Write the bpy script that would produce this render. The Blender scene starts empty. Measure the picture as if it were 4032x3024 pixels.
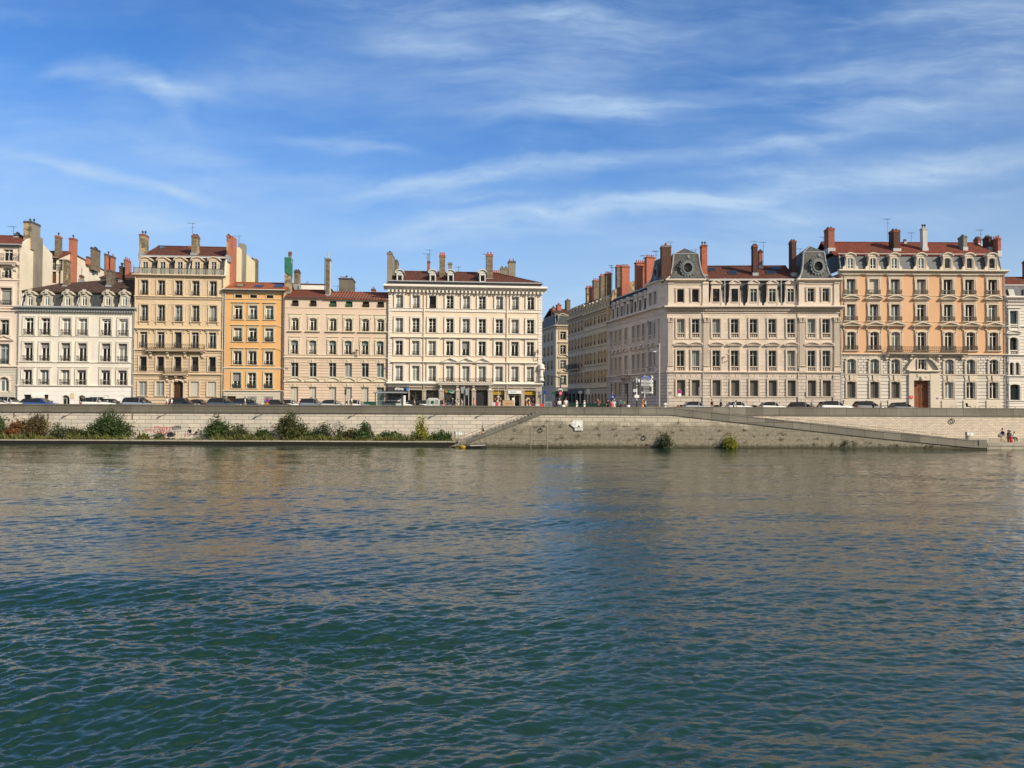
import bpy, bmesh, math, random
import numpy as np
from mathutils import Vector, Matrix
PI = math.pi
rnd = random.Random(7)
sc = bpy.context.scene
COL = sc.collection
# ---------------------------------------------------------------- camera
F = 3000.0; CX, CY = 2016.0, 1512.0
EYE = Vector((0, 0, 5.3))
PITCH = math.atan(70 / F); ROLL = 0.0045
ROT = (Matrix.Rotation(PI / 2 + PITCH, 3, 'X') @ Matrix.Rotation(ROLL, 3, 'Z'))
cd = bpy.data.cameras.new('camera'); cam = bpy.data.objects.new('camera', cd); COL.objects.link(cam)
cam.location = EYE; cam.rotation_euler = ROT.to_euler()
cd.sensor_width = 36; cd.lens = 36 * F / 4032; cd.clip_start = 0.1; cd.clip_end = 3000
sc.camera = cam
def ray(px, py): return ROT @ Vector(((px - CX) / F, -(py - CY) / F, -1))
def at_y(px, py, Y):
    d = ray(px, py); return EYE + d * (Y / d.y)
def at_z(px, py, z):
    d = ray(px, py); return EYE + d * ((z - EYE.z) / d.z)
ZOOM = dict(A=(0, 840, 560), B=(0, 1200, 560), C=(500, 860, 680), D=(500, 1220, 680), E=(1080, 960, 560), F=(1080, 1260, 560),
            G=(1500, 960, 660), H=(1500, 1270, 660), I=(2100, 960, 560), J=(2100, 1280, 560), K=(2540, 860, 800), M=(2540, 1220, 800),
            N=(3200, 840, 832), O=(3200, 1230, 832))
def P(k, zx, zy):
    x0, y0, w = ZOOM[k]; s = w / 2212; return (x0 + zx * s, y0 + zy * s)
STREET = 4.0
class Frame:
    """a facade plane: local x along the facade, local y into the building, local z up from the street"""
    def __init__(s, x, y, ang, z0=STREET):
        s.o = Vector((x, y, z0)); s.a = ang
        s.R = Matrix.Rotation(-ang, 3, 'Z'); s.Ri = Matrix.Rotation(ang, 3, 'Z')
    def L(s, px, py, dep=0.0):
        e = s.R @ (EYE - s.o); d = s.R @ ray(px, py); t = (dep - e.y) / d.y; p = e + d * t; return p.x, p.z
    def U(s, px, py, dep=0.0): return s.L(px, py, dep)[0]
    def W(s, px, py, dep=0.0): return s.L(px, py, dep)[1]
    def S(s, px, py, u):
        e = s.R @ (EYE - s.o); d = s.R @ ray(px, py); t = (u - e.x) / d.x; p = e + d * t; return p.y, p.z
    def wp(s, u, dep, w=0): return s.o + s.Ri @ Vector((u, dep, w))
    def sub(s, u, dep=0): p = s.wp(u, dep); return Frame(p.x, p.y, s.a, s.o.z)
# ---------------------------------------------------------------- objects
def tag(o, label=None, cat=None, group=None, kind=None):
    if label: o['label'] = label
    if cat: o['category'] = cat
    if group: o['group'] = group
    if kind: o['kind'] = kind
    return o
def empty(name, loc=(0, 0, 0), rz=0, parent=None):
    o = bpy.data.objects.new(name, None); COL.objects.link(o); o.location = loc; o.rotation_euler = (0, 0, rz); o.parent = parent
    o.empty_display_size = 0.3
    return o
def thing(name, label, cat, loc=(0, 0, 0), rz=0, group=None): return tag(empty(name, loc, rz), label, cat, group)
def link(name, me, parent=None, loc=(0, 0, 0), rz=0, mats=None):
    o = bpy.data.objects.new(name, me); COL.objects.link(o); o.location = loc; o.rotation_euler = (0, 0, rz); o.parent = parent
    return o
def copy_tree(o, parent=None):
    c = o.copy(); COL.objects.link(c); c.parent = parent
    for ch in o.children: copy_tree(ch, c)
    return c
class MB:
    def __init__(s): s.v = []; s.f = []; s.m = []; s.sm = []; s.mi = 0; s.smooth = False
    def add(s, verts, faces):
        n = len(s.v); s.v += [tuple(p) for p in verts]
        for f in faces: s.f.append([n + i for i in f]); s.m.append(s.mi); s.sm.append(s.smooth)
    def quad(s, a, b, c, d): s.add([a, b, c, d], [(0, 1, 2, 3)])
    def poly(s, pts): s.add(pts, [tuple(range(len(pts)))])
    def box(s, x0, x1, y0, y1, z0, z1):
        v = [(x0, y0, z0), (x1, y0, z0), (x1, y1, z0), (x0, y1, z0), (x0, y0, z1), (x1, y0, z1), (x1, y1, z1), (x0, y1, z1)]
        s.add(v, [(0, 3, 2, 1), (4, 5, 6, 7), (0, 1, 5, 4), (1, 2, 6, 5), (2, 3, 7, 6), (3, 0, 4, 7)])
    def hexa(s, v): s.add(v, [(0, 3, 2, 1), (4, 5, 6, 7), (0, 1, 5, 4), (1, 2, 6, 5), (2, 3, 7, 6), (3, 0, 4, 7)])
    def prism(s, pts, y0, y1):
        """pts: outline in x,z ; extruded along y"""
        n = len(pts); v = [(x, y0, z) for x, z in pts] + [(x, y1, z) for x, z in pts]
        s.add(v, [tuple(range(n)), tuple(range(2 * n - 1, n - 1, -1))] + [(i, i + n, (i + 1) % n + n, (i + 1) % n) for i in range(n)])
    def prism_x(s, pts, x0, x1, caps=True):
        """pts: outline in y,z ; extruded along x"""
        n = len(pts); v = [(x0, y, z) for y, z in pts] + [(x1, y, z) for y, z in pts]
        fs = [(i, (i + 1) % n, (i + 1) % n + n, i + n) for i in range(n)]
        if caps: fs += [tuple(range(n - 1, -1, -1)), tuple(range(n, 2 * n))]
        s.add(v, fs)
    def sweep(s, prof, x0, x1):
        """open moulding profile (y,z) extruded along x, closed by end caps"""
        s.prism_x(prof, x0, x1)
    def cyl(s, c, r, h, n=12, r2=None, axis='z'):
        r2 = r if r2 is None else r2; v = []
        for k, (rr, t) in enumerate(((r, 0), (r2, h))):
            for i in range(n):
                a = 2 * PI * i / n; p = (rr * math.cos(a), rr * math.sin(a), t)
                if axis == 'y': p = (p[0], p[2], p[1])
                if axis == 'x': p = (p[2], p[0], p[1])
                v.append((c[0] + p[0], c[1] + p[1], c[2] + p[2]))
        s.add(v, [(i, (i + 1) % n, (i + 1) % n + n, i + n) for i in range(n)] + [tuple(range(n - 1, -1, -1)), tuple(range(n, 2 * n))])
    def tube(s, pts, r, n=6):
        pts = [Vector(p) for p in pts]; rings = []
        for i, p in enumerate(pts):
            t = (pts[min(i + 1, len(pts) - 1)] - pts[max(i - 1, 0)]).normalized()
            a = t.cross(Vector((0, 0, 1)) if abs(t.z) < .9 else Vector((1, 0, 0))).normalized(); b = t.cross(a)
            rr = r[i] if isinstance(r, (list, tuple)) else r
            rings.append([p + a * (rr * math.cos(2 * PI * k / n)) + b * (rr * math.sin(2 * PI * k / n)) for k in range(n)])
        v = [q for g in rings for q in g]; fs = []
        for i in range(len(pts) - 1):
            for k in range(n):
                fs.append((i * n + k, i * n + (k + 1) % n, (i + 1) * n + (k + 1) % n, (i + 1) * n + k))
        fs += [tuple(range(n - 1, -1, -1)), tuple(range((len(pts) - 1) * n, len(pts) * n))]
        s.add(v, fs)
    def lathe(s, prof, c=(0, 0, 0), n=10):
        v = []; fs = []
        for r, z in prof:
            for i in range(n): v.append((c[0] + r * math.cos(2 * PI * i / n), c[1] + r * math.sin(2 * PI * i / n), c[2] + z))
        for j in range(len(prof) - 1):
            for i in range(n): fs.append((j * n + i, j * n + (i + 1) % n, (j + 1) * n + (i + 1) % n, (j + 1) * n + i))
        fs += [tuple(range(n - 1, -1, -1)), tuple(range((len(prof) - 1) * n, len(prof) * n))]
        s.add(v, fs)
    def ell(s, c, rx, ry, rz, n=10, m=6):
        pr = []
        v = []; fs = []
        for j in range(m + 1):
            ph = -PI / 2 + PI * j / m; cr = max(math.cos(ph), .02)
            for i in range(n): v.append((c[0] + rx * cr * math.cos(2 * PI * i / n), c[1] + ry * cr * math.sin(2 * PI * i / n), c[2] + rz * math.sin(ph)))
        for j in range(m):
            for i in range(n): fs.append((j * n + i, j * n + (i + 1) % n, (j + 1) * n + (i + 1) % n, (j + 1) * n + i))
        s.add(v, fs)
    def mesh(s, name, mats):
        me = bpy.data.meshes.new(name); me.from_pydata(s.v, [], s.f)
        for m in (mats if isinstance(mats, (list, tuple)) else [mats]): me.materials.append(m)
        me.polygons.foreach_set('material_index', s.m); me.polygons.foreach_set('use_smooth', s.sm); me.update()
        return me
    def build(s, name, mats, parent=None, loc=(0, 0, 0), rz=0):
        if not s.f: return None
        return link(name, s.mesh(name, mats), parent, loc, rz)
# ---------------------------------------------------------------- materials
class NT:
    def __init__(s, tree): s.t = tree; s.n = tree.nodes; s.l = tree.links
    def node(s, typ, **kw):
        nd = s.n.new(typ)
        for k, v in kw.items(): setattr(nd, k, v)
        return nd
    def put(s, sock, v):
        if isinstance(v, bpy.types.NodeSocket): s.l.new(v, sock)
        elif v is not None:
            if hasattr(sock.default_value, '__len__') and not isinstance(v, (tuple, list)): sock.default_value = [v] * len(sock.default_value)
            elif hasattr(sock.default_value, '__len__') and len(sock.default_value) == 4 and len(v) == 3: sock.default_value = (*v, 1)
            else: sock.default_value = v
    def math(s, op, a, b=None, c=None, clamp=False):
        nd = s.node('ShaderNodeMath', operation=op, use_clamp=clamp); s.put(nd.inputs[0], a)
        if b is not None: s.put(nd.inputs[1], b)
        if c is not None: s.put(nd.inputs[2], c)
        return nd.outputs[0]
    def add(s, a, b): return s.math('ADD', a, b)
    def mul(s, a, b): return s.math('MULTIPLY', a, b)
    def sub(s, a, b): return s.math('SUBTRACT', a, b)
    def smooth(s, x, a, b, lo=0.0, hi=1.0):
        nd = s.node('ShaderNodeMapRange', interpolation_type='SMOOTHSTEP'); s.put(nd.inputs[0], x); s.put(nd.inputs[1], a); s.put(nd.inputs[2], b); s.put(nd.inputs[3], lo); s.put(nd.inputs[4], hi)
        return nd.outputs[0]
    def mapr(s, x, a, b, lo, hi):
        nd = s.node('ShaderNodeMapRange'); nd.clamp = True
        for i, v in enumerate((x, a, b, lo, hi)): s.put(nd.inputs[i], v)
        return nd.outputs[0]
    def mix(s, fac, a, b, mode='MIX'):
        nd = s.node('ShaderNodeMix', data_type='RGBA', blend_type=mode); s.put(nd.inputs[0], fac); s.put(nd.inputs[6], a); s.put(nd.inputs[7], b)
        return nd.outputs[2]
    def xyz(s, x, y, z):
        nd = s.node('ShaderNodeCombineXYZ')
        for i, v in enumerate((x, y, z)): s.put(nd.inputs[i], v)
        return nd.outputs[0]
    def sep(s, v):
        nd = s.node('ShaderNodeSeparateXYZ'); s.put(nd.inputs[0], v); return nd.outputs
    def noise(s, vec, scale, detail=4, rough=.55, dist=0.0, dim='3D'):
        nd = s.node('ShaderNodeTexNoise', noise_dimensions=dim); s.put(nd.inputs['Vector'], vec); s.put(nd.inputs['Scale'], scale); s.put(nd.inputs['Detail'], detail)
        s.put(nd.inputs['Roughness'], rough); s.put(nd.inputs['Distortion'], dist)
        return nd.outputs[0]
    def mapping(s, vec, scale=(1, 1, 1), rot=(0, 0, 0), loc=(0, 0, 0)):
        nd = s.node('ShaderNodeMapping'); s.put(nd.inputs[0], vec); nd.inputs[1].default_value = loc; nd.inputs[2].default_value = rot; nd.inputs[3].default_value = scale
        return nd.outputs[0]
def material(name):
    m = bpy.data.materials.new(name); m.use_nodes = True; nt = NT(m.node_tree); b = m.node_tree.nodes['Principled BSDF']
    return m, nt, b
def coords(nt, kind='Object'): return nt.node('ShaderNodeTexCoord').outputs[kind]
def bump(nt, b, h, dist=.02, strength=.6):
    nd = nt.node('ShaderNodeBump'); nt.put(nd.inputs['Height'], h); nd.inputs['Distance'].default_value = dist; nd.inputs['Strength'].default_value = strength
    nt.l.new(nd.outputs[0], b.inputs['Normal'])
def plain(name, col, rough=.6, metal=0.0, spec=.4, var=.12, scale=6.0):
    m, nt, b = material(name); v = coords(nt)
    n = nt.noise(v, scale, 3)
    c = nt.mix(n, [x * (1 - var) for x in col], [min(1, x * (1 + var)) for x in col])
    nt.put(b.inputs['Base Color'], c); b.inputs['Roughness'].default_value = rough; b.inputs['Metallic'].default_value = metal
    b.inputs['Specular IOR Level'].default_value = spec
    return m
def stucco(name, col, stain=.16, streak=.2, dirt=(.35, .30, .24), seed=0.0):
    """painted render: cloudy tone, rain streaks, soot near ledges"""
    m, nt, b = material(name); v = nt.mapping(coords(nt), loc=(seed, seed * .7, seed * .3))
    big = nt.noise(v, .35, 4, .6); mid = nt.noise(v, 1.9, 5, .65); fine = nt.noise(v, 18, 3)
    st = nt.noise(nt.mapping(v, (2.2, 2.2, .12)), 1.0, 4, .6)
    c = nt.mix(nt.smooth(big, .3, .72), [x * (1 - stain * .8) for x in col], [min(1, x * (1 + stain * .35)) for x in col])
    c = nt.mix(nt.mul(nt.smooth(mid, .55, .8), .35), c, [x * (1 - stain * 1.6) for x in col])
    c = nt.mix(nt.mul(nt.smooth(st, .55, .8), streak), c, [x * d * 1.6 for x, d in zip(col, dirt)])
    st2 = nt.noise(nt.mapping(v, (6, 6, .22), loc=(3, 1, 0)), 1.0, 4, .65); blot = nt.noise(v, .9, 6, .7)
    c = nt.mix(nt.mul(nt.smooth(st2, .56, .74), streak * .9 + .06), c, [x * d * 1.5 for x, d in zip(col, dirt)])
    c = nt.mix(nt.mul(nt.smooth(blot, .54, .62), .10), c, [x * .72 for x in col])
    c = nt.mix(nt.mul(fine, .16), c, [x * .75 for x in col])
    nt.put(b.inputs['Base Color'], c); b.inputs['Roughness'].default_value = .88; b.inputs['Specular IOR Level'].default_value = .2
    bump(nt, b, nt.add(fine, nt.mul(mid, 2)), .012, .4)
    return m
def blocks(name, col, bw=1.2, bh=.45, joint=.025, jcol=.45, var=.2, stain=.25, wet=None, moss=0.0, warm=None, axis='xz', grime=0.0):
    """coursed masonry on the x-z plane of an object; wet=(z0,z1) darkens the foot of a quay wall"""
    m, nt, b = material(name); v = coords(nt); x, y, z = nt.sep(v)
    if axis == 'sz': x = nt.add(x, y)
    wob = nt.mul(nt.sub(nt.noise(v, 2.5, 2), .5), .05)
    br = nt.node('ShaderNodeTexBrick'); br.offset = .5; br.squash = 1.0
    nt.put(br.inputs['Vector'], nt.xyz(nt.add(x, wob), nt.add(z, wob), 0))
    nt.put(br.inputs['Color1'], [c * (1 - var) for c in col]); nt.put(br.inputs['Color2'], [min(1, c * (1 + var * .8)) for c in (warm or col)])
    nt.put(br.inputs['Mortar'], [c * jcol for c in col]); br.inputs['Scale'].default_value = 1; br.inputs['Mortar Size'].default_value = joint
    br.inputs['Mortar Smooth'].default_value = .2; br.inputs['Brick Width'].default_value = bw; br.inputs['Row Height'].default_value = bh; br.inputs['Bias'].default_value = 0
    c = br.outputs[0]
    big = nt.noise(v, .4, 5, .62); mid = nt.noise(v, 3.1, 5, .65); st = nt.noise(nt.mapping(v, (1.6, 1.6, .1)), 1.0, 4, .6)
    c = nt.mix(nt.mul(nt.smooth(big, .42, .75), stain), c, [q * .45 for q in col])
    c = nt.mix(nt.mul(nt.smooth(st, .52, .78), stain), c, [q * .4 for q in col])
    c = nt.mix(nt.mul(mid, .25), c, [q * .62 for q in col])
    if grime:
        g = nt.smooth(nt.add(z, nt.mul(nt.sub(nt.noise(v, .5, 4, .7), .5), 3.2)), wet[1] + 2.75, wet[1] + 1.7)
        c = nt.mix(nt.mul(g, grime), c, nt.mix(nt.smooth(mid, .3, .7), (.17, .155, .12), (.29, .26, .205)))
    if wet:
        w = nt.smooth(nt.add(z, nt.mul(nt.sub(mid, .5), .7)), wet[1], wet[0])
        c = nt.mix(nt.mul(w, .85), c, nt.mix(big, (.035, .032, .02), (.07, .06, .03)))
    if moss:
        mo = nt.mul(nt.smooth(nt.noise(v, .9, 6, .7), .56, .74), moss)
        c = nt.mix(mo, c, (.05, .05, .025))
    nt.put(b.inputs['Base Color'], c); b.inputs['Roughness'].default_value = .9; b.inputs['Specular IOR Level'].default_value = .2
    bump(nt, b, nt.add(nt.mul(br.outputs[1], -1.0), nt.mul(mid, .5)), .03, .7)
    return m
def tiles(name, col, pitch=.28, course=.35, dark=.35, across='x'):
    """clay tile roof: rounded rows running down the slope, courses across"""
    m, nt, b = material(name); v = coords(nt); x, y, z = nt.sep(v)
    if across != 'x': x, y = y, x
    row = nt.math('SINE', nt.mul(x, 2 * PI / pitch)); cr = nt.math('FRACT', nt.mul(nt.add(y, z), 1 / course))
    n = nt.noise(v, 2.3, 6, .7); n2 = nt.noise(nt.mapping(v, (5, 5, 9)), 1, 2); big = nt.noise(v, .35, 4)
    c = nt.mix(nt.smooth(n, .3, .7), [q * .5 for q in col], [min(1, q * 1.5) for q in col])
    c = nt.mix(nt.mul(n2, .5), c, [col[0] * .75, col[1] * .9, col[2] * 1.15])
    c = nt.mix(nt.mul(nt.smooth(row, .2, -.9), dark), c, [q * .25 for q in col])
    c = nt.mix(nt.mul(nt.smooth(cr, .25, 0.0), dark * .8), c, [q * .3 for q in col])
    c = nt.mix(nt.mul(nt.smooth(big, .5, .75), .35), c, (.08, .06, .045))
    nt.put(b.inputs['Base Color'], c); b.inputs['Roughness'].default_value = .85; b.inputs['Specular IOR Level'].default_value = .25
    bump(nt, b, nt.add(row, nt.mul(cr, .6)), .04, .6)
    return m
def slate(name, col=(.048, .054, .058), lite=.22):
    m, nt, b = material(name); v = coords(nt); x, y, z = nt.sep(v)
    br = nt.node('ShaderNodeTexBrick'); nt.put(br.inputs['Vector'], nt.xyz(nt.add(x, y), z, 0)); br.inputs['Scale'].default_value = 1
    nt.put(br.inputs['Color1'], [q * .75 for q in col]); nt.put(br.inputs['Color2'], [q * 1.35 for q in col]); nt.put(br.inputs['Mortar'], [q * .4 for q in col])
    br.inputs['Mortar Size'].default_value = .012; br.inputs['Brick Width'].default_value = .28; br.inputs['Row Height'].default_value = .16
    st = nt.noise(nt.mapping(v, (2.4, 2.4, .16)), 1, 5, .65); big = nt.noise(v, .7, 5, .6)
    c = nt.mix(nt.mul(nt.smooth(st, .5, .75), lite), br.outputs[0], (.24, .245, .235))
    c = nt.mix(nt.mul(nt.smooth(big, .5, .75), .45), c, [q * .5 for q in col])
    nt.put(b.inputs['Base Color'], c); b.inputs['Roughness'].default_value = .55; b.inputs['Specular IOR Level'].default_value = .4
    return m
def brick(name, col, mortar=(.36, .31, .26), bw=.26, bh=.09, patch=None, soot=.4):
    m, nt, b = material(name); v = coords(nt); x, y, z = nt.sep(v)
    br = nt.node('ShaderNodeTexBrick'); nt.put(br.inputs['Vector'], nt.xyz(nt.add(x, y), z, 0)); br.inputs['Scale'].default_value = 1
    nt.put(br.inputs['Color1'], [q * .7 for q in col]); nt.put(br.inputs['Color2'], [min(1, q * 1.3) for q in col]); nt.put(br.inputs['Mortar'], mortar)
    br.inputs['Mortar Size'].default_value = .014; br.inputs['Brick Width'].default_value = bw; br.inputs['Row Height'].default_value = bh
    n = nt.noise(v, 1.1, 5, .65); f = nt.noise(v, 5, 4)
    c = nt.mix(nt.mul(f, .35), br.outputs[0], [q * .55 for q in col])
    if patch: c = nt.mix(nt.smooth(n, .47, .53), c, patch)
    c = nt.mix(nt.mul(nt.smooth(nt.noise(nt.mapping(v, (1, 1, .3), loc=(3, 1, 2)), 1.4, 4), .5, .7), soot), c, (.06, .05, .045))
    nt.put(b.inputs['Base Color'], c); b.inputs['Roughness'].default_value = .92; b.inputs['Specular IOR Level'].default_value = .15
    bump(nt, b, nt.add(nt.mul(br.outputs[1], -1), f), .02, .6)
    return m
def glass_pane(name, dark, light, amount, rough=.04):
    """window glass over a dim room; amount = how much pale curtain, or painted reflection, shows"""
    m, nt, b = material(name); v = coords(nt); info = nt.node('ShaderNodeObjectInfo').outputs['Random']
    x, y, z = nt.sep(v)
    folds = nt.noise(nt.xyz(nt.add(nt.mul(x, 9), nt.mul(info, 40)), 0, nt.mul(z, .4)), 1, 2)
    n = nt.noise(nt.xyz(nt.add(x, nt.mul(info, 30)), 0, z), 1.2, 3)
    lev = nt.smooth(nt.add(n, nt.mul(nt.sub(info, .5), .25)), .62 - amount * .6, .72 - amount * .6)
    c = nt.mix(nt.mul(lev, nt.mapr(folds, .3, .7, .55, 1)), dark, light)
    nt.put(b.inputs['Base Color'], c); b.inputs['Roughness'].default_value = rough; b.inputs['Specular IOR Level'].default_value = .28
    return m
M = {}
M['glass'] = glass_pane('window glass dark room', (.005, .005, .007), (.05, .05, .05), .16)
M['glass_curtain'] = glass_pane('window glass with curtains', (.05, .055, .055), (.33, .34, .32), .75, .12)
M['glass_teal'] = glass_pane('window glass teal reflection', (.03, .05, .055), (.16, .22, .23), .5)  # teal reflection painted into the pane colour
M['glass_white'] = glass_pane('window glass with blind', (.30, .31, .29), (.52, .53, .49), .7, .2)
M['car_glass'] = plain('car glass', (.012, .014, .017), .06, spec=.6)
M['white_paint'] = plain('white joinery paint', (.78, .77, .73), .5)
M['grey_paint'] = plain('grey joinery paint', (.42, .45, .46), .5)
M['dark_paint'] = plain('dark joinery paint', (.05, .05, .055), .5)
M['green_paint'] = plain('grey green joinery paint', (.36, .40, .36), .5)
M['iron'] = plain('black wrought iron', (.030, .030, .033), .5, .3)
M['iron_brown'] = plain('brown wrought iron', (.075, .062, .048), .55, .2)
M['blind'] = plain('grey roller blind', (.24, .235, .24), .7)
M['blind_teal'] = plain('blue grey slatted blind', (.19, .25, .26), .7)
M['shutter_pale'] = plain('pale grey shutters', (.52, .50, .44), .7)
M['shutter_dark'] = plain('dark taupe shutters', (.13, .12, .105), .7)
M['shutter_green'] = plain('green roller blind', (.012, .16, .085), .7)
M['zinc'] = plain('zinc sheet', (.36, .38, .40), .5, .35)
M['zinc_light'] = plain('pale lead flashing', (.55, .56, .56), .6, .1)
M['zinc_dark'] = plain('dark gutter zinc', (.09, .09, .10), .5, .3)
M['wood_door'] = plain('oiled wood door', (.14, .055, .022), .55, var=.5, scale=3)
M['wood_dark'] = plain('dark brown door', (.045, .025, .015), .5, var=.4, scale=3)
M['slate'] = slate('slate roof')
M['slate_blue'] = slate('blue slate roof', (.075, .088, .105), .4)
M['slate_lead'] = slate('weathered slate tower roof', (.085, .087, .085), .45)
M['tile_red'] = tiles('red clay tiles', (0.183, 0.052, 0.031))
M['tile_orange'] = tiles('orange clay tiles', (0.344, 0.104, 0.047))
M['tile_brown'] = tiles('brown flat tiles', (.085, .05, .038), .22, .2, .2)
M['tile_maroon'] = tiles('dark red flat tiles', (0.130, 0.046, 0.028), .2, .18, .22)
M['tile_roman'] = tiles('weathered roman tiles', (.30, .105, .06), .42, .5, .8)
M['brick_red'] = brick('red brick', (.36, .085, .045))
M['brick_orange'] = brick('orange render over brick', (.52, .12, .06), soot=.2)
M['brick_dark'] = brick('sooty brick', (.13, .06, .045), mortar=(.12, .1, .085), soot=.6)
M['rubble'] = brick('rubble stone chimney', (0.216, 0.176, 0.122), mortar=(.16, .13, .1), bw=.5, bh=.22, soot=.5)
M['rubble_patch'] = brick('rubble stone chimney with render patches', (0.210, 0.173, 0.120), mortar=(.17, .14, .1), bw=.45, bh=.2, patch=(.42, .33, .21), soot=.5)
M['rubble_grey'] = brick('grey stone chimney', (0.180, 0.161, 0.131), mortar=(.14, .12, .1), bw=.55, bh=.25, soot=.5)
M['render_grey'] = stucco('grey render chimney', (0.264, 0.240, 0.208), .3, .4)
M['render_white'] = stucco('pale render chimney', (.58, .57, .55), .15, .2)
M['clay_pot'] = plain('clay chimney pot', (.38, .11, .06), .8)
M['dark_pot'] = plain('sooty cowl', (.05, .045, .045), .7)
M['antenna'] = plain('antenna metal', (.16, .17, .19), .4, .6)
M['green_net'] = plain('green netting', (.03, .16, .10), .9, var=.5, scale=4)
M['cream_white'] = stucco('white cream render', (0.750, 0.702, 0.631), .14, .22, seed=3)
M['white_base'] = blocks('white rendered ground floor', (.82, .80, .77), 2.6, .62, .012, .8, .03, .10)
M['pink_cream'] = stucco('pinkish cream render', (0.744, 0.632, 0.544), .12, .2, seed=9)
M['gable_cream'] = stucco('pale cream gable render', (0.744, 0.679, 0.558), .16, .25, seed=5)
M['gable_yellow'] = stucco('pale yellow gable render', (0.744, 0.670, 0.446), .08, .1, seed=6)
M['tan'] = stucco('tan render', (0.674, 0.527, 0.357), .1, .12, seed=11)
M['tan_trim'] = stucco('tan stone trim', (0.674, 0.553, 0.420), .14, .22, seed=12)
M['tan_block'] = blocks('tan rusticated stone', (0.630, 0.490, 0.347), 50, .42, .045, .38, .06, .16)
M['orange'] = stucco('orange render', (0.720, 0.418, 0.180), .1, .1, dirt=(.5, .45, .4), seed=14)
M['olive_trim'] = stucco('grey green stone trim', (.60, .575, .47), .1, .15, seed=15)
M['grey_base'] = blocks('pale grey stone base', (.58, .54, .46), 50, .36, .025, .6, .06, .15)
M['pink'] = stucco('pink beige render', (0.698, 0.548, 0.442), .09, .12, seed=17)
M['pink_block'] = blocks('pink beige rusticated stone', (0.725, 0.567, 0.442), 50, .40, .042, .42, .06, .15)
M['pink_trim'] = stucco('beige green window trim', (0.651, 0.586, 0.456), .12, .15, seed=18)
M['cream'] = stucco('cream yellow render', (0.777, 0.633, 0.502), .08, .08, seed=20)
M['white_stone'] = stucco('white stone trim', (0.800, 0.744, 0.679), .1, .14, seed=21)
M['quoin'] = blocks('white quoin stones', (0.790, 0.725, 0.660), 50, .42, .03, .5, .05, .1)
M['shop_stone'] = blocks('grey shop front stone', (.46, .40, .33), 1.3, .9, .015, .6, .08, .3)
M['palace'] = blocks('pinkish limestone', (0.711, 0.594, 0.497), 1.5, .56, .012, .74, .075, .16, warm=(.75, .64, .53), axis='sz')
M['palace_trim'] = stucco('pale limestone trim', (0.728, 0.623, 0.526), .12, .2, seed=24)
M['palace_block'] = blocks('rusticated limestone base', (0.643, 0.564, 0.484), 1.9, .47, .042, .38, .08, .2, axis='sz')
M['peach'] = stucco('peach render', (0.714, 0.431, 0.256), .07, .07, dirt=(.5, .45, .4), seed=26)
M['peach_trim'] = stucco('beige stone trim', (0.674, 0.588, 0.481), .14, .25, seed=27)
M['peach_block'] = blocks('vermiculated stone blocks', (0.707, 0.642, 0.572), .72, .40, .055, .28, .10, .2)
M['peach_rust'] = blocks('banded stone ground floor', (0.707, 0.651, 0.581), 50, .50, .055, .3, .05, .2)
M['right_white'] = blocks('white banded stone', (.78, .72, .66), 50, .46, .045, .4, .05, .15)
M['street_stone'] = stucco('grey beige street facade', (0.694, 0.541, 0.396), .12, .2, seed=30)
M['street_yellow'] = stucco('yellowish street facade', (0.742, 0.580, 0.380), .1, .15, seed=31)
M['street_shop'] = stucco('dark shop base', (.17, .16, .15), .2, .3, seed=32)
M['corner_cream'] = stucco('cream corner facade', (0.561, 0.481, 0.361), .1, .15, seed=33)
M['quay_pale'] = blocks('pale quay wall stone', (0.607, 0.567, 0.510), 1.5, .48, .035, .5, .14, .22, wet=(.2, .75), warm=(.62, .55, .46))
M['quay_dark'] = blocks('mossy quay wall stone', (.62, .555, .455), 1.25, .50, .035, .45, .14, .28, wet=(.15, .6), moss=.3, warm=(.56, .50, .41), grime=.9)
M['quay_small'] = blocks('small coursed quay stone', (.68, .60, .51), .55, .2, .028, .6, .18, .2, wet=(-.2, .2), warm=(.66, .56, .45))
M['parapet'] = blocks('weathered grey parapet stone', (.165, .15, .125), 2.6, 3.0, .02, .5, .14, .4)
M['parapet_right'] = blocks('weathered beige parapet stone', (0.218, 0.201, 0.171), 2.1, 3.0, .03, .45, .25, .45)
M['ledge'] = blocks('quay ledge stone', (.42, .38, .31), 1.4, 3, .03, .5, .1, .3)
M['ledge_face'] = plain('wet black quay edge', (.018, .016, .012), .5, var=.5)
M['rail_metal'] = plain('rusty grey handrail', (.22, .17, .14), .6, .2)
M['balcony_glass'] = plain('frosted balcony glass', (.36, .35, .30), .25, spec=.5); M['balcony_glass'].node_tree.nodes['Principled BSDF'].inputs['Alpha'].default_value = .5
M['plate_blue'] = plain('violet blue enamel', (.16, .13, .30), .5)
M['plate_pink'] = plain('pale plate lettering', (.6, .45, .5), .6)
M['soot_concrete'] = stucco('sooty concrete', (.16, .145, .12), .5, .9, seed=40)
M['shop_dark'] = plain('dark shop interior glass', (.03, .022, .018), .1, var=.6, scale=2)
M['awning'] = plain('anthracite awning', (.028, .03, .036), .8)
M['sign_blue'] = plain('blue sign', (.05, .22, .55), .4)
M['sign_navy'] = plain('navy sign', (.012, .05, .30), .4)
M['sign_yellow'] = plain('yellow sign', (0.394, 0.237, 0.013), .5)
M['sign_green'] = plain('green sign', (.02, .30, .16), .5)
M['sign_red'] = plain('red sign', (.62, .05, .05), .5)
M['plate_dark'] = plain('dark street plate', (.06, .08, .10), .5)
M['wood_brown'] = plain('varnished brown door', (.20, .065, .026), .5, var=.45, scale=2.5)
M['iron_teal'] = plain('dark teal grille', (.01, .05, .06), .5)
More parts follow.
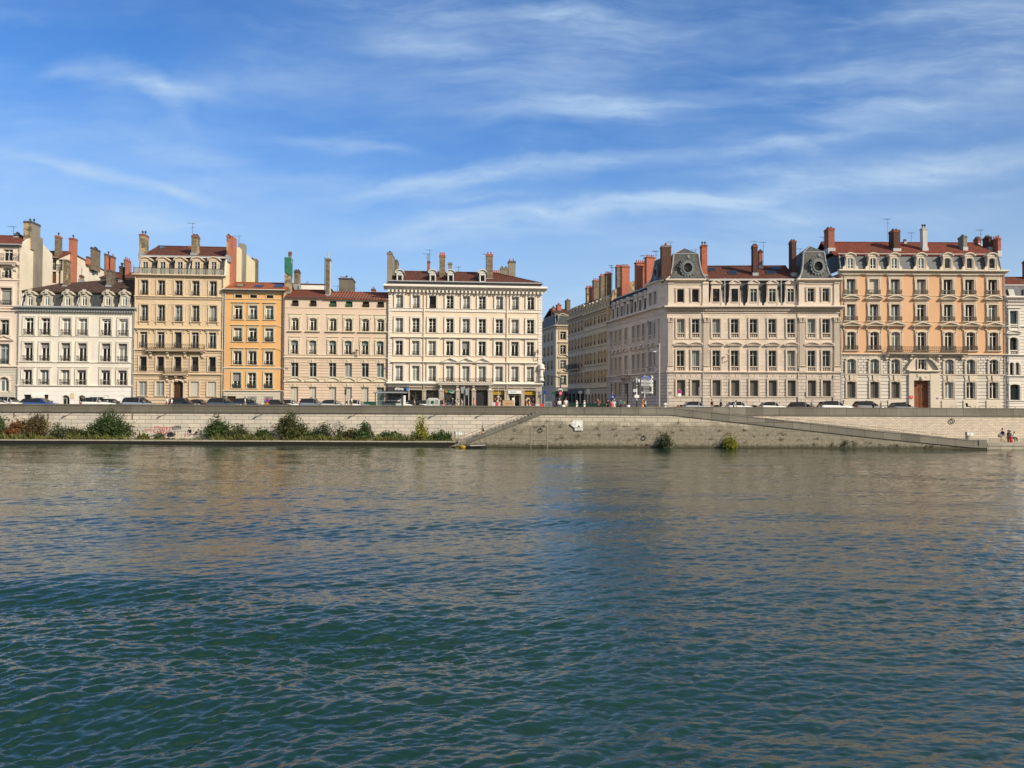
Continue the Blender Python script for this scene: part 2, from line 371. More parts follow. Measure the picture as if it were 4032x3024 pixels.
M['tile_red_smooth'] = tiles('plain red tiles', (0.190, 0.050, 0.028), .2, .2, .15)
M['rail_pale'] = plain('pale grey pole', (.42, .40, .38), .5, .1)
M['sign_shade'] = plain('off white sign', (.55, .56, .57), .6)
M['sign_pale_yellow'] = plain('pale yellow box', (.72, .62, .25), .6)
M['sign_violet'] = plain('blue violet sign', (.10, .06, .32), .5)
M['sign_dark_green'] = plain('dark green plastic', (.01, .09, .05), .5)
M['sign_dark_red'] = plain('dark red stripe', (.22, .02, .03), .6)
M['bank_grey'] = plain('pale grey plastic', (.50, .53, .50), .6)
M['kraft'] = plain('kraft board', (.50, .33, .19), .8)
M['taupe_dark'] = plain('dark maroon plastic', (.10, .05, .06), .7)
M['fence_green'] = plain('dark green fence paint', (.012, .05, .04), .6)
M['zinc_dim'] = plain('dull zinc', (.17, .19, .195), .55, .2)
M['zinc_mid'] = plain('grey zinc', (.30, .315, .33), .55, .2)
M['dormer_stone'] = stucco('weathered dormer stone', (.60, .555, .47), .2, .4, seed=44)
M['ladder'] = plain('stone coloured ladder', (0.375, 0.331, 0.263), .8)
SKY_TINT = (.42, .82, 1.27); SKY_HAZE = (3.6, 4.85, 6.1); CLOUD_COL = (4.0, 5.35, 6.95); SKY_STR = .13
SUN_TINT = (.98, .83, .61); SUN_FILL = (5.4, 4.8, 4.0)  # pale fill for the facades, put into the sky behind the viewer
WATER_A = (.0060, .029, .0205); WATER_B = (.0075, .033, .022); STEEP = .56; FARCALM = .52; BUMP = .6
# ================================================================ architecture kit
CACHE = {}
def cached(key, fn):
    k = repr(key)
    if k not in CACHE: CACHE[k] = fn()
    return CACHE[k]
def arch_pts(w, h, arch, rise, n=10):
    """outline of an opening head from right springing to left springing"""
    hw = w / 2
    if arch == 'flat': return [(hw, h), (-hw, h)]
    r = hw if arch == 'round' else (hw * hw + rise * rise) / (2 * rise)
    rise = hw if arch == 'round' else rise
    cz = h - r; a0 = math.asin(min(1, hw / r))
    return [(r * math.sin(a), cz + r * math.cos(a)) for a in [a0 - 2 * a0 * i / n for i in range(n + 1)]]
def opening(uc, z0, w, h, arch='flat', rise=.2, depth=.38): return dict(x0=uc - w / 2, x1=uc + w / 2, z0=z0, z1=z0 + h, w=w, h=h, uc=uc, arch=arch, rise=rise, depth=depth)
def wall_into(mb, x0, x1, z0, z1, holes, y=0.0):
    holes = [h for h in holes if h['x1'] > x0 and h['x0'] < x1 and h['z1'] > z0 and h['z0'] < z1]
    def q(v): return round(v, 4)
    xs = sorted({q(x0), q(x1)} | {q(max(x0, min(x1, h[k]))) for h in holes for k in ('x0', 'x1')})
    zs = sorted({q(z0), q(z1)} | {q(max(z0, min(z1, h[k]))) for h in holes for k in ('z0', 'z1')})
    for j in range(len(zs) - 1):
        run = None
        for i in range(len(xs)):
            solid = False
            if i < len(xs) - 1:
                cx, cz = (xs[i] + xs[i + 1]) / 2, (zs[j] + zs[j + 1]) / 2
                solid = not any(h['x0'] < cx < h['x1'] and h['z0'] < cz < h['z1'] for h in holes)
            if solid and run is None: run = xs[i]
            if not solid and run is not None:
                mb.quad((run, y, zs[j]), (xs[i], y, zs[j]), (xs[i], y, zs[j + 1]), (run, y, zs[j + 1])); run = None
    for h in holes:
        a, b, c, d, t = h['x0'], h['x1'], max(h['z0'], z0), min(h['z1'], z1), h['depth']
        pts = [(h['uc'] + p, h['z0'] + r) for p, r in arch_pts(h['w'], h['h'], h['arch'], h['rise'])]
        sp = pts[0][1]
        mb.quad((a, y, c), (a, y, sp), (a, y + t, sp), (a, y + t, c)); mb.quad((b, y, c), (b, y + t, c), (b, y + t, sp), (b, y, sp))
        mb.quad((a, y, c), (a, y + t, c), (b, y + t, c), (b, y, c))
        for p, r in zip(pts, pts[1:]): mb.quad((p[0], y, p[1]), (p[0], y + t, p[1]), (r[0], y + t, r[1]), (r[0], y, r[1]))
        if h['arch'] != 'flat':
            n = len(pts) // 2
            mb.poly([(b, y, d)] + [(p[0], y, p[1]) for p in pts[n::-1]][::1]) if False else None
            for p, r in zip(pts, pts[1:]): mb.quad((p[0], y, p[1]), (r[0], y, r[1]), (r[0], y, d), (p[0], y, d))
def pane_mesh(w, h, arch, rise, y):
    mb = MB(); mb.poly([(-w / 2, y, 0), (w / 2, y, 0)] + [(p, y, z) for p, z in arch_pts(w, h, arch, rise)]); return mb
def frame_mesh(w, h, arch, rise, y, pat, t=.065):
    mb = MB(); hw = w / 2; pts = arch_pts(w, h, arch, rise); sp = pts[0][1]; yf = y - .07
    mb.box(-hw, -hw + t, yf, y, 0, sp); mb.box(hw - t, hw, yf, y, 0, sp); mb.box(-hw + t, hw - t, yf, y, 0, t)
    if arch == 'flat': mb.box(-hw + t, hw - t, yf, y, h - t, h)
    else:
        k = 1 - t / hw
        for p, r in zip(pts, pts[1:]):
            pi, ri = (p[0] * k, p[1] - t), (r[0] * k, r[1] - t)
            mb.hexa([(p[0], yf, p[1]), (p[0], y, p[1]), (pi[0], y, pi[1]), (pi[0], yf, pi[1]), (r[0], yf, r[1]), (r[0], y, r[1]), (ri[0], y, ri[1]), (ri[0], yf, ri[1])])
    top = h - t; m = .052
    if pat in ('two', 'cross', 'grid', 'two_low', 'low_grid'): mb.box(-m, m, yf - .02, y, t, top)
    if pat in ('cross',): mb.box(-hw + t, hw - t, yf - .015, y - .005, h * .76, h * .76 + .09)
    if pat in ('two_low', 'low_grid'):
        mb.box(-hw + t, -m, yf + .01, y - .005, h * .3, h * .3 + .05); mb.box(m, hw - t, yf + .01, y - .005, h * .3, h * .3 + .05)
    if pat == 'two': mb.box(-hw + t, -m, yf + .02, y - .005, h * .74, h * .74 + .045); mb.box(m, hw - t, yf + .02, y - .005, h * .74, h * .74 + .045)
    if pat == 'grid':
        for k in (.26, .49, .72):
            mb.box(-hw + t, -m, yf + .02, y - .005, h * k, h * k + .045); mb.box(m, hw - t, yf + .02, y - .005, h * k, h * k + .045)
    for sx in (-1, 1):
        if pat != 'open':
            mb.box(min(sx * (hw - t), sx * (hw - t - .04)), max(sx * (hw - t), sx * (hw - t - .04)), yf + .02, y - .01, t, sp)
    return mb
def rail_mesh(w, h=.85, z=0.0, proj=.16, step=.115, orn=True, bar=.011, back=.0):
    """iron window guard: returns, top and bottom rails, balusters and a row of rings"""
    mb = MB(); hw = w / 2
    for zz, t in ((z + h - .035, .035), (z + .07, .025), (z + h * .74, .02)):
        mb.box(-hw, hw, -proj - .03, -proj, zz, zz + t)
        if back is not None and proj > .05:
            mb.box(-hw, -hw + .03, -proj, back, zz, zz + t); mb.box(hw - .03, hw, -proj, back, zz, zz + t)
    n = max(3, int(w / step))
    for i in range(n + 1):
        x = -hw + .015 + (w - .03) * i / n; mb.box(x - bar, x + bar, -proj - .026, -proj - .004, z + .095, z + h * .74)
    if orn:
        for i in range(n):
            x = -hw + .015 + (w - .03) * (i + .5) / n
            mb.box(x - .02, x + .02, -proj - .024, -proj - .006, z + h * .74 + .02, z + h - .035)
            if i % 2 == 0: mb.box(x - .05, x + .05, -proj - .02, -proj - .01, z + h * .3, z + h * .48)
    return mb
def surround_mesh(w, h, arch, rise, t=.17, p=.06, sill=.0, ears=False, step=True):
    p *= 1.5; mb = MB(); hw = w / 2; pts = arch_pts(w, h, arch, rise); sp = pts[0][1]
    z0 = -sill
    mb.box(-hw - t, -hw, -p, -.0, z0, sp); mb.box(hw, hw + t, -p, 0, z0, sp)
    if step:
        mb.box(-hw - t, -hw - t * .6, -p - .045, -p, z0, sp); mb.box(hw + t * .6, hw + t, -p - .045, -p, z0, sp)
    if arch == 'flat':
        mb.box(-hw - t, hw + t, -p, 0, h, h + t)
        if step: mb.box(-hw - t, hw + t, -p - .045, -p, h + t * .6, h + t)
    else:
        k = 1 + t / hw
        for a, b in zip(pts, pts[1:]):
            ao, bo = (a[0] * k, a[1] + t), (b[0] * k, b[1] + t)
            mb.hexa([(a[0], -p, a[1]), (a[0], 0, a[1]), (ao[0], 0, ao[1]), (ao[0], -p, ao[1]), (b[0], -p, b[1]), (b[0], 0, b[1]), (bo[0], 0, bo[1]), (bo[0], -p, bo[1])])
    if ears:
        for s in (-1, 1): mb.box(min(s * (hw + t), s * (hw + t + .08)), max(s * (hw + t), s * (hw + t + .08)), -p, 0, sp - .45, h + t)
    if sill:
        mb.box(-hw - t - .07, hw + t + .07, -p - .1, 0, z0 - .13, z0)
    return mb
MOULD = [(0, 0), (-.06, 0), (-.09, .28), (-.45, .45), (-.62, .55), (-1, .62), (-1, .86), (-.92, 1), (0, 1.04)]
def mould(h, p, z=0): return [(y * p, z + zz * h) for y, zz in MOULD]
def hood_mesh(kind, hw, z, h=.26, p=.28, ph=.5, frieze=0.0, brackets=False):
    mb = MB()
    if frieze: mb.box(-hw + p * .7, hw - p * .7, -.05, 0, z - frieze, z)
    mb.sweep(mould(h, p, z), -hw, hw)
    zt = z + h
    if kind == 'tri':
        for s in (-1, 1):
            a, b = (s * hw, zt), (0, zt + ph)
            mb.hexa([(a[0], -p, a[1] - .0), (a[0], 0, a[1]), (b[0], 0, b[1]), (b[0], -p, b[1]), (a[0], -p, a[1] + .14), (a[0], 0, a[1] + .14), (b[0], 0, b[1] + .17), (b[0], -p, b[1] + .17)])
        mb.poly([(-hw, -.07, zt), (hw, -.07, zt), (0, -.07, zt + ph)])
    if kind == 'arc':
        n = 12; w = hw * 1.0; r = (w * w + ph * ph) / (2 * ph); cz = zt + ph - r; a0 = math.asin(w / r)
        pts = [(r * math.sin(-a0 + 2 * a0 * i / n), cz + r * math.cos(-a0 + 2 * a0 * i / n)) for i in range(n + 1)]
        for a, b in zip(pts, pts[1:]):
            mb.hexa([(a[0], -p, a[1]), (a[0], 0, a[1]), (b[0], 0, b[1]), (b[0], -p, b[1]), (a[0] * 1.02, -p, a[1] + .15), (a[0] * 1.02, 0, a[1] + .15), (b[0] * 1.02, 0, b[1] + .15), (b[0] * 1.02, -p, b[1] + .15)])
        mb.poly([(x, -.07, zz) for x, zz in pts])
        if brackets: mb.ell((0, -.1, zt + ph * .45), .2, .07, ph * .35, 8, 4)
    if brackets:
        for s in (-1, 1): mb.prism_x([(0, z - .5), (-.08, z - .5), (-.16, z - .38), (-.1, z - .22), (-p * .8, z - .06), (-p * .8, z), (0, z)], s * (hw - .3) - .075, s * (hw - .3) + .075)
    return mb
def balusters_mesh(w, h=.95, dep=.22):
    mb = MB(); n = max(4, int(w / .24)); mb.box(-w / 2, w / 2, -.1, dep, -.16, .1); mb.box(-w / 2, w / 2, -.12, dep, h - .13, h)
    for i in range(n):
        x = -w / 2 + w * (i + .5) / n
        mb.lathe([(.045, .13), (.05, .2), (.075, .32), (.045, .5), (.035, h - .3), (.06, h - .15)], (x, .06, 0), 8)
    return mb
def blind_mesh(w, h, frac, y, slats=8):
    mb = MB(); z0 = h * (1 - frac); n = max(2, int(slats * frac) + 2)
    for i in range(n):
        a = z0 + (h - z0) * i / n; b = z0 + (h - z0) * (i + 1) / n
        mb.quad((-w / 2 + .02, y - .015, a), (w / 2 - .02, y - .015, a), (w / 2 - .02, y + .01, b), (-w / 2 + .02, y + .01, b))
    mb.box(-w / 2 + .02, w / 2 - .02, y - .05, y + .01, z0 - .06, z0)
    return mb
def shutter_mesh(w, h, y, n=2):
    mb = MB(); lw = w / n
    for k in range(n):
        a = -w / 2 + k * lw + .015; b = a + lw - .03
        mb.box(a, b, y - .03, y, .02, h - .02)
        for q in range(3):
            x = a + (b - a) * (q + .5) / 3; mb.box(x - .02, x + .02, y - .05, y - .03, .04, h - .04)
    return mb
def window(parent, o, pat='cross', frame='white_paint', pane='glass', rail=None, sur=None, hood=None, blind=None, shut=None, bal=None, sill=None, plants=False, extra=None, label=None):
    """o: opening. returns the window part; its glass, guard, surround, hood, blind hang under it"""
    w, h, arch, rise = o['w'], o['h'], o['arch'], o['rise']; w, h = round(w, 2), round(h, 2); y = o['depth'] - .03
    if pane == 'glass' and not shut and pat != 'open':
        q = rnd.random()
        if q < .14: pane = 'glass_curtain'
        elif q < .2: pane = 'glass_teal'
        if not blind and frame == 'white_paint' and arch == 'flat' and rnd.random() < .10: blind = ('blind', rnd.choice((.2, .35, .5)))
    fm = cached(('f', w, h, arch, rise, y, pat, frame), lambda: frame_mesh(w, h, arch, rise, y, pat).mesh('window', M[frame]))
    W_ = link('window', fm, parent, (o['uc'], o.get('y', 0), o['z0']))
    if label: W_['label'] = label
    if not (shut and shut[1] >= 1): link('pane', cached(('p', w, h, arch, rise, y, pane), lambda: pane_mesh(w, h, arch, rise, y - .02).mesh('pane', M[pane])), W_)
    if shut: link('shutter', cached(('s', w, h, y, shut), lambda: shutter_mesh(w, h * shut[1], y - .1 if shut[1] < 1 else y - .06).mesh('shutter', M[shut[0]])), W_)
    if blind: link('blind', cached(('b', w, h, y, blind), lambda: blind_mesh(w, h, blind[1], y - .1).mesh('blind', M[blind[0]])), W_)
    if rail:
        rl = link('railing', cached(('r', w, rail), lambda: rail_mesh(w + rail[1], rail[2], 0.0, rail[3], rail[4], len(rail) < 6).mesh('railing', M[rail[0]])), W_)
    if sur: link('surround', cached(('u', w, h, arch, rise, sur), lambda: surround_mesh(w, h, arch, rise, *sur[1:]).mesh('surround', M[sur[0]])), W_)
    if hood: link('pediment' if hood[1] != 'flat' else 'hood', cached(('h', w, h, hood), lambda: hood_mesh(hood[1], w / 2 + hood[2], h + hood[3], *hood[4:]).mesh('hood', M[hood[0]])), W_)
    if bal: link('balustrade', cached(('l', w, bal), lambda: balusters_mesh(w + bal[1], bal[2]).mesh('balustrade', M[bal[0]])), W_)
    if sill: link('sill', cached(('i', w, sill), lambda: sill_mesh(w, sill).mesh('sill', M[sill[0]])), W_)
    if plants: link('window_box', cached(('pl', w), lambda: plants_mesh(w)), W_)
    return W_
def sill_mesh(w, sill):
    mb = MB(); hw = w / 2 + sill[1]; mb.sweep(mould(sill[2], sill[3], -sill[2]), -hw, hw)
    if len(sill) > 4:
        for s in (-1, 1): mb.prism_x([(0, -sill[2]), (-sill[3] * .8, -sill[2]), (-sill[3] * .4, -sill[2] - .3), (0, -sill[2] - .42)], s * hw * .78 - .07, s * hw * .78 + .07)
    return mb
def plants_mesh(w):
    mb = MB(); mb.box(-w / 2 + .08, w / 2 - .08, -.2, -.02, .25, .42); mb.mi = 1
    r = random.Random(5)
    for i in range(90): leaf(mb, (r.uniform(-w / 2, w / 2), r.uniform(-.3, 0), r.uniform(.4, .72)), .09, r)
    return mb.mesh('window_box', [M['zinc_dark'], M['leaf_dark']])
def leaf(mb, c, s, r, up=.3):
    a = Vector((r.gauss(0, 1), r.gauss(0, 1), r.gauss(0, 1) + up)).normalized(); b = a.orthogonal().normalized()
    b = (Matrix.Rotation(r.uniform(0, 6.28), 3, a) @ b); t = a.cross(b); c = Vector(c)
    mb.quad(c - b * s * .9, c - t * s * .42, c + b * s, c + t * s * .42)
def band(parent, name, mat, x0, x1, z, h, p, dent=None, ends=True, y=0.0):
    """moulded course across a facade; dent=(width, gap, height, depth) adds a row of dentils below it"""
    mb = MB(); mb.sweep([(yy + y, zz) for yy, zz in mould(h, p, z)], x0 - (p * .5 if ends else 0), x1 + (p * .5 if ends else 0))
    if dent:
        dw, dg, dh, dd = dent; n = int((x1 - x0) / (dw + dg))
        for i in range(n):
            x = x0 + (x1 - x0) * (i + .5) / n; mb.box(x - dw / 2, x + dw / 2, y - dd, y, z - dh, z - .003)
    return mb.build(name, M[mat], parent)
def flat_band(parent, name, mat, x0, x1, z0, z1, p):
    mb = MB(); mb.box(x0, x1, -p, 0, z0, z1); return mb.build(name, M[mat], parent)
def bx(parent, name, mat, *a):
    mb = MB(); mb.box(*a); return mb.build(name, M[mat], parent)
def pot_mesh(kind):
    mb = MB()
    if kind == 'clay': mb.lathe([(.13, 0), (.15, .04), (.105, .1), (.095, .32), (.125, .36), (.11, .4)], n=8)
    elif kind == 'cowl': mb.lathe([(.07, 0), (.07, .35), (.15, .36), (.16, .5), (.05, .62)], n=8)
    elif kind == 'pipe': mb.lathe([(.08, 0), (.08, 1.0), (.1, 1.0), (.1, 1.05)], n=8)
    elif kind == 'mitre': mb.prism([(-.28, 0), (.28, 0), (0, .34)], -.22, .22)
    return mb
POTMAT = dict(clay='clay_pot', cowl='dark_pot', pipe='zinc', mitre='dark_pot')
def chimney(parent, fr, k, x0, x1, yt, yb, dep, th, mat, pots=3, kind='clay', cap='zinc_dark', side=None, zmin=None, label=None, flash=True):
    """front face given by picture points of zoom k, standing at local depth dep"""
    pa, pb = P(k, x0, yt), P(k, x1, yt); pc = P(k, (x0 + x1) / 2, yb)
    if (pa[0] + pb[0]) / 2 < CX: u0 = fr.L(*pa, dep)[0]; u1 = fr.L(*pb, dep + th)[0]
    else: u0 = fr.L(*pa, dep + th)[0]; u1 = fr.L(*pb, dep)[0]
    if u1 - u0 < .25: u1 = u0 + .25
    zt = fr.W(*pa, dep); zb = fr.W(*pc, dep) - .8 if zmin is None else zmin
    mb = MB(); mb.box(u0, u1, dep, dep + th, zb, zt - .12)
    if side:
        mb.mi = 1; mb.box(u1 - .0, u1 + .012, dep, dep + th, zb, zt - .12)
    mb.mi = 2; mb.box(u0 - .07, u1 + .07, dep - .07, dep + th + .07, zt - .32, zt - .2); mb.box(u0 - .04, u1 + .04, dep - .04, dep + th + .04, zt - .12, zt - .03)
    if flash: mb.mi = 3; mb.box(u0 - .1, u1 + .1, dep - .1, dep + th + .05, zb, zb + .92)
    c = mb.build('chimney', [M[mat], M[side or mat], M[mat if cap == 'same' else cap if cap else mat], M['zinc']], parent)
    if label: c['label'] = label
    if pots:
        pm = cached(('pot', kind), lambda: pot_mesh(kind).mesh('pot', M[POTMAT[kind]]))
        for i in range(pots):
            long = th > (u1 - u0)
            q = (i + .5) / pots
            link('pot', pm, c, ((u0 + u1) / 2 if long and pots > 2 else u0 + (u1 - u0) * q, dep + th * q if long and pots > 2 else dep + th / 2, zt - .03))
    return c
def antenna(parent, fr, k, x, yt, yb, dep, yagi=True):
    u, zt = fr.L(*P(k, x, yt), dep); zb = fr.W(*P(k, x, yb), dep) - .5
    mb = MB(); mb.tube([(u, dep, zb), (u, dep, zt)], .03, 5)
    if yagi:
        mb.tube([(u - .7, dep - .2, zt - .1), (u + .4, dep + .15, zt - .1)], .018, 4)
        for i in range(6): x = u - .65 + i * .19; mb.tube([(x, dep - .5 - .02 * i, zt - .1), (x, dep + .25 + .02 * i, zt - .1)], .01, 4)
        mb.tube([(u - .3, dep, zt - .7), (u + .3, dep, zt - .7)], .014, 4)
    return mb.build('antenna', M['antenna'], parent)
def dormer_mesh(kind, w, h, ow, oz, oh, arch, rise, back=1.5, scroll=.0):
    mb = MB(); hw = w / 2; ho = ow / 2; top = oz + oh
    mb.box(-hw, -ho, 0, back, 0, h); mb.box(ho, hw, 0, back, 0, h); mb.box(-ho, ho, 0, back * .3, 0, oz)
    pts = arch_pts(ow, oh, arch, rise)
    for a, b in zip(pts, pts[1:]):
        mb.hexa([(a[0], 0, a[1] + oz), (a[0], .25, a[1] + oz), (a[0], .25, h), (a[0], 0, h), (b[0], 0, b[1] + oz), (b[0], .25, b[1] + oz), (b[0], .25, h), (b[0], 0, h)])
    mb.box(-ho, ho, .25, back, h - .05, h)
    mb.box(-ho - .08, ho + .08, -.1, 0, oz - .1, oz)
    for s in (-1, 1): mb.box(min(s * ho, s * (ho + .11)), max(s * ho, s * (ho + .11)), -.05, 0, oz, pts[0][1] + oz)
    if kind == 'tri':
        mb.sweep(mould(.16, .22, h), -hw - .16, hw + .16); z = h + .165
        for s in (-1, 1):
            a, b = (s * (hw + .16), z), (0, z + .46)
            mb.hexa([(a[0], -.22, a[1]), (a[0], back, a[1]), (b[0], back, b[1]), (b[0], -.22, b[1]), (a[0], -.22, a[1] + .13), (a[0], back, a[1] + .13), (b[0], back, b[1] + .15), (b[0], -.22, b[1] + .15)])
        mb.poly([(-hw - .1, -.05, z), (hw + .1, -.05, z), (0, -.05, z + .46)])
    if kind in ('arc', 'arc_key'):
        n = 10; ww = hw + .2; ph = .42; r = (ww * ww + ph * ph) / (2 * ph); cz = h + ph - r; a0 = math.asin(ww / r)
        pts2 = [(r * math.sin(-a0 + 2 * a0 * i / n), cz + r * math.cos(-a0 + 2 * a0 * i / n)) for i in range(n + 1)]
        for a, b in zip(pts2, pts2[1:]):
            mb.hexa([(a[0], -.22, a[1]), (a[0], back, a[1]), (b[0], back, b[1]), (b[0], -.22, b[1]), (a[0], -.22, a[1] + .16), (a[0], back, a[1] + .16), (b[0], back, b[1] + .16), (b[0], -.22, b[1] + .16)])
        mb.poly([(x, -.04, z) for x, z in pts2])
        if kind == 'arc_key': mb.box(-.17, .17, -.3, .1, h + .1, h + .72)
    if scroll:
        for s in (-1, 1):
            pr = [(0, 0), (scroll * 1.15, 0), (scroll * 1.25, .26), (scroll * 1.0, .5), (scroll * .5, .6), (scroll * .25, h * .5), (scroll * .2, h * .72), (0, h * .8)]
            mb.prism([(s * (hw + x), z) for x, z in pr][::s], -.08, .22)
    return mb
def dormer(parent, uc, dep, z0, kind, w, h, ow, oz, oh, mat, arch='flat', rise=.15, pat='cross', frame='white_paint', pane='glass', scroll=0.0, back=1.5):
    args = (kind, round(w, 2), round(h, 2), round(ow, 2), round(oz, 2), round(oh, 2), arch, rise, back, scroll)
    d = link('dormer', cached(('d', args, mat), lambda: dormer_mesh(*args).mesh('dormer', M[mat])), parent, (uc, dep, z0))
    o = opening(0, oz, round(ow, 2), round(oh, 2), arch, rise, .2)
    link('frame', cached(('df', args, pat, frame), lambda: frame_mesh(o['w'], o['h'], arch, rise, .17, pat).mesh('frame', M[frame])), d, (0, 0, oz))
    link('pane', cached(('dp', args, pane), lambda: pane_mesh(o['w'], o['h'], arch, rise, .15).mesh('pane', M[pane])), d, (0, 0, oz))
    return d
def balcony(parent, x0, x1, z, depth, mat, rail_mat, h=.95, t=.2, cons=(), back=0.0, glassy=None):
    """stone slab on consoles with an iron railing"""
    mb = MB(); mb.prism_x([(back, z - t), (-depth + .15, z - t), (-depth, z - t * .45), (-depth - .05, z - t * .4), (-depth - .05, z), (back, z)], x0, x1)
    b = mb.build('balcony', M[mat], parent)
    r = MB(); w = x1 - x0
    if glassy:
        r.box(x0, x1, -depth - .01, -depth + .01, z + .06, z + h - .05)
        r.box(x0, x0 + .02, -depth, back, z + .06, z + h - .05); r.box(x1 - .02, x1, -depth, back, z + .06, z + h - .05)
        r.build('glass_panel', M[glassy], b)
        r = MB(); n = int(w / 1.2)
        for i in range(n + 1): x = x0 + w * i / n; r.box(x - .025, x + .025, -depth - .04, -depth - .012, z, z + h)
        r.box(x0, x1, -depth - .04, -depth - .012, z + h - .05, z + h)
    else:
        q = rail_mesh(w, h, z, depth, .13, back=back); r.add([(v[0] + (x0 + x1) / 2, v[1], v[2]) for v in q.v], q.f)
        n = int((depth + back) / .14)
        for i in range(1, n):
            y = -depth + i * .14
            for x in (x0 + .01, x1 - .03): r.box(x, x + .02, y, y + .02, z + .06, z + h * .75)
    r.build('railing', M[rail_mat], b)
    for c in cons:
        k = MB(); k.prism_x([(0, z - t - .85), (-.12, z - t - .85), (-.3, z - t - .62), (-.22, z - t - .4), (-depth * .75, z - t - .16), (-depth * .8, z - t), (0, z - t)], c - .16, c + .16)
        k.build('console', M[mat], b)
    return b
def pipe(parent, x, z0, z1, mat='zinc', y=-.12, r=.055):
    mb = MB(); mb.tube([(x, y, z0), (x, y, z1)], r, 8)
    z = z0 + 1
    while z < z1: mb.cyl((x, y, z), r * 1.35, .08, 8); z += 3.1
    return mb.build('drainpipe', M[mat], parent)
def skylight(parent, fr, k, pts, dep_of, slope, mat='glass_teal'):
    """pts: picture corners bl, br, tr, tl lying on a roof plane z = z_e + (y - y_e) * slope; dep_of=(y_e, z_e)"""
    ye, ze = dep_of; n = Vector((0, slope, -1)); out = []
    for p in pts:
        e = fr.R @ (EYE - fr.o); d = fr.R @ ray(*P(k, *p)); e0 = Vector((0, ye, ze))
        t = n.dot(e0 - e) / n.dot(d); out.append(e + d * t)
    c = sum(out, Vector()) / 4; up = Vector((0, -slope, 1)).normalized(); mb = MB()
    mb.hexa([p + (p - c) * .14 - up * .03 for p in out] + [p + (p - c) * .14 + up * .10 for p in out]); o = mb.build('skylight', M['zinc_dark'], parent)
    mb = MB(); mb.poly([p + up * .115 for p in out]); mb.build('pane', M[mat], o); return o
def text_mesh(body, size, depth=.01, bold=False):
    cu = bpy.data.curves.new('lettering', 'FONT'); cu.body = body; cu.size = size; cu.extrude = depth; cu.align_x = 'CENTER'; cu.align_y = 'CENTER'
    if bold: cu.offset = size * .02
    o = bpy.data.objects.new('lettering', cu); COL.objects.link(o)
    dg = bpy.context.evaluated_depsgraph_get(); me = bpy.data.meshes.new_from_object(o.evaluated_get(dg)); bpy.data.objects.remove(o)
    me.transform(Matrix.Rotation(PI / 2, 4, 'X')); return me
def lettering(parent, body, size, mat, loc, name='lettering', rz=0, depth=.01, bold=False):
    me = text_mesh(body, size, depth, bold); me.materials.clear(); me.materials.append(M[mat]); return link(name, me, parent, loc, rz)
M['leaf_dark'] = plain('dark green leaves', (.035, .07, .018), .6, var=.5, scale=3)
class Bld:
    def __init__(s, base, name, label, k, xl, xr, y, cat='building', group=None):
        s.fr = base.sub(base.U(*P(k, xl, y))); s.w = s.fr.U(*P(k, xr, y)); s.k = k
        s.e = thing(name, label, cat, s.fr.o, s.fr.a, group)
    def u(s, k, x, y, d=0): return s.fr.U(*P(k, x, y), d)
    def z(s, k, x, y, d=0): return s.fr.W(*P(k, x, y), d)
    def row(s, k, xs, yt, yb, w=None, arch='flat', rise=.2, depth=.38, xr=None):
        """openings of one storey: picture x of each centre and the shared picture heights of head and foot"""
        xm = sum(xs) / len(xs); zt, zb = s.z(k, xm, yt), s.z(k, xm, yb)
        return [opening(s.u(k, x, (yt + yb) / 2), zb, w, zt - zb, arch, rise, depth) for x in xs]
    def wall(s, mats, z0, z1, holes, x0=0.0, x1=None, depth=12, sides=True, name='wall', y=0.0):
        x1 = s.w if x1 is None else x1; mb = MB(); wall_into(mb, x0, x1, z0, z1, holes, y)
        if sides:
            mb.quad((x0, y, z0), (x0, y, z1), (x0, depth, z1), (x0, depth, z0)); mb.quad((x1, y, z0), (x1, depth, z0), (x1, depth, z1), (x1, y, z1))
            mb.quad((x0, depth, z0), (x0, depth, z1), (x1, depth, z1), (x1, depth, z0))
        return mb.build(name, M[mats], s.e)
    def chim(s, k, x0, x1, yt, yb, dep, th, mat, *a, **kw): return chimney(s.e, s.fr, k, x0, x1, yt, yb, dep, th, mat, *a, **kw)
    def ant(s, k, x, yt, yb, dep, yagi=True): return antenna(s.e, s.fr, k, x, yt, yb, dep, yagi)
    def band(s, k, x, y, h, p, mat, name='string_course', dent=None, x0=0.0, x1=None):
        return band(s.e, name, mat, x0, s.w if x1 is None else x1, s.z(k, x, y), h, p, dent)
def two_slope(e, x0, x1, y0, z0, yr, zr, yb, zb, mat, t=.15, over=.3, gutter='zinc_dark', ends=None):
    """front and back roof slopes with thickness and a front gutter"""
    mb = MB(); sl = (zr - z0) / (yr - y0); yo, zo = y0 - over, z0 - over * sl
    mb.quad((x0, yo, zo), (x1, yo, zo), (x1, yr, zr), (x0, yr, zr)); mb.quad((x0, yr, zr), (x1, yr, zr), (x1, yb, zb), (x0, yb, zb))
    mb.quad((x0, yo, zo - t), (x0, yo, zo), (x1, yo, zo), (x1, yo, zo - t)); mb.quad((x0, yo, zo - t), (x1, yo, zo - t), (x1, y0 + .1, zo - t), (x0, y0 + .1, zo - t))
    for x in (x0, x1): mb.poly([(x, yo, zo - t), (x, yo, zo), (x, yr, zr), (x, yb, zb), (x, yb, zb - t), (x, yr, zr - t)])
    o = mb.build('roof', M[mat], e)
    if gutter:
        g = MB(); g.tube([(x0, yo - .07, zo - .06), (x1, yo - .07, zo - .06)], .085, 8); g.build('gutter', M[gutter], o)
    r = MB(); r.tube([(x0, yr, zr + .02), (x1, yr, zr + .02)], .11, 6); r.build('ridge_tiles', M[mat], o)
    return o
